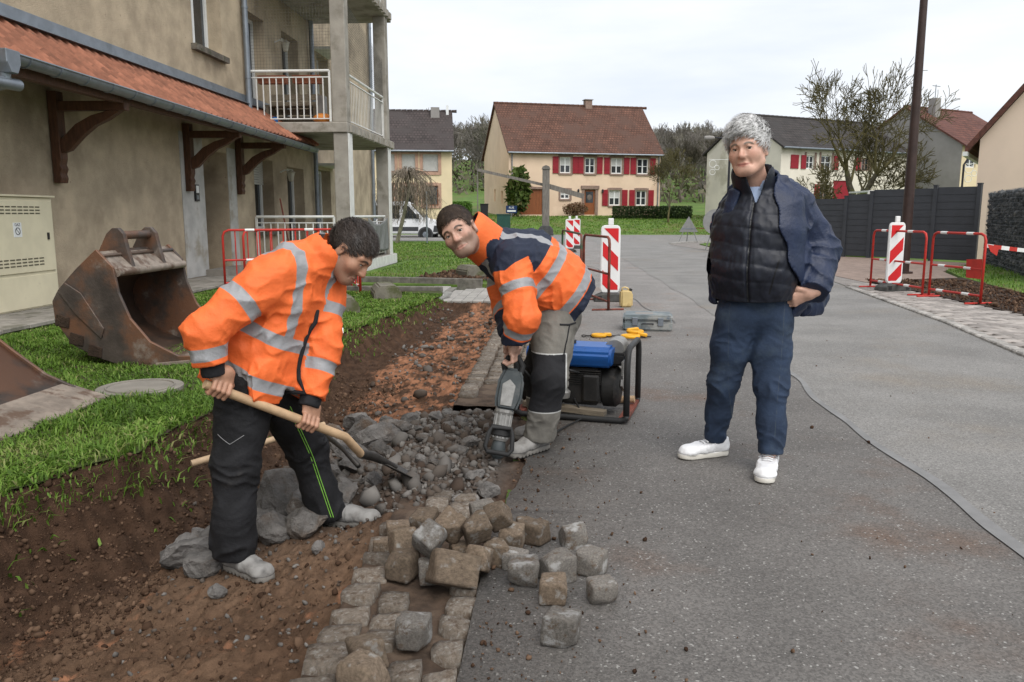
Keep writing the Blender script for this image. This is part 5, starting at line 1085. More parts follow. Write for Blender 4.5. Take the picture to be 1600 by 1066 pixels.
B().box(2.5,2.95,-.93,.93,.36,.66).build('bumper', M_trim, van, bevel=.03); ws = B().add([(1.82,-.78,1.30),(1.82,.78,1.30),(1.08,.72,2.04),(1.08,-.72,2.04)], [(0,1,2,3)]).xf(Matrix.Translation((.03,0,.02))).build('windscreen', M_glass, van)
for sy in (-.7,.7): B().box(2.6,2.84,sy-.18,sy+.18,.86,1.05).build('headlight', M_glass, van, bevel=.03)
for x in (1.95,-1.75):
    for sy in (-1, 1):
        ar = B().lathe([(.43,-.02),(.43,.02)], 20, (x,sy*.955,.36), 'y').build('wheel_arch', M_trim, van); wh = B().lathe([(.20,-.12),(.33,-.12),(.36,-.08),(.36,.08),(.33,.12),(.20,.12)], 24, (x,sy*.87,.36), 'y').build('wheel', M_tyre, van, smooth=True); B().lathe([(.05,-.13),(.2,-.11),(.2,.11),(.05,.13)], 10, (x,sy*.875,.36), 'y').build('rim', M_zinc, wh)
sg_ = side([(-.45,.93),(.05,.93),(.05,1.12),(-.45,1.12)], 'door_sticker', mat('sticker_red', (.45,.02,.04), .5, .1), van, .965, .006)
for z in (.965, 1.03, 1.08): side([(-.41,z),(.01,z),(.01,z+.022),(-.41,z+.022)], 'sticker_text', M_pvc, sg_, .973, .002)
B().box(1.45,1.62,-1.18,-.98,1.22,1.5).build('mirror', M_trim, van, bevel=.02)
# ================================================================== PEOPLE (implicit surfaces turned into meshes)
def surf_nets(Dm, lo, h):
    s = Dm < 0; nx, ny, nz = Dm.shape
    cnt = np.zeros((nx-1, ny-1, nz-1), np.int8); offs = [(i, j, k) for i in (0, 1) for j in (0, 1) for k in (0, 1)]
    for i, j, k in offs: cnt += s[i:nx-1+i, j:ny-1+j, k:nz-1+k]
    act = (cnt > 0) & (cnt < 8); ids = -np.ones(act.shape, np.int64); I = np.argwhere(act); ids[act] = np.arange(len(I))
    cv = np.stack([Dm[I[:,0]+i, I[:,1]+j, I[:,2]+k] for i, j, k in offs], 1); acc = np.zeros((len(I), 3)); m = np.zeros(len(I))
    for a in range(8):
        for b in range(a+1, 8):
            oa, ob = np.array(offs[a]), np.array(offs[b])
            if np.abs(oa-ob).sum() != 1: continue
            va, vb = cv[:, a], cv[:, b]; c = (va < 0) != (vb < 0); t = np.where(c, va/np.where(c, va-vb, 1), 0)
            acc[c] += oa+(ob-oa)*t[c][:, None]; m[c] += 1
    V = lo+(I+acc/m[:, None])*h; F = []
    for ax in range(3):
        sl0 = [slice(None)]*3; sl1 = [slice(None)]*3; sl0[ax] = slice(0, -1); sl1[ax] = slice(1, None)
        ch = s[tuple(sl0)] != s[tuple(sl1)]; E_ = np.argwhere(ch); b1, b2 = (ax+1) % 3, (ax+2) % 3
        ok = (E_[:, b1] > 0) & (E_[:, b2] > 0) & (E_[:, b1] < Dm.shape[b1]-1) & (E_[:, b2] < Dm.shape[b2]-1); E_ = E_[ok]
        q = []
        for d1, d2 in ((-1,-1), (0,-1), (0,0), (-1,0)): p = E_.copy(); p[:, b1] += d1; p[:, b2] += d2; q.append(ids[p[:,0], p[:,1], p[:,2]])
        q = np.stack(q, 1); ins = s[E_[:,0], E_[:,1], E_[:,2]]; q[~ins] = q[~ins][:, ::-1]; F.append(q)
    F = np.concatenate(F); return V, F[(F >= 0).all(1)]
def sdf_mesh(fn, lo, hi, h):
    lo = np.array(lo, float); n = np.ceil((np.array(hi)-lo)/h).astype(int)+1; n = ((n+3)//4)*4; nc = n//4
    cx = [lo[k]+(np.arange(nc[k])*4+1.5)*h for k in range(3)]; G3 = np.stack(np.meshgrid(*cx, indexing='ij'), -1).reshape(-1, 3)
    dc = fn(G3).reshape(nc); near = np.abs(dc) < 6.5*h
    Dm = np.repeat(np.repeat(np.repeat(dc, 4, 0), 4, 1), 4, 2)
    mk = np.repeat(np.repeat(np.repeat(near, 4, 0), 4, 1), 4, 2); I = np.argwhere(mk); Dm[mk] = fn(lo+I*h)
    return surf_nets(Dm, lo, h)
def smin(a, b, k):
    h = np.clip(.5+.5*(b-a)/k, 0, 1); return b*(1-h)+a*h-k*h*(1-h)
def nrm(v): v = np.array(v, float); return v/np.linalg.norm(v)
def cone(a, b, ra, rb):
    a, b = np.array(a, float), np.array(b, float); ab = b-a; L2 = max(ab@ab, 1e-9)
    def f(P): t = np.clip(((P-a)@ab)/L2, 0, 1); return np.linalg.norm(P-a-t[:, None]*ab, axis=1)-(ra+(rb-ra)*t)
    return f
def econe(a, b, side, ra, rb):
    """elliptic cone: ra/rb = (half width along side, half depth)"""
    a, b = np.array(a, float), np.array(b, float); ab = b-a; L2 = ab@ab; ax = nrm(ab); w = np.array(side, float); w = nrm(w-ax*(w@ax)); d = np.cross(ax, w)
    def f(P):
        t = np.clip(((P-a)@ab)/L2, 0, 1); q = P-a-t[:, None]*ab; rw = ra[0]+(rb[0]-ra[0])*t; rd = ra[1]+(rb[1]-ra[1])*t; mn = np.minimum(rw, rd)
        k = np.sqrt(((q@w)/rw)**2+((q@d)/rd)**2+((q@ax)/mn)**2); return (k-1)*mn
    return f
def ell(c, r, M=None):
    c, r = np.array(c, float), np.array(r, float); Mi = np.eye(3) if M is None else np.array(M).T
    def f(P): q = ((P-c)@Mi.T)/r; k = np.linalg.norm(q, axis=1); return (k-1)*r.min()*np.where(k > 1, 1, 1)
    return f
def union(fs, k=.02):
    def f(P):
        d = fs[0](P)
        for g_ in fs[1:]: d = smin(d, g_(P), k)
        return d
    return f
def chain(pts, rs, k=.02): return union([cone(pts[i], pts[i+1], rs[i], rs[i+1]) for i in range(len(pts)-1)], k)
def ridged(P, sc, seed): return (1-np.abs(vnoise(P*np.array(sc), 1., seed)))**3
def bbox(pts, pad): A = np.array(pts, float); return A.min(0)-pad, A.max(0)+pad
def basis(f, up):
    f = nrm(f); up = np.array(up, float); left = nrm(np.cross(up, f)); up = np.cross(f, left); return np.stack([left, -f, up], 1)
def part(name, VF, m, par, attrs=None, tri=False):
    return np_mesh(name, VF[0]-np.array(par.location), VF[1], m, parent=par, smooth=True, attrs=attrs)
def joinVF(L_):
    Vs, Fs, n = [], [], 0
    for V, F in L_: Vs.append(V); Fs.append(F+n); n += len(V)
    return np.concatenate(Vs), np.concatenate(Fs)
# ---- head
def head_sdf(o):
    """local head: +X person's left, -Y forward, Z up; o = options"""
    fs = [ell((0,.014,.038), (.077,.098,.088)), ell((0,-.026,-.033), (.064*o.get('fw',1),.068,.079))]
    base = union(fs, .03)
    add = [(ell((0,-.072,-.091*o.get('jl',1)), (.029,.024,.020)), .03), (cone((-.050,-.005,-.058),(-.022,-.066,-.090),.019,.017), .03), (cone((.050,-.005,-.058),(.022,-.066,-.090),.019,.017), .03),
           (ell((.043,-.060,-.022),(.024,.022,.024)), .025), (ell((-.043,-.060,-.022),(.024,.022,.024)), .025),
           (cone((-.046,-.070,.028),(-.012,-.086,.024),.011,.012), .016), (cone((.046,-.070,.028),(.012,-.086,.024),.011,.012), .016),
           (cone((0,-.085,.020),(0,-.108,-.026),.0085,.0125), .014), (ell((.0125,-.094,-.031),(.010,.011,.0085)), .008), (ell((-.0125,-.094,-.031),(.010,.011,.0085)), .008)]
    ears = [econe((sx*.079,.006,.022),(sx*.077,.014,-.030),(0,1,0),(.019,.008),(.013,.008)) for sx in (-1,1)]
    earh = [ell((sx*.089,.002,.002),(.008,.009,.016)) for sx in (-1,1)]
    sock = [ell((sx*.032,-.102,.006),(.020,.022,.0135)) for sx in (-1,1)]
    lids = [chain([(sx*.017,-.0815,.0085),(sx*.031,-.0850,.0136),(sx*.046,-.0750,.0088)],[.0040,.0052,.0042],.004) for sx in (-1,1)]+[chain([(sx*.018,-.081,.001),(sx*.031,-.0830,-.0042),(sx*.045,-.0745,.0008)],[.0035,.0042,.0035],.004) for sx in (-1,1)]
    mo = o.get('smile', .0)
    lip = [chain([(-.025,-.0835,-.064+mo),(-.012,-.0915,-.061),(.012,-.0915,-.061),(.025,-.0835,-.064+mo)],[.003,.0055,.0055,.003],.004), chain([(-.022,-.0835,-.068+mo),(-.010,-.090,-.0715),(.010,-.090,-.0715),(.022,-.0835,-.068+mo)],[.003,.006,.006,.003],.004)]
    mouth = [chain([(-.026,-.089,-.0655+mo),(-.012,-.0975,-.066),(.012,-.0975,-.066),(.026,-.089,-.0655+mo)],[.0015,.0018,.0018,.0015],.002)]
    fold = [cone((sx*.021,-.098,-.034),(sx*.035,-.083,-.066),.0035,.003) for sx in (-1,1)]
    def f(P):
        d = base(P)
        for a, k in add: d = smin(d, a(P), k)
        for s_ in sock: d = -smin(-d, s_(P), .012)
        for l in lids: d = smin(d, l(P), .007)
        for l in lip: d = smin(d, l(P), .006)
        for m_ in mouth: d = -smin(-d, m_(P), .003)
        for m_ in fold: d = -smin(-d, m_(P), .008*o.get('age', .5))
        for e, eh in zip(ears, earh): d = smin(d, -smin(-e(P), eh(P), .006), .006)
        return d
    return f
def make_head(par, c, f, up, o, neck, skin, hairm, eyem, look):
    """returns VF of head in world, builds hair and eyes"""
    M = basis(f, up); c = np.array(c, float); hs = o.get('s', 1.0); hf = head_sdf(o); nk = cone((0,.018,-.055), ((np.array(neck)-c)@M)/hs, .056, .062)
    fn = lambda P: smin(hf(P), nk(P), .03)
    npt = ((np.array(neck)-c)@M)/hs; lo, hi = bbox([(-.105,-.135,-.15), (.105,.13,.14), npt], .0); lo = np.minimum(lo, npt-.07); hi = np.maximum(hi, npt+.07)
    V, F = sdf_mesh(fn, lo, hi, .0030)
    X, Y, Z = V.T; mo = o.get('smile', 0)
    lipd = .0095-.30*np.maximum(np.abs(X)-.004, 0)-np.abs(Z+.0655+.0*X-mo*np.abs(X)/.025); lipd = np.where(Y < -.076, lipd, -.02)
    brow = .0045+.0012*vnoise(V, 260, 3)-np.sqrt((np.maximum(np.abs(np.abs(X)-.033)-.014, 0))**2+((Z-.0290+2.2*(np.abs(X)-.030)**2*10)*1.0)**2); brow = np.where(Y < -.055, brow, -.02)
    beard = np.minimum(-.040-Z+.22*np.abs(X), .055-Y*0-np.abs(X)*.2)+.008*vnoise(V, 60, 3); beard = np.where((Y < .02) & (Z > -.125), beard, -.02)-.03*np.maximum(0, .35-((X/.04)**2+((Z+.0655)/.018)**2))
    A = {'lip': lipd, 'brow': brow, 'stubble': beard, 'cheek': np.clip(1-np.sqrt(((np.abs(X)-.042)/.03)**2+((Z+.02)/.028)**2+((Y+.06)/.05)**2), 0, 1)*.7+np.clip(1-np.sqrt((X/.018)**2+((Z+.022)/.02)**2+((Y+.105)/.03)**2), 0, 1)*.7}
    # hair
    th = o['hair']; ts = o.get('side', th); sh = ell((0,.016,.042), (.0775+ts,.0985+th*.8,.0885+th*1.15)); cut_y = o['cut'][0]; cut_z = o['cut'][1]
    def hfn(P):
        n = fbm(P*np.array([1,1,.45])*1., o.get('hf', 70), 3, 5)*o.get('hn', .006)+vnoise(P, 22, 9)*o.get('hl', .0015)
        if o.get('sweep'): n = n+.007*np.sin((P[:,0]*1.0-P[:,1]*.8+P[:,2]*.3)*110+4*vnoise(P, 25, 2))*np.clip((P[:,2]-.02)/.06, 0, 1)
        lf = o.get('lift', 0)*np.clip(-(P[:,1])/.08, 0, 1)*np.clip((P[:,2]-.06)/.05, 0, 1)
        zc = np.interp(P[:,1], cut_y, cut_z)+.006*vnoise(P, 90, 4)+o.get('temple', .0)*np.clip(np.abs(P[:,0])/.06, 0, 1)*np.clip((-P[:,1]-.02)/.04, 0, 1)
        return np.maximum(np.maximum(sh(P)-n-lf, zc-P[:,2]), -(sh(P)+.035))
    HV, HF = sdf_mesh(hfn, (-.115,-.135,-.10), (.115,.14,.165), .0034)
    part('hair', ((HV*hs)@M.T+c, HF), hairm, par)
    # strands that break the outline
    k = rng.choice(len(HV), o.get('ns', 2600)); p = HV[k]; out_ = p-np.array([0,.016,.02]); out_ /= np.linalg.norm(out_, axis=1)[:, None]; flow = np.array(o.get('flow', (.2,-.5,-.3)))+rng.normal(0, o.get('rand', .2), (len(k), 3)); t = flow-out_*np.sum(flow*out_, 1)[:, None]; t /= np.linalg.norm(t, axis=1)[:, None]; ln = o.get('sl', .018)*rng.uniform(.6, 1.4, len(k))[:, None]; sd_ = np.cross(out_, t)*o.get('sw', .0011)
    q0 = p-out_*.003; q1 = p+t*ln*.5+out_*ln*.22; q2 = p+t*ln+out_*ln*o.get('so', .18); SV = np.stack([q0-sd_, q0+sd_, q1-sd_, q1+sd_, q2], 1).reshape(-1, 3); i = np.arange(len(k))[:, None]*5; SF = np.concatenate([i+[0,1,3], i+[0,3,2], i+[2,3,4]], 1).reshape(-1, 3)
    np_mesh('hair_strands', (SV*hs)@M.T+c-np.array(par.location), SF, hairm, parent=par)
    for sx in (-1, 1):
        ec = c+M@(np.array([sx*.0315,o.get('eye', -.0752),.0050])*hs); d = nrm(np.array(look)-ec); z = Vector(d); R3 = z.to_track_quat('Z', 'Y').to_matrix(); b = B(); pr = [(math.sin(a)*.0125*hs, math.cos(a)*.0125*hs) for a in (.001,.18,.22,.42,.54,.9,1.4,2.2,3.14)]
        b.lathe(pr, 16); b.xf(Matrix.Translation(Vector(ec)-par.location) @ R3.to_4x4()); e = b.build('eye', eyem[0], par, smooth='all'); e.data.materials.append(eyem[1]); e.data.materials.append(eyem[2])
        ls = B().tube([Vector(c+M@(np.array(q)*hs))-par.location for q in ((sx*.0165,-.0845,.0070),(sx*.024,-.0885,.0096),(sx*.032,-.0895,.0103),(sx*.040,-.0850,.0092),(sx*.0475,-.0770,.0066))], [.0006*hs,.0012*hs,.0014*hs,.0014*hs,.0006*hs], 5).build('eyelash', eyem[3] if len(eyem) > 3 else eyem[2], par)
        for f_ in e.data.polygons:
            cc = R3.transposed() @ (Vector(f_.center)+par.location-Vector(ec)); an = math.atan2(math.hypot(cc.x, cc.y), cc.z); f_.material_index = 2 if an < .2 else (1 if an < .5 else 0)
    return (V*hs)@M.T+c, F, A
# ---- hands
def grip(p, axis, towrist, r, wrist, flip=1, s=1.0):
    """fist closed round a bar through p along axis; towrist: from bar to wrist; flip: thumb side sign along axis"""
    p = np.array(p, float); a = nrm(axis); w_ = np.array(towrist, float); w_ = nrm(w_-a*(w_@a)); n = np.cross(a, w_); wrist = np.array(wrist, float); fs = []
    pos = lambda x, th, rad: p+a*x*s+(w_*math.cos(th)+n*math.sin(th))*rad
    for i, (x, l) in enumerate(zip((.032,.011,-.010,-.030), (1.0,1.06,1.0,.86))):
        x *= flip; th = [.75, 1.65, 2.75, 2.75+.95*l]; rr = [r+.014, r+.0125, r+.0095, r+.0085]; fs.append(chain([pos(x, t, q) for t, q in zip(th, rr)], [.0098*s, .0096*s, .0088*s, .0078*s], .004))
    thp = [p+w_*(r+.028)+a*flip*.030, pos(.050*flip, -.55, r+.014), pos(.046*flip, -1.35, r+.0105), pos(.030*flip, -2.05, r+.0095)]; fs.append(chain(thp, [.0135*s,.0125*s,.0105*s,.009*s], .005))
    palm = union([econe(p+w_*(r+.016)+n*.010, p+w_*.070+n*.006, a, (.043*s,.017*s), (.034*s,.018*s)), cone(p+w_*.068, wrist, .026*s, .027*s)], .02)
    fn = lambda P: smin(palm(P), np.minimum.reduce([g_(P) for g_ in fs]), .006)
    lo, hi = bbox([p-a*.07, p+a*.07, p+n*.07, p-n*.07, p-w_*.05, wrist], .035); return sdf_mesh(fn, lo, hi, .0026)
def open_hand(wrist, fwd, normal, thumb, curl=.5, s=1.0, spread=.06):
    """relaxed hand: fwd = wrist to fingers, normal = palm side, thumb = direction of thumb side"""
    w0 = np.array(wrist, float); f = nrm(fwd); t = np.array(thumb, float); t = nrm(t-f*(t@f)); n = np.cross(f, t); n = n if n@np.array(normal) > 0 else -n; fs = []
    for i, (x, l) in enumerate(zip((.033,.011,-.011,-.031), (.072,.080,.074,.058))):
        b = w0+f*.098+t*x; d = nrm(f+t*spread*(1.5-i)*.5); pts = [b]; an = .15
        for k, fr_ in enumerate((.45,.32,.23)): an += curl*(.55+.2*k); pts.append(pts[-1]+(d*math.cos(an)+n*math.sin(an))*l*fr_)
        fs.append(chain(pts, [.0100*s,.0092*s,.0084*s,.0070*s], .004))
    tb = w0+f*.035+t*.030; fs.append(chain([tb, tb+f*.032+t*.022+n*.008, tb+f*.062+t*.026+n*.016, tb+f*.086+t*.020+n*.020], [.0145,.0125,.0105,.0085], .005))
    palm = econe(w0+f*.02, w0+f*.098, t, (.030,.017), (.043,.0145)); arm = cone(w0-f*.012, w0+f*.02, .027, .026)
    fn = lambda P: smin(smin(palm(P), arm(P), .02), np.minimum.reduce([g_(P) for g_ in fs]), .008)
    lo, hi = bbox([w0-f*.07, w0+f*.19, w0+t*.07, w0-t*.07], .05); return sdf_mesh(fn, lo, hi, .0026)
# ---- shoes
def shoe(par, name, heel, toe, up, m, style, lace_m, lenf=1.0, h=.0042):
    """built in local space: heel at origin, toe +X, sole z=0"""
    heel, toe, up = np.array(heel, float), np.array(toe, float), np.array(up, float); x = nrm(toe-heel); y = nrm(np.cross(up, x)); z = np.cross(x, y); M = np.stack([x, y, z], 1); Ls = np.linalg.norm(toe-heel); k = Ls/.29
    top = .115 if style == 'boot' else .085
    upper = union([econe((.045,0,.055),(.15,0,.048),(0,1,0),(.036,.050),(.041,.040)), econe((.15,0,.045),(.235,0,.036),(0,1,0),(.042,.036),(.045,.028)), ell((.245,0,.034),(.044,.043,.030)), econe((.040,0,.05),(.052,0,top),(0,1,0),(.038,.04),(.039,.045)), econe((.06,0,.075),(.17,0,.052),(0,1,0),(.030,.03),(.034,.02))], .03)
    sole = econe((.042,0,.012),(.245,0,.012),(0,1,0),(.040,.040),(.048,.048))
    def fn(P):
        n = .0022*fbm(P, 45, 2, 3)+(.003*ridged(P, (60,14,14), 5)*np.clip((P[:,0]-.11)/.03, 0, 1)*np.clip((.20-P[:,0])/.03, 0, 1))
        up_ = np.maximum(np.maximum(upper(P)+n, .014-P[:,2]), P[:,2]-top-.012*np.clip((.07-P[:,0])/.05, -1, 1))
        hollow = econe((.05,0,.06),(.056,0,.16),(0,1,0),(.028,.032),(.031,.038))(P); up_ = np.maximum(up_, -hollow)
        so = np.maximum(np.maximum(sole(P)*1.0, -P[:,2]+.004*np.clip((P[:,0]-.24)/.04, 0, 1)), P[:,2]-(.030 if style == 'boot' else .026)-.004*np.clip((.1-P[:,0])/.1, 0, 1))
        if style == 'boot': so = so+.0035*(np.sin(P[:,0]*240) > .2)*(P[:,2] < .012)
        toe_cap = 0
        return np.minimum(up_, so)
    V, F = sdf_mesh(fn, (-.012,-.065,-.012), (.305,.065,top+.03), h)
    A = {'welt': np.where(V[:,2] < .036, .0022-np.abs(V[:,2]-.0305), -.02), 'sole': (.0285 if style == 'boot' else .0262)-V[:,2]+.004*np.clip((.1-V[:,0])/.1, 0, 1), 'collar': V[:,2]-(top-.018), 'scuff': np.clip(1.6*fbm(V, 18, 4, 8)+.55, 0, 1)}
    loc = lambda q: (np.array(q)*k)@M.T+heel
    o = part(name, (loc(V), F), m, par, A); b = B(); hz = lambda x_: np.interp(x_, [.07,.10,.13,.16,.19], [.109,.096,.086,.0795,.073]) if style != 'boot' else np.interp(x_, [.07,.10,.13,.16,.19], [.116,.104,.091,.082,.074])
    for x_ in (.095,.115,.135,.155): b.tube([loc((x_, sx*.022, hz(x_)-.006*abs(sx)+.003)) for sx in (-1.15,-.5,0,.5,1.15)], (.0042 if style != 'boot' else .0038), 5)
    for sx in (-1, 1): b.tube([loc((.085, sx*.004, hz(.085)+.004)), loc((.075, sx*.030, hz(.085)+.006)), loc((.105, sx*.045, .075)), loc((.10, sx*.012, hz(.1)+.006))], .0028, 5)
    lo_ = b.build('laces', lace_m, o, smooth='all'); lo_.data.transform(Matrix.Translation(-par.location)); return o
def leg(hip, knee, ank, rs, seed, wr=.008, flare=0):
    """trouser leg with creases at knee and ankle"""
    hip, knee, ank = [np.array(q, float) for q in (hip, knee, ank)]; mid1 = hip*.5+knee*.5; mid2 = knee*.45+ank*.55
    base = chain([hip, mid1, knee, mid2, ank], rs, .03); ax = nrm(ank-hip); ends = ank+nrm(ank-knee)*.02
    bend = nrm(knee-(hip+ank)/2+np.array([0,-.0001,0]))
    def f(P):
        d = base(P); s = (P-hip)@ax; L_ = np.linalg.norm(ank-hip); t = s/L_
        kn = np.exp(-((t-.52)/.13)**2); an = np.exp(-((t-.95)/.10)**2); th = np.exp(-((t-.08)/.14)**2)
        Q = P+.045*np.stack([vnoise(P, 6, seed+1), vnoise(P, 6, seed+2), vnoise(P, 6, seed+3)*1.6], -1)
        cr = ridged(Q, (9,9,17), seed)*(.25+1.0*kn+1.3*an+.7*th); big = vnoise(P, 6, seed+7)
        d = d-wr*.75*cr-wr*.8*big
        return np.maximum(d, (P-ends)@nrm(ank-knee))
    return f
M_pvc = bpy.data.materials.get('white_pvc') or mat('white_pvc', (.72,.73,.72), .4, .05, 4)
def skin_mat(nm, col, lip, stub, brow, st=.0):
    return mat(nm, col, .48, .12, 28, .2, 240, spec=.4, attr=[('cheek', (col[0]*1.02, col[1]*.72, col[2]*.68), None, 0), ('stubble', stub, None, .012), ('lip', lip, None, .004), ('brow', brow, None, .003)], bdist=.002)
M_eyew = mat('eye_white', (.50,.47,.44), .15, .02); M_iris = mat('iris', (.06,.045,.03), .15, .1); M_pup = mat('pupil', (.005,.005,.005), .1, 0)
LOOK = (0, 0, CAMH)
M_or = lambda nm, extra: mat(nm, (.86,.165,.04), .62, .10, 9, .5, 22, spec=.3, bdist=.012, col3=(.70,.125,.03), s3=3, t3=(.5,.8), attr=extra)
GREYB = (.30,.30,.31); NAVY = (.018,.024,.045)
M_lace = mat('lace_dark', (.045,.042,.04), .8, .2); M_lacew = mat('lace_white', (.72,.72,.72), .7, .05)
M_boot = mat('dusty_boot', (.19,.18,.168), .85, .2, 25, .4, 120, bdist=.004, col2=(.09,.088,.082), s2=14, t2=(.5,.7), attr=[('scuff', (.27,.262,.248), None, 0), ('collar', (.09,.088,.085), None, .004), ('sole', (.20,.188,.17), None), ('welt', (.05,.048,.045), None, .001)])
M_snk = mat('white_leather', (.80,.80,.80), .42, .04, 20, .08, 150, spec=.4, bdist=.002, attr=[('collar', (.74,.74,.75), None, .004), ('sole', (.66,.63,.56), None), ('welt', (.30,.29,.27), None, .001)])
def person(label, loc): return thing('person', label, 'person', loc)
def np3(*a): return [np.array(q, float) for q in a]
# ------------------------------------------------------------ worker with the shovel (left)
w1 = person('worker in orange jacket and black trousers bent over a shovel in the trench', (-1.2, 3.2, -.15))
RS, RE, RW = np3((-1.115,3.06,1.035), (-1.320,2.88,.855), (-1.302,2.895,.690)); RH = np.array((-1.293,2.905,.625))
LS, LE, LW = np3((-.985,3.40,1.01), (-.985,3.28,.72), (-1.028,3.17,.505)); LH = np.array((-1.038,3.155,.432))
side1 = nrm(LS-RS); HEAD1 = np.array((-.872,3.30,1.125)); NECK1 = np.array((-1.0,3.27,1.085))
sk1 = skin_mat('skin_tanned', (.42,.225,.145), (.36,.15,.11), (.30,.165,.11), (.06,.045,.035))
hm1 = mat('hair_dark', (.050,.037,.030), .55, .35, 60, .5, 200, stretch=(1,1,.4), col2=(.10,.092,.088), s2=30, t2=(.5,.75), spec=.4)
hv, hfc, ha = make_head(w1, HEAD1, (.68,-.16,-.70), (.70,.0,.70), dict(hair=.007, cut=([-.12,-.085,-.06,-.03,0,.03,.06,.11], [.085,.075,.055,.02,.012,-.03,-.055,-.07]), hn=.0012, hf=60, rand=.18, sw=.0010, ns=7000, sl=.024, so=.02, flow=(.15,-.75,-.25), age=.8, eye=-.0742, s=1.0), NECK1, sk1, hm1, (M_eyew, M_iris, M_pup), (-.6,3.6,.2))
g1 = grip(RH, LH-RH, RW-RH, .019, RW, 1); g2 = grip(LH, LH-RH, LW-LH, .019, LW, 1)
inner = sdf_mesh(union([econe((-1.24,3.22,.62), NECK1-np.array((.03,0,.05)), side1, (.14,.10), (.12,.08)), cone(NECK1, NECK1-np.array((.1,0,.12)), .06, .08), cone((-1.13,3.12,1.0), RE, .035, .035), cone(RE, RW, .034, .028), cone(LS+(-.03,-.03,-.03), LE, .035, .035), cone(LE, LW, .034, .028), cone((-1.26,3.13,.60), (-1.29,3.06,.29), .07, .05), cone((-1.29,3.06,.29), (-1.316,3.02,-.05), .05, .035), cone((-1.22,3.33,.58), (-1.13,3.42,.25), .07, .05), cone((-1.13,3.42,.25), (-1.05,3.45,-.04), .05, .035)], .03), (-1.5,2.85,-.15), (-.85,3.6,1.25), .014)
Vb, Fb = joinVF([(hv, hfc), g1, g2, inner]); z0 = lambda n, v=-.03: np.full(n, v); n_h = len(hv); nb_ = len(Vb)-n_h
part('body', (Vb, Fb), sk1, w1, {'lip': np.r_[ha['lip'], z0(nb_)], 'brow': np.r_[ha['brow'], z0(nb_)], 'stubble': np.r_[ha['stubble'], z0(nb_)], 'cheek': np.r_[ha['cheek'], z0(nb_, 0)]})
# jacket
T1 = np3((-1.30,3.20,.60), (-1.24,3.21,.78), (-1.14,3.24,.95), (-1.06,3.265,1.055), (-.985,3.275,1.115)); R1 = [(.190,.165), (.185,.150), (.195,.138), (.175,.09), (.09,.085)]
fwd1 = nrm(np.cross(nrm(T1[3]-T1[0]), side1)); fwd1 = fwd1 if fwd1[0] > 0 else -fwd1
tor1 = union([econe(T1[i], T1[i+1], side1, R1[i], R1[i+1]) for i in range(4)], .04)
cuffR, cuffL = RW+nrm(RE-RW)*.035, LW+nrm(LE-LW)*.03
slR = union([cone(RS+(-.02,.02,0), RE, .083, .068), cone(RE, cuffR, .069, .054)], .03); slL = union([cone(LS+(-.02,-.03,0), LE, .080, .066), cone(LE, cuffL, .066, .053)], .03)
flap1 = econe(T1[3]+fwd1*.05, T1[0]+fwd1*.12+np.array((.03,-.02,-.03)), side1, (.10,.05), (.17,.05))
coll_o = cone(NECK1+np.array((-.055,0,-.035)), NECK1+np.array((.035,0,.045)), .088, .080); coll_i = cone(NECK1+np.array((-.08,0,-.06)), NECK1+np.array((.10,0,.11)), .067, .069)
def jk1(P):
    Q = P+.025*np.stack([vnoise(P, 7, 1), vnoise(P, 7, 2), vnoise(P, 7, 3)], -1); fold = ridged(Q, (7,7,14), 4)*.010+vnoise(P, 7, 6)*.010+ridged(Q, (16,16,9), 8)*.005
    d = smin(smin(tor1(P), flap1(P), .05), smin(slR(P), slL(P), .01), .035)-fold
    hem = (P-(T1[0]+np.array((0,0,-.03))))@nrm(T1[0]-T1[1])-.01*vnoise(P, 8, 3)
    d = np.maximum(d, hem); d = np.maximum(d, (P-cuffR)@nrm(RW-RE)*np.where(np.linalg.norm(P-RW, axis=1) < .14, 1, -9)-.0*P[:,0]) if False else d
    c = np.maximum(np.maximum(coll_o(P), -coll_i(P)), -((P-NECK1)@nrm(np.array((.7,0,.7)))+.05))
    d = smin(np.maximum(d, -coll_i(P)), c, .012)
    for cf, ax in ((cuffR, nrm(RW-RE)), (cuffL, nrm(LW-LE))):
        q = P-cf; s_ = q@ax; rad = np.linalg.norm(q-s_[:, None]*ax, axis=1); d = np.where((rad < .12) & (s_ > -.1), np.maximum(d, s_), d)
    return d
lo, hi = bbox([*T1, RS, RE, RW, LS, LE, LW, NECK1], .19); V, F = sdf_mesh(jk1, lo, hi, .0062)
dR, dL, dT = slR(V), slL(V), np.minimum(tor1(V), flap1(V)); tax = nrm(T1[3]-T1[0]); s = (V-T1[0])@tax; lat = (V-T1[2])@side1; fw = (V-T1[2])@fwd1
bt = np.maximum(np.maximum(.024-np.abs(s-.055), .026-np.abs(s-.235)), np.where(s > .235, .024-np.abs(np.abs(lat)-.10+.05*(s-.3)), -.05))
def sl_band(S_, E_, W_): a1, a2 = nrm(E_-S_), nrm(W_-E_); t1 = (V-S_)@a1; t2 = (V-E_)@a2; return np.maximum(np.where(t2 < .03, .025-np.abs(t1-.155), -.05), np.where(t2 > -.02, .024-np.abs(t2-.085), -.05))
grey = np.where((dR < dT) & (dR < dL), sl_band(RS, RE, RW), np.where(dL < dT, sl_band(LS, LE, LW), bt))
opn = np.where((fw > .02) & (dT < .03) & (dL > .012) & (s < .42), .034-np.abs(lat-.030)-.06*np.clip(s-.34, 0, 1), -.05)
M_hv1 = M_or('hi_vis_orange', [('grey', GREYB, .35)])
part('jacket', (V, F), M_hv1, w1, {'grey': grey})
M_blackc = mat('black_cloth', (.013,.013,.015), .85, .25, 20, .3, 200, bdist=.003)
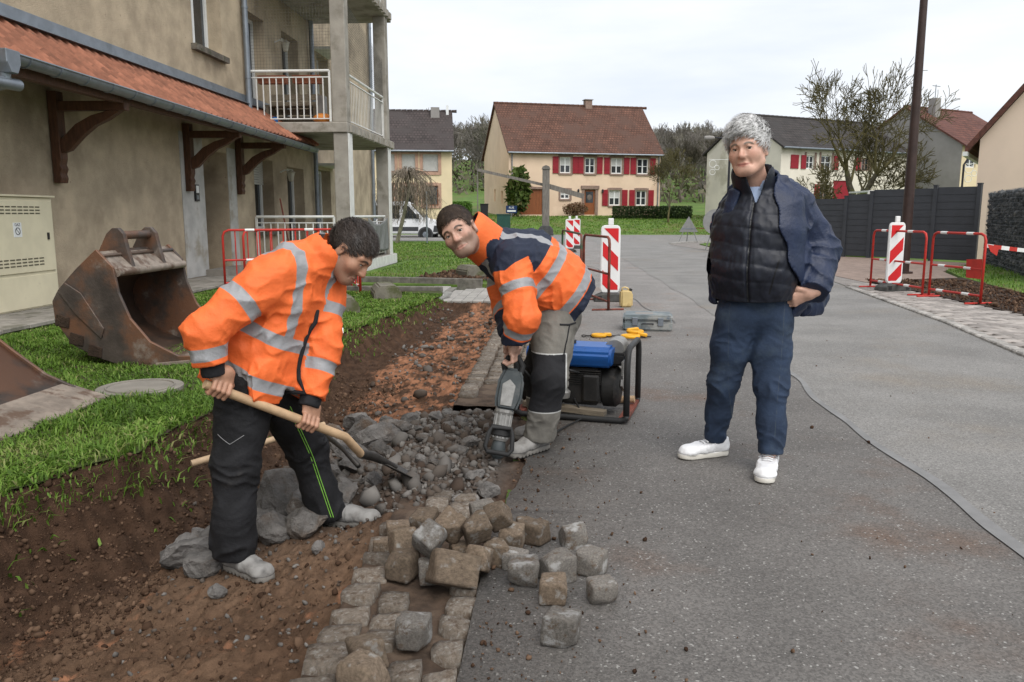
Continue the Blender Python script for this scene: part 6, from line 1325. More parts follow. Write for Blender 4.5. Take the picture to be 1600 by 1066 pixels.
for E_, cf, W_ in ((RE, cuffR, RW), (LE, cuffL, LW)): part('cuff', sdf_mesh(lambda P: np.maximum(cone(E_, W_+nrm(W_-E_)*.0, .05, .043)(P)-.003*ridged(P, (30,30,60), 3), np.maximum((P-W_)@nrm(W_-E_)-.012, -((P-cf)@nrm(W_-E_))-.03)), *bbox([cf, W_], .08), .005), M_blackc, w1)
# black fleece collar at the throat
part('fleece', sdf_mesh(union([econe(NECK1+(-.06,0,-.08), NECK1+(.012,0,-.005), side1, (.10,.085), (.074,.072))], .03), *bbox([NECK1, *T1], .19), .009), M_blackc, w1)
# trousers
RK, RA, LK, LA = np3((-1.305,3.05,.285), (-1.318,3.02,-.085), (-1.125,3.42,.235), (-1.052,3.455,-.075))
l1 = leg((-1.265,3.12,.60), RK, RA, [.112,.10,.084,.080,.080], 3, .016); l2 = leg((-1.215,3.31,.57), LK, LA, [.112,.098,.082,.076,.074], 6, .016); pel = econe((-1.25,3.21,.58), (-1.25,3.21,.75), side1, (.165,.13), (.16,.12))
V, F = sdf_mesh(lambda P: smin(smin(l1(P), l2(P), .02), pel(P), .05), *bbox([(-1.25,3.2,.8), RK, RA, LK, LA], .19), .0068)
M_trb = mat('black_work_trousers', (.011,.011,.0125), .82, .3, 14, .6, 24, bdist=.012, col3=(.055,.05,.045), s3=5, t3=(.58,.82), attr=[('stripe', (.16,.36,.06), None, .0012), ('arc', (.25,.25,.25), None, .001)])
part('trousers', (V, F), M_trb, w1, {'stripe': V[:,0]*0-.05, 'arc': V[:,0]*0-.05})
def surf_line(fn, pts, dr, n=14, r_=.0022, off=0.):
    out_ = []; dr = nrm(dr); pts = np.array(pts, float); ss = np.linspace(0, len(pts)-1.001, n)
    for q in ss:
        k = int(q); p = pts[k]+(pts[k+1]-pts[k])*(q-k); t = np.linspace(0, .3, 240); d = fn(p+dr*t[:, None]); h_ = t[np.argmax(d > 0)]; out_.append(p+dr*(h_+.0005)+np.array((off,0,0)))
    return B().tube(out_, r_, 5)
surf_line(jk1, [T1[3]+side1*.035+fwd1*.02, T1[2]+side1*.03, T1[1]+side1*.03, T1[0]+side1*.03+np.array((0,0,.0))], fwd1, 16, .011).build('front_opening', M_blackc, w1, world=True, smooth='all')
M_lime = mat('lime_piping', (.22,.50,.07), .7, .1)
for of in (0, .011): surf_line(l2, [(-1.19,3.32,.50), LK, LA+(0,0,.01)], (.45,-1,0), 16, .0018, of).build('piping', M_lime, w1, world=True)
surf_line(l1, [(-1.345,3.09,.42), (-1.29,3.09,.385), (-1.235,3.09,.42)], (0,-1,0), 9, .0012).build('knee_stitching', mat('grey_thread', (.3,.3,.3), .8, .1), w1, world=True)
fbk = B().box(-.055,.055,-.006,.006,-.06,.06).xf(Matrix.Translation((-1.26+1.2,3.018-3.2,.50+.15)) @ Matrix.Rotation(.08,4,'Y')).build('thigh_pocket', M_blackc, w1, bevel=.004)
shoe(w1, 'shoe', (-1.37,3.06,-.165), (-1.135,2.93,-.165), (0,0,1), M_boot, 'boot', M_lace); shoe(w1, 'shoe', (-1.085,3.485,-.145), (-.80,3.42,-.115), (0,.0,1), M_boot, 'boot', M_lace)
# shovel
M_ash = mat('ash_wood', (.50,.34,.20), .6, .15, 14, .1, 60, stretch=(1,1,1), col3=(.38,.25,.15), s3=6, t3=(.5,.75)); M_steel = mat('worn_steel', (.06,.055,.05), .5, .3, 10, .2, 60, metal=.6)
sv = thing('shovel', 'shovel with pale wooden handle held by the left worker', 'shovel', (-.8,3.7,-.05)); dsh = nrm(LH-RH); e0 = RH-dsh*.055; e1 = LH+dsh*.35
pts = [e0, RH, (RH+LH)/2, LH, LH+dsh*.2, np.array((-.905,3.50,.195)), np.array((-.872,3.62,.145))]
B().tube(pts, [.0185,.0185,.019,.019,.019,.0195,.018], 12).build('handle', M_ash, sv, world=True, smooth=True)
B().tube([pts[-1], (-.862,3.655,.128)], [.0186,.017], 12).build('handle_tip', mat('pink_paint', (.55,.25,.27), .6, .2), sv, world=True)
bl = B(); bx0 = np.array((-.855,3.67,.115)); bd = nrm((.75,.45,-.55)); bs = nrm(np.cross(bd, (0,0,1)))
for i in range(7):
    u = i/6
    for j in range(7): v = (j-3)/3; wv = .115*(1-.55*max(0, u-.55)/.45); q = bx0+bd*(.30*u)+bs*wv*v+np.array((0,0,.02*v*v-.012-.01*u)); bl.v.append(tuple(q))
for i in range(6):
    for j in range(6): a = i*7+j; bl.f.append((a, a+1, a+8, a+7))
bo = bl.build('blade', M_steel, sv, world=True, smooth='all'); bo.modifiers.new('s', 'SOLIDIFY').thickness = .004
B().tube([pts[-2], pts[-1], bx0, bx0+bd*.1], [.022,.023,.02,.008], 10).build('socket', M_steel, sv, world=True, smooth=True)
# ------------------------------------------------------------ worker with the breaker (middle)
w2 = person('bearded worker in orange and navy jacket bending over a breaker looking at camera', (-.05, 4.4, 0))
LS, LE, LW = np3((-.285,4.13,1.035), (-.190,4.04,.755), (-.240,4.105,.60)); LH = np.array((-.262,4.12,.535)); RS, RE, RW = np3((-.34,4.60,1.02), (-.30,4.50,.76), (-.245,4.27,.62)); RH = np.array((-.243,4.20,.565))
HEAD2 = np.array((-.515,4.12,1.185)); NECK2 = np.array((-.415,4.27,1.135)); side2 = nrm(LS-RS)
sk2 = skin_mat('skin_pale', (.50,.30,.225), (.44,.22,.17), (.27,.17,.125), (.07,.045,.032))
hm2 = mat('hair_brown', (.050,.032,.022), .55, .45, 60, .6, 200, stretch=(1,1,.4), spec=.4, col2=(.095,.065,.045), s2=40, t2=(.5,.7))
hv, hfc, ha = make_head(w2, HEAD2, (-.14,-.96,-.06), (-.50,-.08,.86), dict(hair=.008, temple=.016, cut=([-.12,-.085,-.055,-.03,0,.03,.06,.11], [.078,.070,.045,.010,.008,-.03,-.05,-.06]), hn=.0015, hf=70, so=.05, rand=.2, ns=7500, sl=.016, flow=(.0,-.6,-.1), sw=.0009, fw=.95, s=1.07, age=.4), NECK2, sk2, hm2, (M_eyew, M_iris, M_pup), LOOK)
BAR = nrm((.25,1,.0)); g1 = grip(LH, BAR, LW-LH, .019, LW, 1); g2 = grip(RH, BAR, RW-RH, .019, RW, -1)
inner = sdf_mesh(union([econe((0,4.46,.78), NECK2+np.array((.08,.03,-.04)), side2, (.14,.10), (.12,.08)), cone(NECK2, NECK2+np.array((.1,.05,-.05)), .06, .08), cone(LS+(.04,.06,-.03), LE, .035, .035), cone(LE, LW, .034, .028), cone(RS+(.03,-.04,-.03), RE, .035, .035), cone(RE, RW, .034, .028), cone((-.03,4.36,.74), (-.04,4.2,.42), .07, .05), cone((-.04,4.2,.42), (-.10,4.23,.12), .05, .035), cone((.0,4.58,.72), (-.12,4.5,.38), .07, .05), cone((-.12,4.5,.38), (-.08,4.56,.1), .05, .035)], .03), (-.5,3.95,.05), (.25,4.75,1.25), .014)
Vb, Fb = joinVF([(hv, hfc), g1, g2, inner]); n_h = len(hv); nb_ = len(Vb)-n_h
part('body', (Vb, Fb), sk2, w2, {'lip': np.r_[ha['lip'], z0(nb_)], 'brow': np.r_[ha['brow'], z0(nb_)], 'stubble': np.r_[ha['stubble'], z0(nb_)], 'cheek': np.r_[ha['cheek'], z0(nb_, 0)]})
T2 = np3((.06,4.44,.80), (-.04,4.42,.915), (-.16,4.39,1.02), (-.28,4.36,1.06), (-.385,4.31,1.09)); R2 = [(.20,.165), (.21,.175), (.225,.165), (.205,.125), (.10,.095)]
tor2 = union([econe(T2[i], T2[i+1], side2, R2[i], R2[i+1]) for i in range(4)], .05); tax = nrm(T2[3]-T2[0]); fwd2 = nrm(np.cross(tax, side2)); fwd2 = fwd2 if fwd2[2] < 0 else -fwd2
cuffR, cuffL = RW+nrm(RE-RW)*.02, LW+nrm(LE-LW)*.015
slL = union([cone(LS+(.03,.05,.01), LE, .096, .077), cone(LE, cuffL, .077, .060)], .03); slR = union([cone(RS+(.02,-.05,0), RE, .095, .08), cone(RE, cuffR, .08, .062)], .03)
flap2 = econe(T2[3]+fwd2*.08, T2[1]+fwd2*.12, side2, (.14,.06), (.16,.05))
cdir = nrm((-.75,-.2,.50)); coll_o = econe(NECK2+np.array((.08,.045,-.055)), NECK2-np.array((.055,.03,-.05)), side2, (.125,.118), (.128,.118)); coll_i = econe(NECK2+np.array((.10,.055,-.07)), NECK2-np.array((.17,.07,-.14)), side2, (.098,.092), (.118,.108))
def jk2(P):
    Q = P+.025*np.stack([vnoise(P, 7, 11), vnoise(P, 7, 12), vnoise(P, 7, 13)], -1); fold = ridged(Q, (12,7,8), 14)*.010+vnoise(P, 6, 16)*.011+ridged(Q, (9,9,18), 18)*.006
    d = smin(smin(tor2(P), flap2(P), .05), smin(slL(P), slR(P), .01), .04)-fold; d = np.maximum(d, -(((P-T2[0])@tax)+.035)-.01*vnoise(P, 9, 2))
    c = np.maximum(np.maximum(coll_o(P), -coll_i(P)), np.maximum((P-NECK2)@cdir-.105, -((P-NECK2)@cdir+.10))); d = smin(np.maximum(d, -coll_i(P)), c, .012)
    for cf, ax in ((cuffR, nrm(RW-RE)), (cuffL, nrm(LW-LE))):
        q = P-cf; s_ = q@ax; rad = np.linalg.norm(q-s_[:, None]*ax, axis=1); d = np.where((rad < .12) & (s_ > -.1), np.maximum(d, s_), d)
    return d
lo, hi = bbox([*T2, LS, LE, LW, RS, RE, RW, NECK2, NECK2-np.array((.12,0,-.08))], .19); V, F = sdf_mesh(jk2, lo, hi, .0064)
dR, dL, dT = slR(V), slL(V), np.minimum(tor2(V), flap2(V)); s = (V-T2[0])@tax; lat = (V-T2[2])@side2
def slb(S_, E_, W_):
    a1, a2 = nrm(E_-S_), nrm(W_-E_); t1 = (V-S_)@a1; t2 = (V-E_)@a2
    return (np.maximum(np.where(t2 < .03, .024-np.abs(t1-.145), -.05), np.where(t2 > .0, .023-np.abs(t2-.065), -.05)), np.maximum(np.where(t2 > .03, t2-.098, -.05), .055-t1-.35*np.abs((V-S_)@nrm((1,0,.2)))))
gL, nL = slb(LS, LE, LW); gR, nR = slb(RS, RE, RW); gT = np.maximum(.026-np.abs(s-.045), .026-np.abs(s-.23)); nT = np.maximum(np.maximum(.012-s, s-.315), -.05); inc = (V-NECK2)@cdir
nT = np.where(inc > -.055, -.05, nT); gT = np.where(s > .30, np.where(inc < -.05, .022-np.abs(lat-.155), -.05), gT)
sel = lambda a, b, c: np.where((dL < dT) & (dL < dR), a, np.where(dR < dT, b, c))
lining = np.minimum(.006-np.abs(coll_i(V)), inc+.2)-.004
part('jacket', (V, F), M_or('hi_vis_orange_navy', [('navy', NAVY, .7), ('grey', GREYB, .35), ('lining', NAVY, .7)]), w2, {'grey': sel(gL, gR, gT), 'navy': sel(nL, nR, nT), 'lining': lining})
LK, LA, RK, RA = np3((-.045,4.17,.42), (-.100,4.215,.10), (-.125,4.49,.37), (-.075,4.55,.10))
l1 = leg((-.02,4.345,.73), LK, LA, [.118,.105,.088,.082,.084], 23, .011); l2 = leg((.0,4.56,.72), RK, RA, [.115,.10,.085,.08,.08], 26, .011); pel = econe((.0,4.45,.72), (-.03,4.43,.86), side2, (.165,.125), (.16,.12))
V, F = sdf_mesh(lambda P: smin(smin(l1(P), l2(P), .02), pel(P), .05), *bbox([(.03,4.45,.9), LK, LA, RK, RA], .2), .0068)
zk = V[:,2]-.40; kn = np.minimum(.155-np.abs(zk-.0), .09+.0*zk-(V[:,0]-np.where(V[:,1] < 4.36, -.05, -.12))); kn = np.where(V[:,2] < .62, kn, -.05)
pip = .0035-np.abs(kn); M_trg = mat('grey_work_trousers', (.165,.155,.135), .85, .15, 14, .5, 24, bdist=.010, col3=(.11,.10,.09), s3=4, t3=(.5,.8), attr=[('knee', (.016,.016,.018), None), ('piping', (.5,.5,.48), None, .001)])
part('trousers', (V, F), M_trg, w2, {'knee': kn, 'piping': pip})
surf_line(l1, [(.03,4.33,.70), (.0,4.30,.60), (-.01,4.27,.52)], (.25,-1,0), 9, .004).build('pocket_zip', M_blackc, w2, world=True)
surf_line(l1, [(-.03,4.33,.705), (.03,4.33,.70), (.07,4.34,.705)], (.25,-1,0), 9, .006).build('pocket_edge', M_blackc, w2, world=True)
shoe(w2, 'shoe', (-.055,4.30,.004), (-.255,4.075,.004), (0,0,1), M_boot, 'boot', M_lace); shoe(w2, 'shoe', (-.02,4.60,.004), (-.25,4.43,.004), (0,0,1), M_boot, 'boot', M_lace)
# electric breaker
M_brk = mat('breaker_grey', (.055,.065,.068), .55, .2, 12, .15, 60, col3=(.13,.125,.115), s3=6, t3=(.5,.75)); M_alu = mat('breaker_alloy', (.30,.295,.28), .5, .2, 15, .15, 60, metal=.3, col3=(.16,.15,.135), s3=8, t3=(.5,.7)); M_rub = mat('rubber_black', (.022,.022,.022), .7, .2, 10)
T = Vector((-.332,4.01,-.05)); Z = (Vector((-.243,4.15,.50))-T).normalized(); Xa = Vector((.97,.05,-.1)); Xa = (Xa-Z*Xa.dot(Z)).normalized(); Ya = Z.cross(Xa)
bk = thing('demolition_breaker', 'grey electric demolition breaker chiselling the kerb bed', 'power tool', T); BM = Matrix((Xa, Ya, Z)).transposed().to_4x4()
def bp(nm, b, m, par=bk, **k): b.xf(BM); return b.build(nm, m, par, **k)
bp('chisel', B().tube([(0,0,-.02),(0,0,.02),(0,0,.10)], [.004,.011,.011], 8), M_alu); bp('tool_holder', B().lathe([(.022,.07),(.036,.085),(.040,.12),(.034,.155),(.03,.165)], 20), M_brk, smooth=True)
bp('barrel', B().lathe([(.036,.165),(.043,.18),(.043,.30),(.050,.315),(.05,.33)], 12), M_alu)
for k in range(10): a = k*.628; bp('rib', B().bar((.044*math.cos(a),.044*math.sin(a),.18),(.044*math.cos(a),.044*math.sin(a),.305),.007,.007), M_alu)
sh_ = B().prism([(-.052,.325),(.058,.325),(.078,.40),(.075,.50),(.045,.55),(-.035,.55),(-.060,.48),(-.062,.38)], lambda u, v, d: (u, d, v), -.047, .047); bp('motor_housing', sh_, M_brk, bevel=.016, seg=3, smooth=True)
bp('side_plate', B().prism([(-.03,.35),(.03,.35),(.035,.46),(.0,.49),(-.035,.46)], lambda u, v, d: (u, d, v), -.0515, -.046), M_alu, bevel=.002)
bp('rear_handle', B().tube([(-.03,0,.53),(-.045,-.0,.565),(-.03,0,.60),(.03,0,.605),(.055,0,.57),(.05,0,.53)], .017, 10), M_rub, smooth=True)
bp('side_handle', B().tube([(-.050,-.055,.235),(-.062,-.065,.20),(-.070,-.075,.13),(-.055,-.08,.105),(.055,-.08,.105),(.070,-.075,.13),(.062,-.065,.20),(.050,-.055,.235)], .0125, 10, closed=True), M_rub, smooth=True); bp('clamp', B().lathe([(.05,.19),(.056,.195),(.056,.23),(.05,.235)], 20), M_rub, smooth=True)
cb_ = B().tube([(-.19,4.18,.47),(-.10,4.28,.34),(-.14,4.33,.12),(-.20,4.22,.05),(-.10,4.35,.025),(.05,4.72,.012),(.16,4.9,.02),(.1,5.0,.12)], .006, 8); cb_v = cb_; tag(cb_.build('power_cable', M_rub, smooth='all'), 'black power cable from the breaker to the generator', 'cable')
# ------------------------------------------------------------ standing man (right)
m3 = person('grey haired man in navy coat and padded vest standing on the asphalt', (1.0, 4.05, 0))
HEAD3 = np.array((.895,3.985,1.583)); NECK3 = np.array((.955,4.065,1.42)); front3 = nrm((-.42,-.90,0)); side3 = nrm(np.cross((0,0,1), front3))   # person's left
sk3 = skin_mat('skin_ruddy', (.60,.355,.265), (.44,.18,.14), (.47,.26,.185), (.20,.16,.13))
hm3 = mat('hair_grey', (.64,.63,.62), .5, .3, 45, .6, 160, stretch=(1,1,.35), col2=(.42,.41,.40), s2=26, t2=(.5,.7), spec=.4)
hv, hfc, ha = make_head(m3, HEAD3, (-.50,-.86,-.06), (-.13,.02,.99), dict(hair=.020, side=.010, cut=([-.13,-.09,-.06,-.035,0,.03,.06,.11], [.088,.080,.060,.025,.018,-.02,-.06,-.075]), hn=.003, hf=45, hl=.005, ns=8000, rand=.22, sl=.036, so=.05, flow=(-.7,-.25,-.25), lift=.006, sweep=True, fw=1.08, smile=.003, age=1.2, s=1.05), NECK3, sk3, hm3, (M_eyew, M_iris, M_pup), LOOK)
PLs, PLe, PLw = np3((1.175,4.12,1.33), (1.315,4.15,1.105), (1.235,3.965,.905)); PRs, PRe, PRw = np3((.865,4.14,1.32), (.87,4.29,1.09), (.85,4.17,.92))
PLw2 = PLw+np.array((.0,.0,0)); g1 = open_hand(PLw2, (-.86,.06,-.36), (0,.9,-.3), (-.1,-.45,.85), .5); g2 = open_hand(PRw, (-.05,-.45,-.8), (.9,.1,.1), (-.3,-.9,.1), .7)
inner = sdf_mesh(union([econe((.99,4.08,.82), (.98,4.08,1.33), side3, (.15,.10), (.16,.09)), cone(NECK3, (.97,4.07,1.30), .06, .08), cone(PLs+(.0,.02,-.03), PLe, .035, .035), cone(PLe, PLw+nrm(PLe-PLw)*.04, .035, .022), cone(PRs+(.03,.03,-.05), PRe, .03, .03), cone(PRe, PRw, .038, .028), cone((.91,4.07,.78), (.85,4.12,.42), .07, .05), cone((.85,4.12,.42), (.84,4.2,.1), .05, .035), cone((1.07,4.09,.78), (1.07,4.0,.42), .07, .05), cone((1.07,4.0,.42), (1.06,3.94,.1), .05, .035)], .03), (.6,3.8,.05), (1.5,4.4,1.5), .014)
Vb, Fb = joinVF([(hv, hfc), g1, g2, inner]); n_h = len(hv); nb_ = len(Vb)-n_h
part('body', (Vb, Fb), sk3, m3, {'lip': np.r_[ha['lip'], z0(nb_)], 'brow': np.r_[ha['brow'], z0(nb_)], 'stubble': z0(len(Vb)), 'cheek': np.r_[ha['cheek'], z0(nb_, 0)]})
# padded vest
TV = np3((.962,4.05,.885), (.955,4.04,1.02), (.965,4.045,1.20), (.975,4.06,1.32), (.955,4.05,1.40)); RV = [(.190,.140), (.205,.165), (.195,.150), (.165,.105), (.085,.085)]
tv = union([econe(TV[i], TV[i+1], side3, RV[i], RV[i+1]) for i in range(4)], .05); vci = econe((.975,4.08,1.31), (.905,3.98,1.55), side3, (.070,.068), (.090,.088)); vco = econe((.965,4.07,1.34), (.93,4.02,1.47), side3, (.092,.090), (.102,.098))
def vest(P):
    fw = (P-TV[2])@front3; lat = (P-TV[2])@side3; q = np.abs(np.sin((P[:,2]-.88+.02*np.sin(lat*8)+.012*vnoise(P, 7, 5))*math.pi/.083)); d = tv(P)-.0062*q**.45*np.clip((1.40-P[:,2])/.05, 0, 1)-.004*vnoise(P, 22, 3)-.003*ridged(P, (34,34,14), 6)
    d = np.where(fw > .03, d+.014*np.exp(-((lat-.005)/.007)**2), d); d = np.maximum(d, .868-P[:,2]-.012*np.cos(lat*7))
    c = np.maximum(np.maximum(vco(P), -vci(P)), np.maximum(P[:,2]-1.515+.32*fw-.05*np.abs(lat), 1.35-P[:,2])); d = smin(np.maximum(d, -vci(P)), c, .012)
    vcut = np.where(fw > 0, np.minimum(.010+.30*(P[:,2]-1.35)-np.abs(lat-.012), P[:,2]-1.335), -1); return np.maximum(d, vcut)
V, F = sdf_mesh(vest, *bbox([*TV, (.96,4.05,1.5)], .21), .0058)
lat = (V-TV[2])@side3; fw = (V-TV[2])@front3; zipf = np.where(fw > .03, .004-np.abs(lat-.005), -.05); pkt = np.where(fw > .02, np.minimum(.0035-np.abs(lat-.125-.25*(V[:,2]-.99)), .085-np.abs(V[:,2]-.985)), -.05)
M_vest = mat('padded_vest', (.010,.012,.021), .5, .2, 20, .15, 180, bdist=.002, spec=.4, attr=[('zip', (.03,.03,.032), .4, .001), ('pocket', (.003,.003,.004), None, .001)]); part('padded_vest', (V, F), M_vest, m3, {'zip': zipf, 'pocket': pkt})
# pale blue shirt collar
shi = econe((.975,4.085,1.30), (.94,4.03,1.52), side3, (.060,.060), (.070,.068)); sho = econe((.975,4.085,1.30), (.94,4.03,1.52), side3, (.066,.066), (.076,.074))
part('shirt', sdf_mesh(lambda P: np.maximum(np.maximum(np.maximum(sho(P), -shi(P)), np.where((P-NECK3)@front3 > 0, np.minimum(.012+.5*(P[:,2]-1.385)-np.abs((P-NECK3)@side3-.01), P[:,2]-1.33), -1)), np.maximum(P[:,2]-1.455+.2*((P-NECK3)@front3), 1.25-P[:,2])), (.82,3.9,1.24), (1.10,4.2,1.49), .004), mat('pale_blue_shirt', (.42,.52,.72), .8, .06, 30, .15, 200, bdist=.002), m3)
part('shirt_front', sdf_mesh(econe(TV[2]+front3*.04+(0,0,.02), NECK3+front3*.02+(0,0,-.035), side3, (.07,.07), (.06,.058)), *bbox([TV[2], NECK3], .13), .007), bpy.data.materials['pale_blue_shirt'], m3)
# open navy coat
TC = np3((1.01,4.14,.86), (1.0,4.10,1.05), (.99,4.09,1.22), (.985,4.085,1.335), (.975,4.09,1.40)); RC = [(.225,.155), (.215,.16), (.212,.155), (.175,.11), (.11,.10)]
tcn_ = union([econe(TC[i], TC[i+1], side3, RC[i], RC[i+1]) for i in range(4)], .05); cL = PLw+nrm(PLe-PLw)*(-.005); cR = PRw+nrm(PRe-PRw)*.02
sL = union([cone(PLs+(-.02,0,-.005), PLe, .092, .086), cone(PLe, cL, .088, .066)], .03); sR = union([cone(PRs+(.02,.02,-.01), PRe, .075, .070), cone(PRe, cR, .070, .058)], .03)
hood = union([econe((1.03,4.20,1.37), (1.13,4.14,1.385), (.2,.6,.6), (.10,.05), (.085,.04)), econe((.90,4.14,1.37), (1.03,4.20,1.37), (.2,.6,.6), (.08,.04), (.10,.05))], .04)
lap = econe((1.045,4.02,1.44), (1.135,3.985,1.20), (.85,-.4,0), (.050,.016), (.055,.018)); lapR = econe((.845,4.02,1.385), (.800,4.02,1.22), (.5,-.8,0), (.030,.014), (.030,.016)); tail = econe((1.25,4.18,.98), (1.33,4.22,.80), (.6,.6,0), (.11,.05), (.10,.035))
def coat(P):
    Q = P+.03*np.stack([vnoise(P, 6, 31), vnoise(P, 6, 32), vnoise(P, 6, 33)], -1); fold = ridged(Q, (7,7,12), 34)*.012+vnoise(P, 5, 36)*.008+ridged(Q, (18,18,8), 38)*.004
    fw = (P-TV[2])@front3; lat = (P-TV[2])@side3; d = np.minimum(tcn_(P)-fold, tv(P)-.020)
    shell = np.maximum(d, -(d+.016)); ope = np.minimum(np.minimum(np.interp(P[:,2], [.85,1.0,1.2,1.42], [.26,.205,.145,.085])-lat+.006*np.sin(P[:,2]*40), fw+.04), lat+.30); body = np.maximum(shell, ope); body = np.maximum(body, .80-P[:,2]-.12*lat-.015*vnoise(P, 9, 3))
    sl = smin(sL(P), sR(P), .01)-fold*1.1; inner_ = tv(P)+.012
    sl = np.maximum(sl, -inner_)
    for cf, ax in ((cL, nrm(PLw-PLe)), (cR, nrm(PRw-PRe))):
        q = P-cf; s_ = q@ax; rad = np.linalg.norm(q-s_[:, None]*ax, axis=1); sl = np.where((rad < .12) & (s_ > -.1), np.maximum(sl, s_), sl)
    d = smin(body, sl, .02); d = smin(d, np.maximum(hood(P)-fold*.9, -(np.linalg.norm(P-HEAD3, axis=1)-.13)), .03); d = smin(d, smin(lap(P), lapR(P), .005)-fold*.4, .015); d = smin(d, np.maximum(tail(P)-fold, .765-P[:,2]), .03)
    return np.maximum(d, -vci(P)-.012)
V, F = sdf_mesh(coat, (.62,3.78,.74), (1.52,4.42,1.52), .0064)
M_coat = mat('navy_coat', (.010,.019,.052), .5, .15, 10, .55, 20, bdist=.014, spec=.45); part('coat', (V, F), M_coat, m3)
B().cbox((1.075-1,3.93-4.05,1.335), (.022,.008,.010), Matrix.Rotation(.3,3,'Y')).build('coat_toggle', M_pvc, m3, bevel=.003)
# jeans
K1, A1, K2, A2 = np3((.850,4.11,.425), (.838,4.20,.105), (1.068,4.0,.42), (1.062,3.94,.115))
l1 = leg((.905,4.07,.78), K1, A1, [.108,.096,.074,.062,.050], 43, .012); l2 = leg((1.065,4.09,.78), K2, A2, [.110,.098,.077,.066,.054], 46, .012); pel = econe((.985,4.08,.80), (.975,4.07,.92), side3, (.17,.125), (.165,.12))
V, F = sdf_mesh(lambda P: smin(smin(l1(P), l2(P), .018), pel(P), .045), *bbox([(.98,4.08,.95), K1, A1, K2, A2], .19), .0064)
sm_ = np.where(l1(V) < l2(V), (V-K1)@side3, (V-K2)@side3); M_jean = mat('dark_denim', (.022,.037,.070), .85, .25, 10, .5, 26, bdist=.010, col3=(.045,.066,.095), s3=4, t3=(.5,.72), attr=[('seam', (.05,.065,.085), None, .0012)])
part('jeans', (V, F), M_jean, m3, {'seam': .0015-np.abs(sm_-.045)})
shoe(m3, 'shoe', (.915,4.235,.003), (.640,4.13,.003), (0,0,1), M_snk, 'sneaker', M_lacew); shoe(m3, 'shoe', (1.085,4.02,.003), (.985,3.745,.003), (0,0,1), M_snk, 'sneaker', M_lacew)
# ================================================================== SITE EQUIPMENT
M_bkt = mat('bucket_steel', (.075,.060,.051), .55, .35, 5, .35, 40, metal=.25, spec=.4, col2=(.16,.078,.044), s2=2.2, t2=(.46,.62), col3=(.25,.21,.175), s3=5, t3=(.56,.74), detail=8)
M_bin = mat('bucket_inside', (.085,.055,.038), .5, .3, 4, .3, 30, metal=.15, spec=.5, col2=(.20,.10,.055), s2=1.8, t2=(.48,.66), col3=(.035,.03,.028), s3=3, t3=(.52,.66), detail=8)
M_edge = mat('cutting_edge', (.26,.215,.175), .6, .25, 9, .3, 40, metal=.2, col2=(.13,.085,.06), s2=6)
# profile of the side plate (X along the mouth, Z up), measured from the left
SP = [(-3.485,1.02),(-3.361,.885),(-3.332,.692),(-3.257,.497),(-3.115,.321),(-2.897,.212),(-2.737,.212),(-2.74,.150),(-3.104,.125),(-3.332,.125),(-3.554,.195),(-3.729,.29),(-3.85,.468),(-3.86,.625),(-3.807,.713),(-3.657,.869)]
bk_ = thing('excavator_bucket', 'big rusty excavator bucket lying on the grass with its mouth open', 'bucket', (-3.3,6.4,.12))
BY0, BY1 = 5.85, 7.0; fnb = lambda u, v, d: (u, d, v)
for y in (BY0, BY1-.03):
    sp_ = B().prism(SP, fnb, y, y+.03); sp_.build('side_plate', M_bkt, bk_, world=True, bevel=.005)
shell = [(-3.43,.965),(-3.56,.90),(-3.70,.79),(-3.79,.70),(-3.835,.61),(-3.825,.48),(-3.72,.315),(-3.55,.22),(-3.33,.150),(-3.10,.150),(-2.76,.175)]
sb = B(); sb.v = [fnb(u, v, d) for d in (BY0+.03, BY1-.03) for u, v in shell]; n_ = len(shell); sb.f = [(i, i+1, n_+i+1, n_+i) for i in range(n_-1)]
so = sb.build('shell', M_bin, bk_, world=True, smooth='all'); md = so.modifiers.new('s', 'SOLIDIFY'); md.thickness = .022; md.offset = 1
B().prism([(-3.49,1.005),(-3.365,.885),(-3.33,.84),(-3.36,.815),(-3.43,.86),(-3.54,.955)], fnb, BY0+.0301, BY1-.0301).build('top_beam', M_edge, bk_, world=True, bevel=.006)
B().tube([fnb(-3.352,.842,BY0+.031), fnb(-3.352,.842,BY1-.031)], .032, 12).build('torque_tube', M_edge, bk_, world=True, smooth=True)
B().prism([(-3.08,.156),(-2.74,.19),(-2.68,.178),(-2.68,.166),(-3.08,.130)], fnb, BY0-.004, BY1+.004).build('cutting_edge', M_edge, bk_, world=True, bevel=.003)
for y in (6.12, 6.62):
    B().prism([(-3.66,.86),(-3.62,1.0),(-3.55,1.13),(-3.50,1.175),(-3.45,1.175),(-3.41,1.13),(-3.385,1.0),(-3.35,.86),(-3.44,.93)], fnb, y, y+.05).build('ear', M_bkt, bk_, world=True, bevel=.006)
B().tube([fnb(-3.475,1.115,6.14), fnb(-3.475,1.115,6.65)], .034, 14).build('pin', M_bkt, bk_, world=True, smooth=True); B().tube([fnb(-3.50,.985,6.17), fnb(-3.50,.985,6.62)], .026, 12).build('pin', M_bkt, bk_, world=True, smooth=True)
B().prism([(-3.74,.77),(-3.62,.69),(-3.46,.42),(-3.49,.34),(-3.68,.53),(-3.80,.70)], fnb, BY0-.014, BY0-.0005).build('wear_strip', M_bkt, bk_, world=True, bevel=.004)
for x_, z_ in ((-3.70,.33),(-3.56,.24),(-3.80,.47)): B().prism([(x_-.05,z_-.03),(x_+.06,z_-.05),(x_+.07,z_+.03),(x_-.03,z_+.06)], fnb, BY0-.012, BY0-.0005).build('mud_cake', M_dirt, bk_, world=True, bevel=.004)
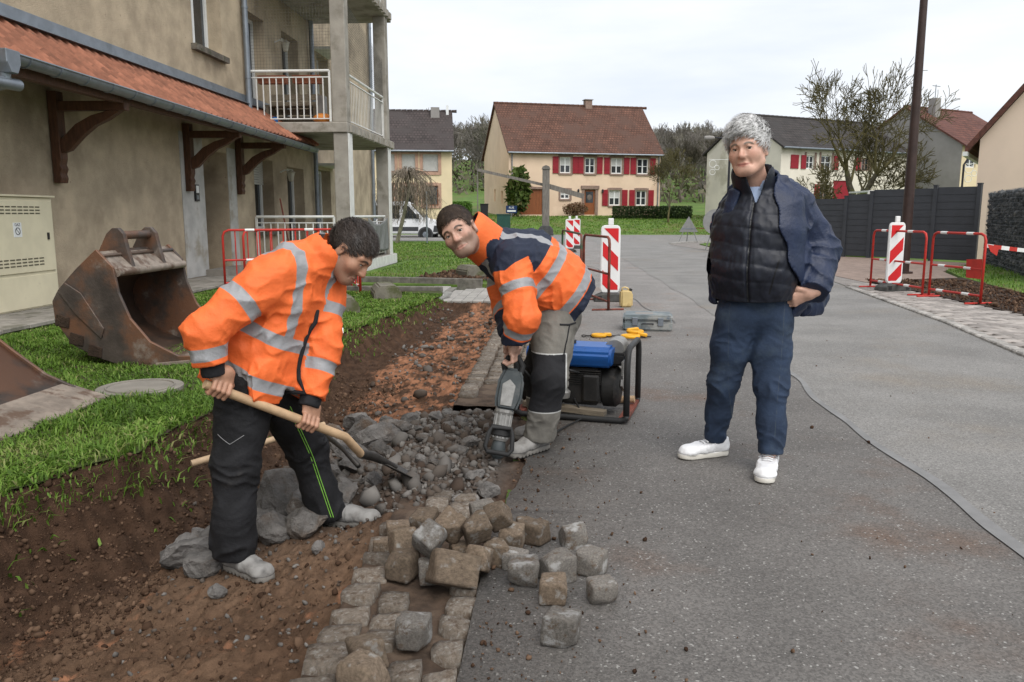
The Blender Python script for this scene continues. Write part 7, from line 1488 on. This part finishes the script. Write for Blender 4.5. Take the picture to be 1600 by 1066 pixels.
# grading bucket at the left edge: only its lip corner is in the picture
gb = thing('grading_bucket', 'dark grading bucket with earthy lip cut off by the left picture edge', 'bucket', (-3.5,4.0,.13))
pf = [(-3.75,.78),(-3.62,.60),(-3.40,.42),(-3.20,.27),(-3.0,.19),(-2.95,.18)]; g2 = B(); g2.v = [(u, d, v) for d in (2.9,4.72) for u, v in pf]; n_ = len(pf); g2.f = [(i, i+1, n_+i+1, n_+i) for i in range(n_-1)]
so = g2.build('shell', M_bkt, gb, world=True, smooth='all'); so.modifiers.new('s', 'SOLIDIFY').thickness = .02
for y in (2.88, 4.72): B().prism([(-3.75,.80),(-3.62,.625),(-3.40,.445),(-3.20,.295),(-3.02,.215),(-2.98,.16),(-3.3,.14),(-3.7,.24),(-3.95,.45),(-3.9,.72)], lambda u, v, d: (u, d, v), y, y+.022).build('side_plate', M_bkt, gb, world=True, bevel=.004)
B().prism([(-3.10,.235),(-2.86,.165),(-2.82,.150),(-2.82,.135),(-3.1,.19)], lambda u, v, d: (u, d, v), 2.87, 4.76).build('cutting_edge', M_edge, gb, world=True, bevel=.003)
# round cover in the lawn
mhc = thing('manhole_cover', 'round concrete manhole cover sunk in the lawn', 'manhole cover', (-2.78,5.06,.125)); B().lathe([(.01,0),(.27,0),(.27,.022),(.01,.026)], 28).build('lid', M_conc, mhc, smooth=True); B().tube([(.21*math.cos(k_),.21*math.sin(k_),.026) for k_ in np.linspace(0, 6.2832, 29)[:-1]], .006, 5, closed=True).build('ring', M_conc, mhc)
# ------------------------------------------------ delineator panels
M_sw = mat('sign_white', (.78,.78,.77), .45, .05, 3, col3=(.5,.48,.45), s3=5, t3=(.66,.8)); M_sr = mat('sign_red', (.60,.018,.022), .45, .06, 3); M_base = mat('recycled_base', (.075,.075,.07), .9, .25, 12, .3, 60)
def clip(poly, a, b, c):
    o = []
    for i in range(len(poly)):
        p, q = poly[i], poly[(i+1) % len(poly)]; dp, dq = a*p[0]+b*p[1]-c, a*q[0]+b*q[1]-c
        if dp <= 0: o.append(p)
        if dp*dq < 0: t = dp/(dp-dq); o.append((p[0]+(q[0]-p[0])*t, p[1]+(q[1]-p[1])*t))
    return o
def delineator(label, loc, rz, sgn):
    t = thing('delineator', label, 'traffic panel', loc, rz, 'red and white delineator panels'); W_, H_ = .145, 1.0; z0 = .12
    oct_ = [(-W_,z0+.05),(-W_+.03,z0),(W_-.03,z0),(W_,z0+.05),(W_,z0+H_-.05),(W_-.03,z0+H_),(-W_+.03,z0+H_),(-W_,z0+H_-.05)]
    B().prism(oct_, lambda u, v, d: (u, d, v), -.025, .025).build('panel', M_sw, t, bevel=.012, seg=2)
    rect = [(-.115,z0+.045),(.115,z0+.045),(.115,z0+H_-.045),(-.115,z0+H_-.045)]
    for k in range(-1, 5):
        c0 = z0+.115+k*.42; poly = clip(clip(rect, sgn*1.0, -1.0, -(c0-.10)), -sgn*1.0, 1.0, c0+.11)
        if len(poly) > 2: B().prism(poly, lambda u, v, d: (u, d, v), -.0285, -.0255).build('red_stripe', M_sr, t)
    B().box(-.04,.04,-.02,.02,z0+H_,z0+H_+.10).build('lug', M_sw, t, bevel=.008); B().box(-.03,.03,-.02,.02,.06,z0).build('foot_post', M_base, t)
    B().prism([(-.24,0),(.24,0),(.22,.07),(.12,.115),(-.12,.115),(-.22,.07)], lambda u, v, d: (u, d, v), -.16, .16).build('base', M_base, t, bevel=.01)
    for sx in (-.16,.16): B().box(sx-.03,sx+.03,-.165,-.12,.03,.09).build('grip_hole', M_rub if 'rubber_black' in MATS else M_blk, t)
    return t
delineator('red and white striped panel on the road behind the generator', (.75,12.0,.002), R(2), -1); delineator('red and white striped panel on the right pavement by lamp post', (5.52,13.6,.03), R(14), 1)
delineator('far red and white striped panel left of the road, nearer of the pair', (.33,27.6,.0), R(5), -1); delineator('far red and white striped panel left of the road, farther of the pair', (.62,30.5,.0), R(5), -1)
# ------------------------------------------------ site barriers
M_rb = mat('barrier_red', (.50,.035,.025), .5, .15, 5, col3=(.30,.05,.03), s3=7, t3=(.6,.72)); M_rr = mat('barrier_rusty', (.20,.055,.035), .75, .35, 9, .2, 50, col3=(.07,.045,.035), s3=8, t3=(.5,.65)); M_wb = mat('barrier_white', (.75,.75,.73), .5, .08, 4)
def barrier(label, a, b, h, z, m, bars=0, white=True, plate=False, rails=(.5,.12)):
    a, b = Vector((*a, z)), Vector((*b, z)); t = thing('site_barrier', label, 'barrier', (a+b)/2, 0, 'tubular site barriers'); d = (b-a).normalized(); up = Vector((0,0,1)); c = .09; r_ = .019
    cor = lambda p, s: [p+up*(h-c), p+up*(h-c*.3)+d*s*c*.3, p+up*h+d*s*c]
    fr_ = B().tube([a+up*.02, *cor(a, 1), *reversed(cor(b, -1)), b+up*.02], r_, 8); fo = fr_.build('frame', m, t, world=True, smooth='all')
    for f_ in rails: B().tube([a+up*h*f_, b+up*h*f_], r_*.85, 8).build('rail', m, t, world=True)
    for k in range(bars): q = a.lerp(b, (k+1)/(bars+1)); B().tube([q+up*h*min(rails), q+up*h], .010, 6).build('bar', m, t, world=True)
    n = d.cross(up)
    for q in (a+d*.03, b-d*.03): B().tube([q-n*.22+up*.012, q+n*.22+up*.012], .014, 6).build('foot', m, t, world=True)
    if white:
        for f_ in (1.0, *rails):
            for s_ in (.22,.72): p = a.lerp(b, s_)+up*h*f_; B().tube([p-d*.07, p+d*.07], r_+.0022, 8).build('white_band', M_wb, t, world=True)
    if plate: q = b-d*.04+up*h*.36; B().prism([(0,0),(-.28,0),(-.30,.26),(0,.28)], lambda u, v, w_: q+d*u+up*v+n*w_, -.006, .006).build('name_plate', m, t, world=True)
    return t
barrier('red and white barrier behind the right delineator panel', (5.40,14.25), (5.64,12.78), .98, .03, M_rb); barrier('red and white barrier with plate nearest the gabion wall', (5.67,12.62), (5.90,11.55), .98, .03, M_rb, plate=True)
barrier('rusty red barrier left of the striped panel on the road', (.36,12.1), (.66,10.75), .98, .0, M_rr, white=False); barrier('greenish rusted barrier farther up the road edge', (.05,15.6), (.33,12.4), .98, 0, mat('barrier_green', (.05,.12,.07), .7, .4, 8, col3=(.20,.06,.04), s3=6, t3=(.45,.6)), white=False)
barrier('red barrier in front of the terrace railing', (-5.15,12.05), (-3.55,12.9), .92, .12, M_rb, bars=9); barrier('red barrier with upright bars beside the stone blocks', (-3.32,12.6), (-2.93,11.62), .90, .12, M_rb, bars=3, white=True)
barrier('red barrier leaning back by the house entrance', (-5.05,12.6), (-4.2,13.9), .90, .12, M_rb, bars=5)
# barrier tape to the right
tb_ = thing('barrier_tape', 'red and white barrier tape tied to the right barrier', 'tape', (5.9,11.55,.85)); p0, p1 = Vector((5.90,11.55,.85)), Vector((8.9,12.3,.80))
for k in range(24):
    a, b = p0.lerp(p1, k/24), p0.lerp(p1, (k+1)/24); sag = lambda f_: -.10*math.sin(math.pi*f_); a.z += sag(k/24); b.z += sag((k+1)/24); B().bar(a, b, .003, .055).build('tape_segment', M_rb if k % 2 else M_wb, tb_, world=True)
B().prism([(0,0),(.16,-.03),(.14,-.16),(.05,-.10)], lambda u, v, d: (5.91+u, 11.52+d, .87+v), -.003, .003).build('tape_end', M_rb, tb_, world=True)
tag(B().tube([(8.9,12.3,.05),(8.9,12.3,1.0)], .02, 8).build('stake', M_rr), 'iron stake holding the barrier tape', 'stake')
# ------------------------------------------------ stone blocks on the lawn edge
M_blkst = mat('mossy_block', (.19,.175,.14), .92, .25, 6, .6, 40, col2=(.085,.09,.04), s2=3, t2=(.46,.62), col3=(.30,.285,.25), s3=12, t3=(.6,.7), detail=8)
for (x, y, rz, ln, lb) in [(-2.62,9.45,.35,.62,'old mossy stone block nearest the shovelling worker'), (-2.45,11.15,.30,.78,'old mossy stone block second along the lawn edge'), (-1.72,15.4,.5,.62,'old stone block beyond the path behind bending worker')]:
    b = B().prism([(-.19,0),(.19,0),(.19,.13),(.12,.22),(-.12,.22),(-.19,.13)], lambda u, v, d: (u, d, v), -ln/2, ln/2); o = b.build('stone_block', M_blkst, bevel=.02, seg=2, origin=(0,0,0)); o.location = (x, y, .09); o.rotation_euler = (0, 0, rz); tag(o, lb, 'stone block', 'stone blocks along the lawn edge')
# ------------------------------------------------ road clutter
M_jc = mat('yellowed_plastic', (.58,.44,.20), .45, .12, 4, col3=(.30,.20,.08), s3=5, t3=(.5,.72), spec=.45)
jc = thing('jerrycan', 'yellowed plastic jerrycan standing on the road', 'jerrycan', (.93,11.2,.002), R(10)); B().prism([(-.085,0),(.085,0),(.085,.20),(.05,.235),(-.085,.235)], lambda u, v, d: (u, d, v), -.06, .06).build('body', M_jc, jc, bevel=.02, seg=3, smooth=True)
B().tube([(-.055,0,.235),(-.06,0,.265),(-.02,0,.275),(.02,0,.262),(.035,0,.235)], .012, 8).build('handle', M_jc, jc, smooth='all'); B().cyl((.055,0,.215),(.068,0,.255),.022,n=12).build('cap', M_rub if 'rubber_black' in MATS else M_blk, jc)
M_case = mat('worn_case', (.16,.19,.20), .6, .25, 6, .2, 40, col2=(.30,.30,.28), s2=3, t2=(.46,.66), col3=(.05,.09,.14), s3=4, t3=(.56,.68))
cs = thing('tool_case', 'worn grey blue tool case lying on the asphalt', 'case', (1.0,9.05,.002), R(-6)); B().box(-.27,.27,-.21,.21,0,.105).build('bottom_shell', M_case, cs, bevel=.02, seg=2); B().box(-.272,.272,-.212,.212,.109,.175).build('top_shell', M_case, cs, bevel=.022, seg=2)
for sx in (-.14,.14): B().box(sx-.03,sx+.03,-.222,-.208,.06,.15).build('latch', M_zinc, cs, bevel=.003)
B().tube([(-.06,-.21,.08),(-.06,-.24,.085),(.06,-.24,.085),(.06,-.21,.08)], .008, 6).build('handle', M_blk, cs); B().box(-.14,.06,-.10,.08,.175,.1765).build('label_sheet', M_greyr, cs)
for k in range(3): B().box(-.275,-.270,-.15+k*.12,-.09+k*.12,.02,.15).build('rib', M_case, cs)
M_yel = mat('lifting_yellow', (.72,.36,.02), .5, .12, 5); M_chain = mat('chain_steel', (.04,.036,.033), .6, .3, 9, metal=.5)
def torus(c, R_, r_, n=18, M=None): return B().tube([(c[0]+R_*math.cos(a), c[1]+R_*.8*math.sin(a), c[2]) for a in np.linspace(0, 6.2832, n+1)[:-1]], r_, 8, closed=True)
hk = thing('lifting_hooks', 'yellow lifting hooks with black chain on the asphalt', 'hooks', (.72,8.35,.0))
for c, R_ in (((.02,-.08,.03),.085), ((.08,.06,.06),.075), ((-.30,.0,.025),.065)): torus(c, R_, .019).build('hook', M_yel, hk, smooth='all')
for p, q in (((.10,.0,.05),(.20,-.02,.03)), ((-.25,.02,.03),(-.17,.03,.03)), ((.0,.08,.07),(.12,.12,.08))): B().bar(p, q, .05, .035).build('hook_body', M_yel, hk, bevel=.008)
for k in range(16):
    f_ = k/15; c = (-.46+f_*.68, .02*math.sin(k*1.1)+.02, .014); B().tube([(c[0]+.022*math.cos(a), c[1]+(.012*math.sin(a) if k % 2 else 0), c[2]+(0 if k % 2 else .010*math.sin(a))) for a in np.linspace(0, 6.2832, 9)[:-1]], .006, 5, closed=True).build('chain_link', M_chain, hk)
# ------------------------------------------------ generator
M_blue = mat('generator_blue', (.012,.10,.36), .4, .12, 4, col3=(.02,.05,.13), s3=8, t3=(.6,.75), spec=.5); M_fr = mat('frame_black', (.03,.03,.03), .5, .2, 9, col3=(.12,.11,.10), s3=9, t3=(.6,.7)); M_eng = mat('engine_black', (.020,.019,.018), .6, .3, 10, .2, 50, col3=(.06,.05,.04), s3=8, t3=(.55,.7)); M_al = mat('cast_alloy', (.33,.32,.30), .45, .2, 8, metal=.5)
gn_ = thing('generator', 'portable generator with blue tank and black tube frame', 'generator', (.135,5.16,.0), R(-13)); gn_.scale = (1.17, 1.12, 1.08)
Lg, Dg, Hg = .30, .235, .43                                           # half length, half depth, height
for sx in (-1, 1):
    x = sx*Lg; B().tube([(x,-Dg,.05),(x,-Dg,.35),(x,-Dg+.03,.41),(x,-Dg+.08,Hg),(x,Dg-.08,Hg),(x,Dg-.03,.41),(x,Dg,.35),(x,Dg,.05)], .017, 10).build('end_frame', M_fr, gn_, smooth='all')
for sy in (-1, 1): B().tube([(-Lg,sy*Dg,.05),(-Lg,sy*Dg,.035),(-Lg+.03,sy*Dg,.02),(Lg-.03,sy*Dg,.02),(Lg,sy*Dg,.035),(Lg,sy*Dg,.05)], .017, 10).build('skid_tube', M_fr, gn_, smooth='all')
for sx in (-1, 1): B().bar((sx*Lg*.95,-Dg,.03),(sx*Lg*.95,Dg,.03),.05,.02).build('cross_bar', M_rr, gn_)
B().bar((-.28,-.14,.065),(.18,-.19,.045),.07,.03).build('plank', M_ow, gn_); B().prism([(-.12,.30),(.13,.30),(.15,.33),(.15,.385),(.11,.42),(-.11,.42),(-.14,.385),(-.14,.33)], lambda u, v, d: (d, u-.02, v), -.27, .20).build('fuel_tank', M_blue, gn_, bevel=.014, seg=2, smooth=True)
B().cyl((-.05,-.02,.42),(-.05,-.02,.44),.035).build('tank_cap', M_fr, gn_); eng = B().box(-.08,.14,-.14,.12,.07,.29).build('engine_block', M_eng, gn_, bevel=.02, seg=2)
for k in range(7): B().box(-.085,.145,-.150,.13,.20+k*.013,.206+k*.013).build('cooling_fin', M_eng, eng)
st = B().lathe([(.125,-.02),(.125,.045),(.105,.065),(.04,.075)], 26, (.165,.01,.165), 'x').build('recoil_starter', M_eng, gn_, smooth=True); B().bar((.246,-.05,.20),(.246,.06,.14),.01,.04).build('pull_handle', M_al, st)
for k in range(12): a = k*.5236; B().bar((.225,.01+.06*math.cos(a),.165+.06*math.sin(a)),(.222,.01+.10*math.cos(a),.165+.10*math.sin(a)),.006,.012).build('vent', M_fr, st)
B().lathe([(.09,-.14),(.105,-.12),(.105,.10),(.09,.12)], 22, (-.19,0,.15), 'x').build('alternator', M_eng, gn_, smooth=True); B().lathe([(.018,-.05),(.042,-.045),(.048,-.01),(.03,.01)], 16, (-.06,-.175,.165)).build('carburettor_bowl', M_al, gn_, smooth=True)
B().box(.05,.14,-.175,-.142,.10,.26).build('engine_cover', M_eng, gn_, bevel=.01); B().box(.10,.27,-.06,.16,.30,.375).build('air_filter', M_eng, gn_, bevel=.015, seg=2); B().lathe([(.05,-.08),(.055,-.07),(.055,.07),(.05,.08)], 14, (.20,.06,.40), 'y').build('muffler', M_al, gn_, smooth=True)
B().box(.255,.262,-.14,.18,.26,.34).build('heat_shield', M_al, gn_); B().tube([(-.04,-.15,.22),(-.10,-.19,.26),(-.02,-.19,.29),(.03,-.16,.27)], .007, 6).build('fuel_hose', M_fr, gn_, smooth='all'); B().tube([(.15,.10,.06),(.30,.10,.07)], .022, 10).build('handle_stub', M_ash if 'ash_wood' in MATS else M_ow, gn_)
# ------------------------------------------------ small things in the trench
M_ashw = mat('tool_handle', (.48,.34,.21), .6, .15, 12)
z_ = lambda x, y: float(trenchz([x], [y])[0])
tag(B().tube([(-1.93,3.96,-.02),(-1.36,4.46,.07)], [.019,.017], 10).build('pick_shaft', M_ashw, smooth=True), 'loose pale wooden shaft lying behind the left worker', 'shaft')
cbw = thing('crowbar', 'dark crowbar half buried in rubble right of the worker', 'crowbar', (-1.0,3.9,0)); B().tube([(-1.35,4.25,.11),(-1.12,3.98,.07),(-1.0,3.82,.03)], .013, 8).build('shaft', M_steel, cbw, world=True, smooth='all')
tag(B().add([(-2.16,7.05,.19),(-1.98,7.18,.20),(-2.02,7.32,.23),(-2.2,7.2,.21)], [(0,1,2,3)]).build('paper_sheet', M_wb), 'white paper scrap on the lawn edge behind the worker', 'paper')
ps_ = tag(B().add([(-1.93,6.15,.04),(-1.90,6.15,.05),(-1.87,6.12,-.05),(-1.89,6.10,-.09),(-1.85,6.08,-.13),(-1.88,6.07,-.12)], [(0,1,2,3),(3,2,4,5)]).build('plastic_strip', M_wb), 'white plastic strip stuck in the trench bank', 'plastic')
# traffic signs far up the road
M_sback = mat('sign_back', (.27,.27,.265), .5, .1, metal=.3)
ts = thing('warning_sign', 'triangular roadworks sign seen from behind up the road', 'sign', (5.75,36.6,.04)); B().prism([(-.42,.45),(.42,.45),(0,1.15)], lambda u, v, d: (u, d, v), -.015, .015).build('panel', M_sback, ts, bevel=.008); [B().tube([(sx*.42,.0,.0),(sx*.12,.0,.75)], .02, 6).build('leg', M_sback, ts) for sx in (-1,1)]; B().tube([(0,.4,0),(0,.02,.9)], .02, 6).build('leg', M_sback, ts); B().bar((-.3,-.02,.6),(.3,-.02,.6),.01,.04).build('brace', M_zinc, ts)
rs_ = thing('round_sign', 'round road sign seen from behind beside the standing man', 'sign', (5.42,28.6,.04)); B().lathe([(.01,-.012),(.44,-.012),(.44,.012),(.01,.012)], 30, (0,0,.98), 'y').build('disc', M_sback, rs_); B().tube([(0,.05,0),(0,.03,1.15)], .025, 6).build('leg', M_sback, rs_); [B().tube([(sx*.3,.1,0),(sx*.1,.03,.7)], .018, 6).build('leg', M_sback, rs_) for sx in (-1,1)]; B().box(-.07,.10,-.05,-.014,1.05,1.18).build('clamp', M_blk, rs_); B().box(-.16,.26,-.03,-.0125,.80,.98).build('red_tag', M_sr, rs_)
tag(B().bar((10.2,56.0,.30),(6.3,57.5,.32),.25,.12).build('fallen_plank', M_rr), 'long brown plank lying on the far lawn', 'plank')
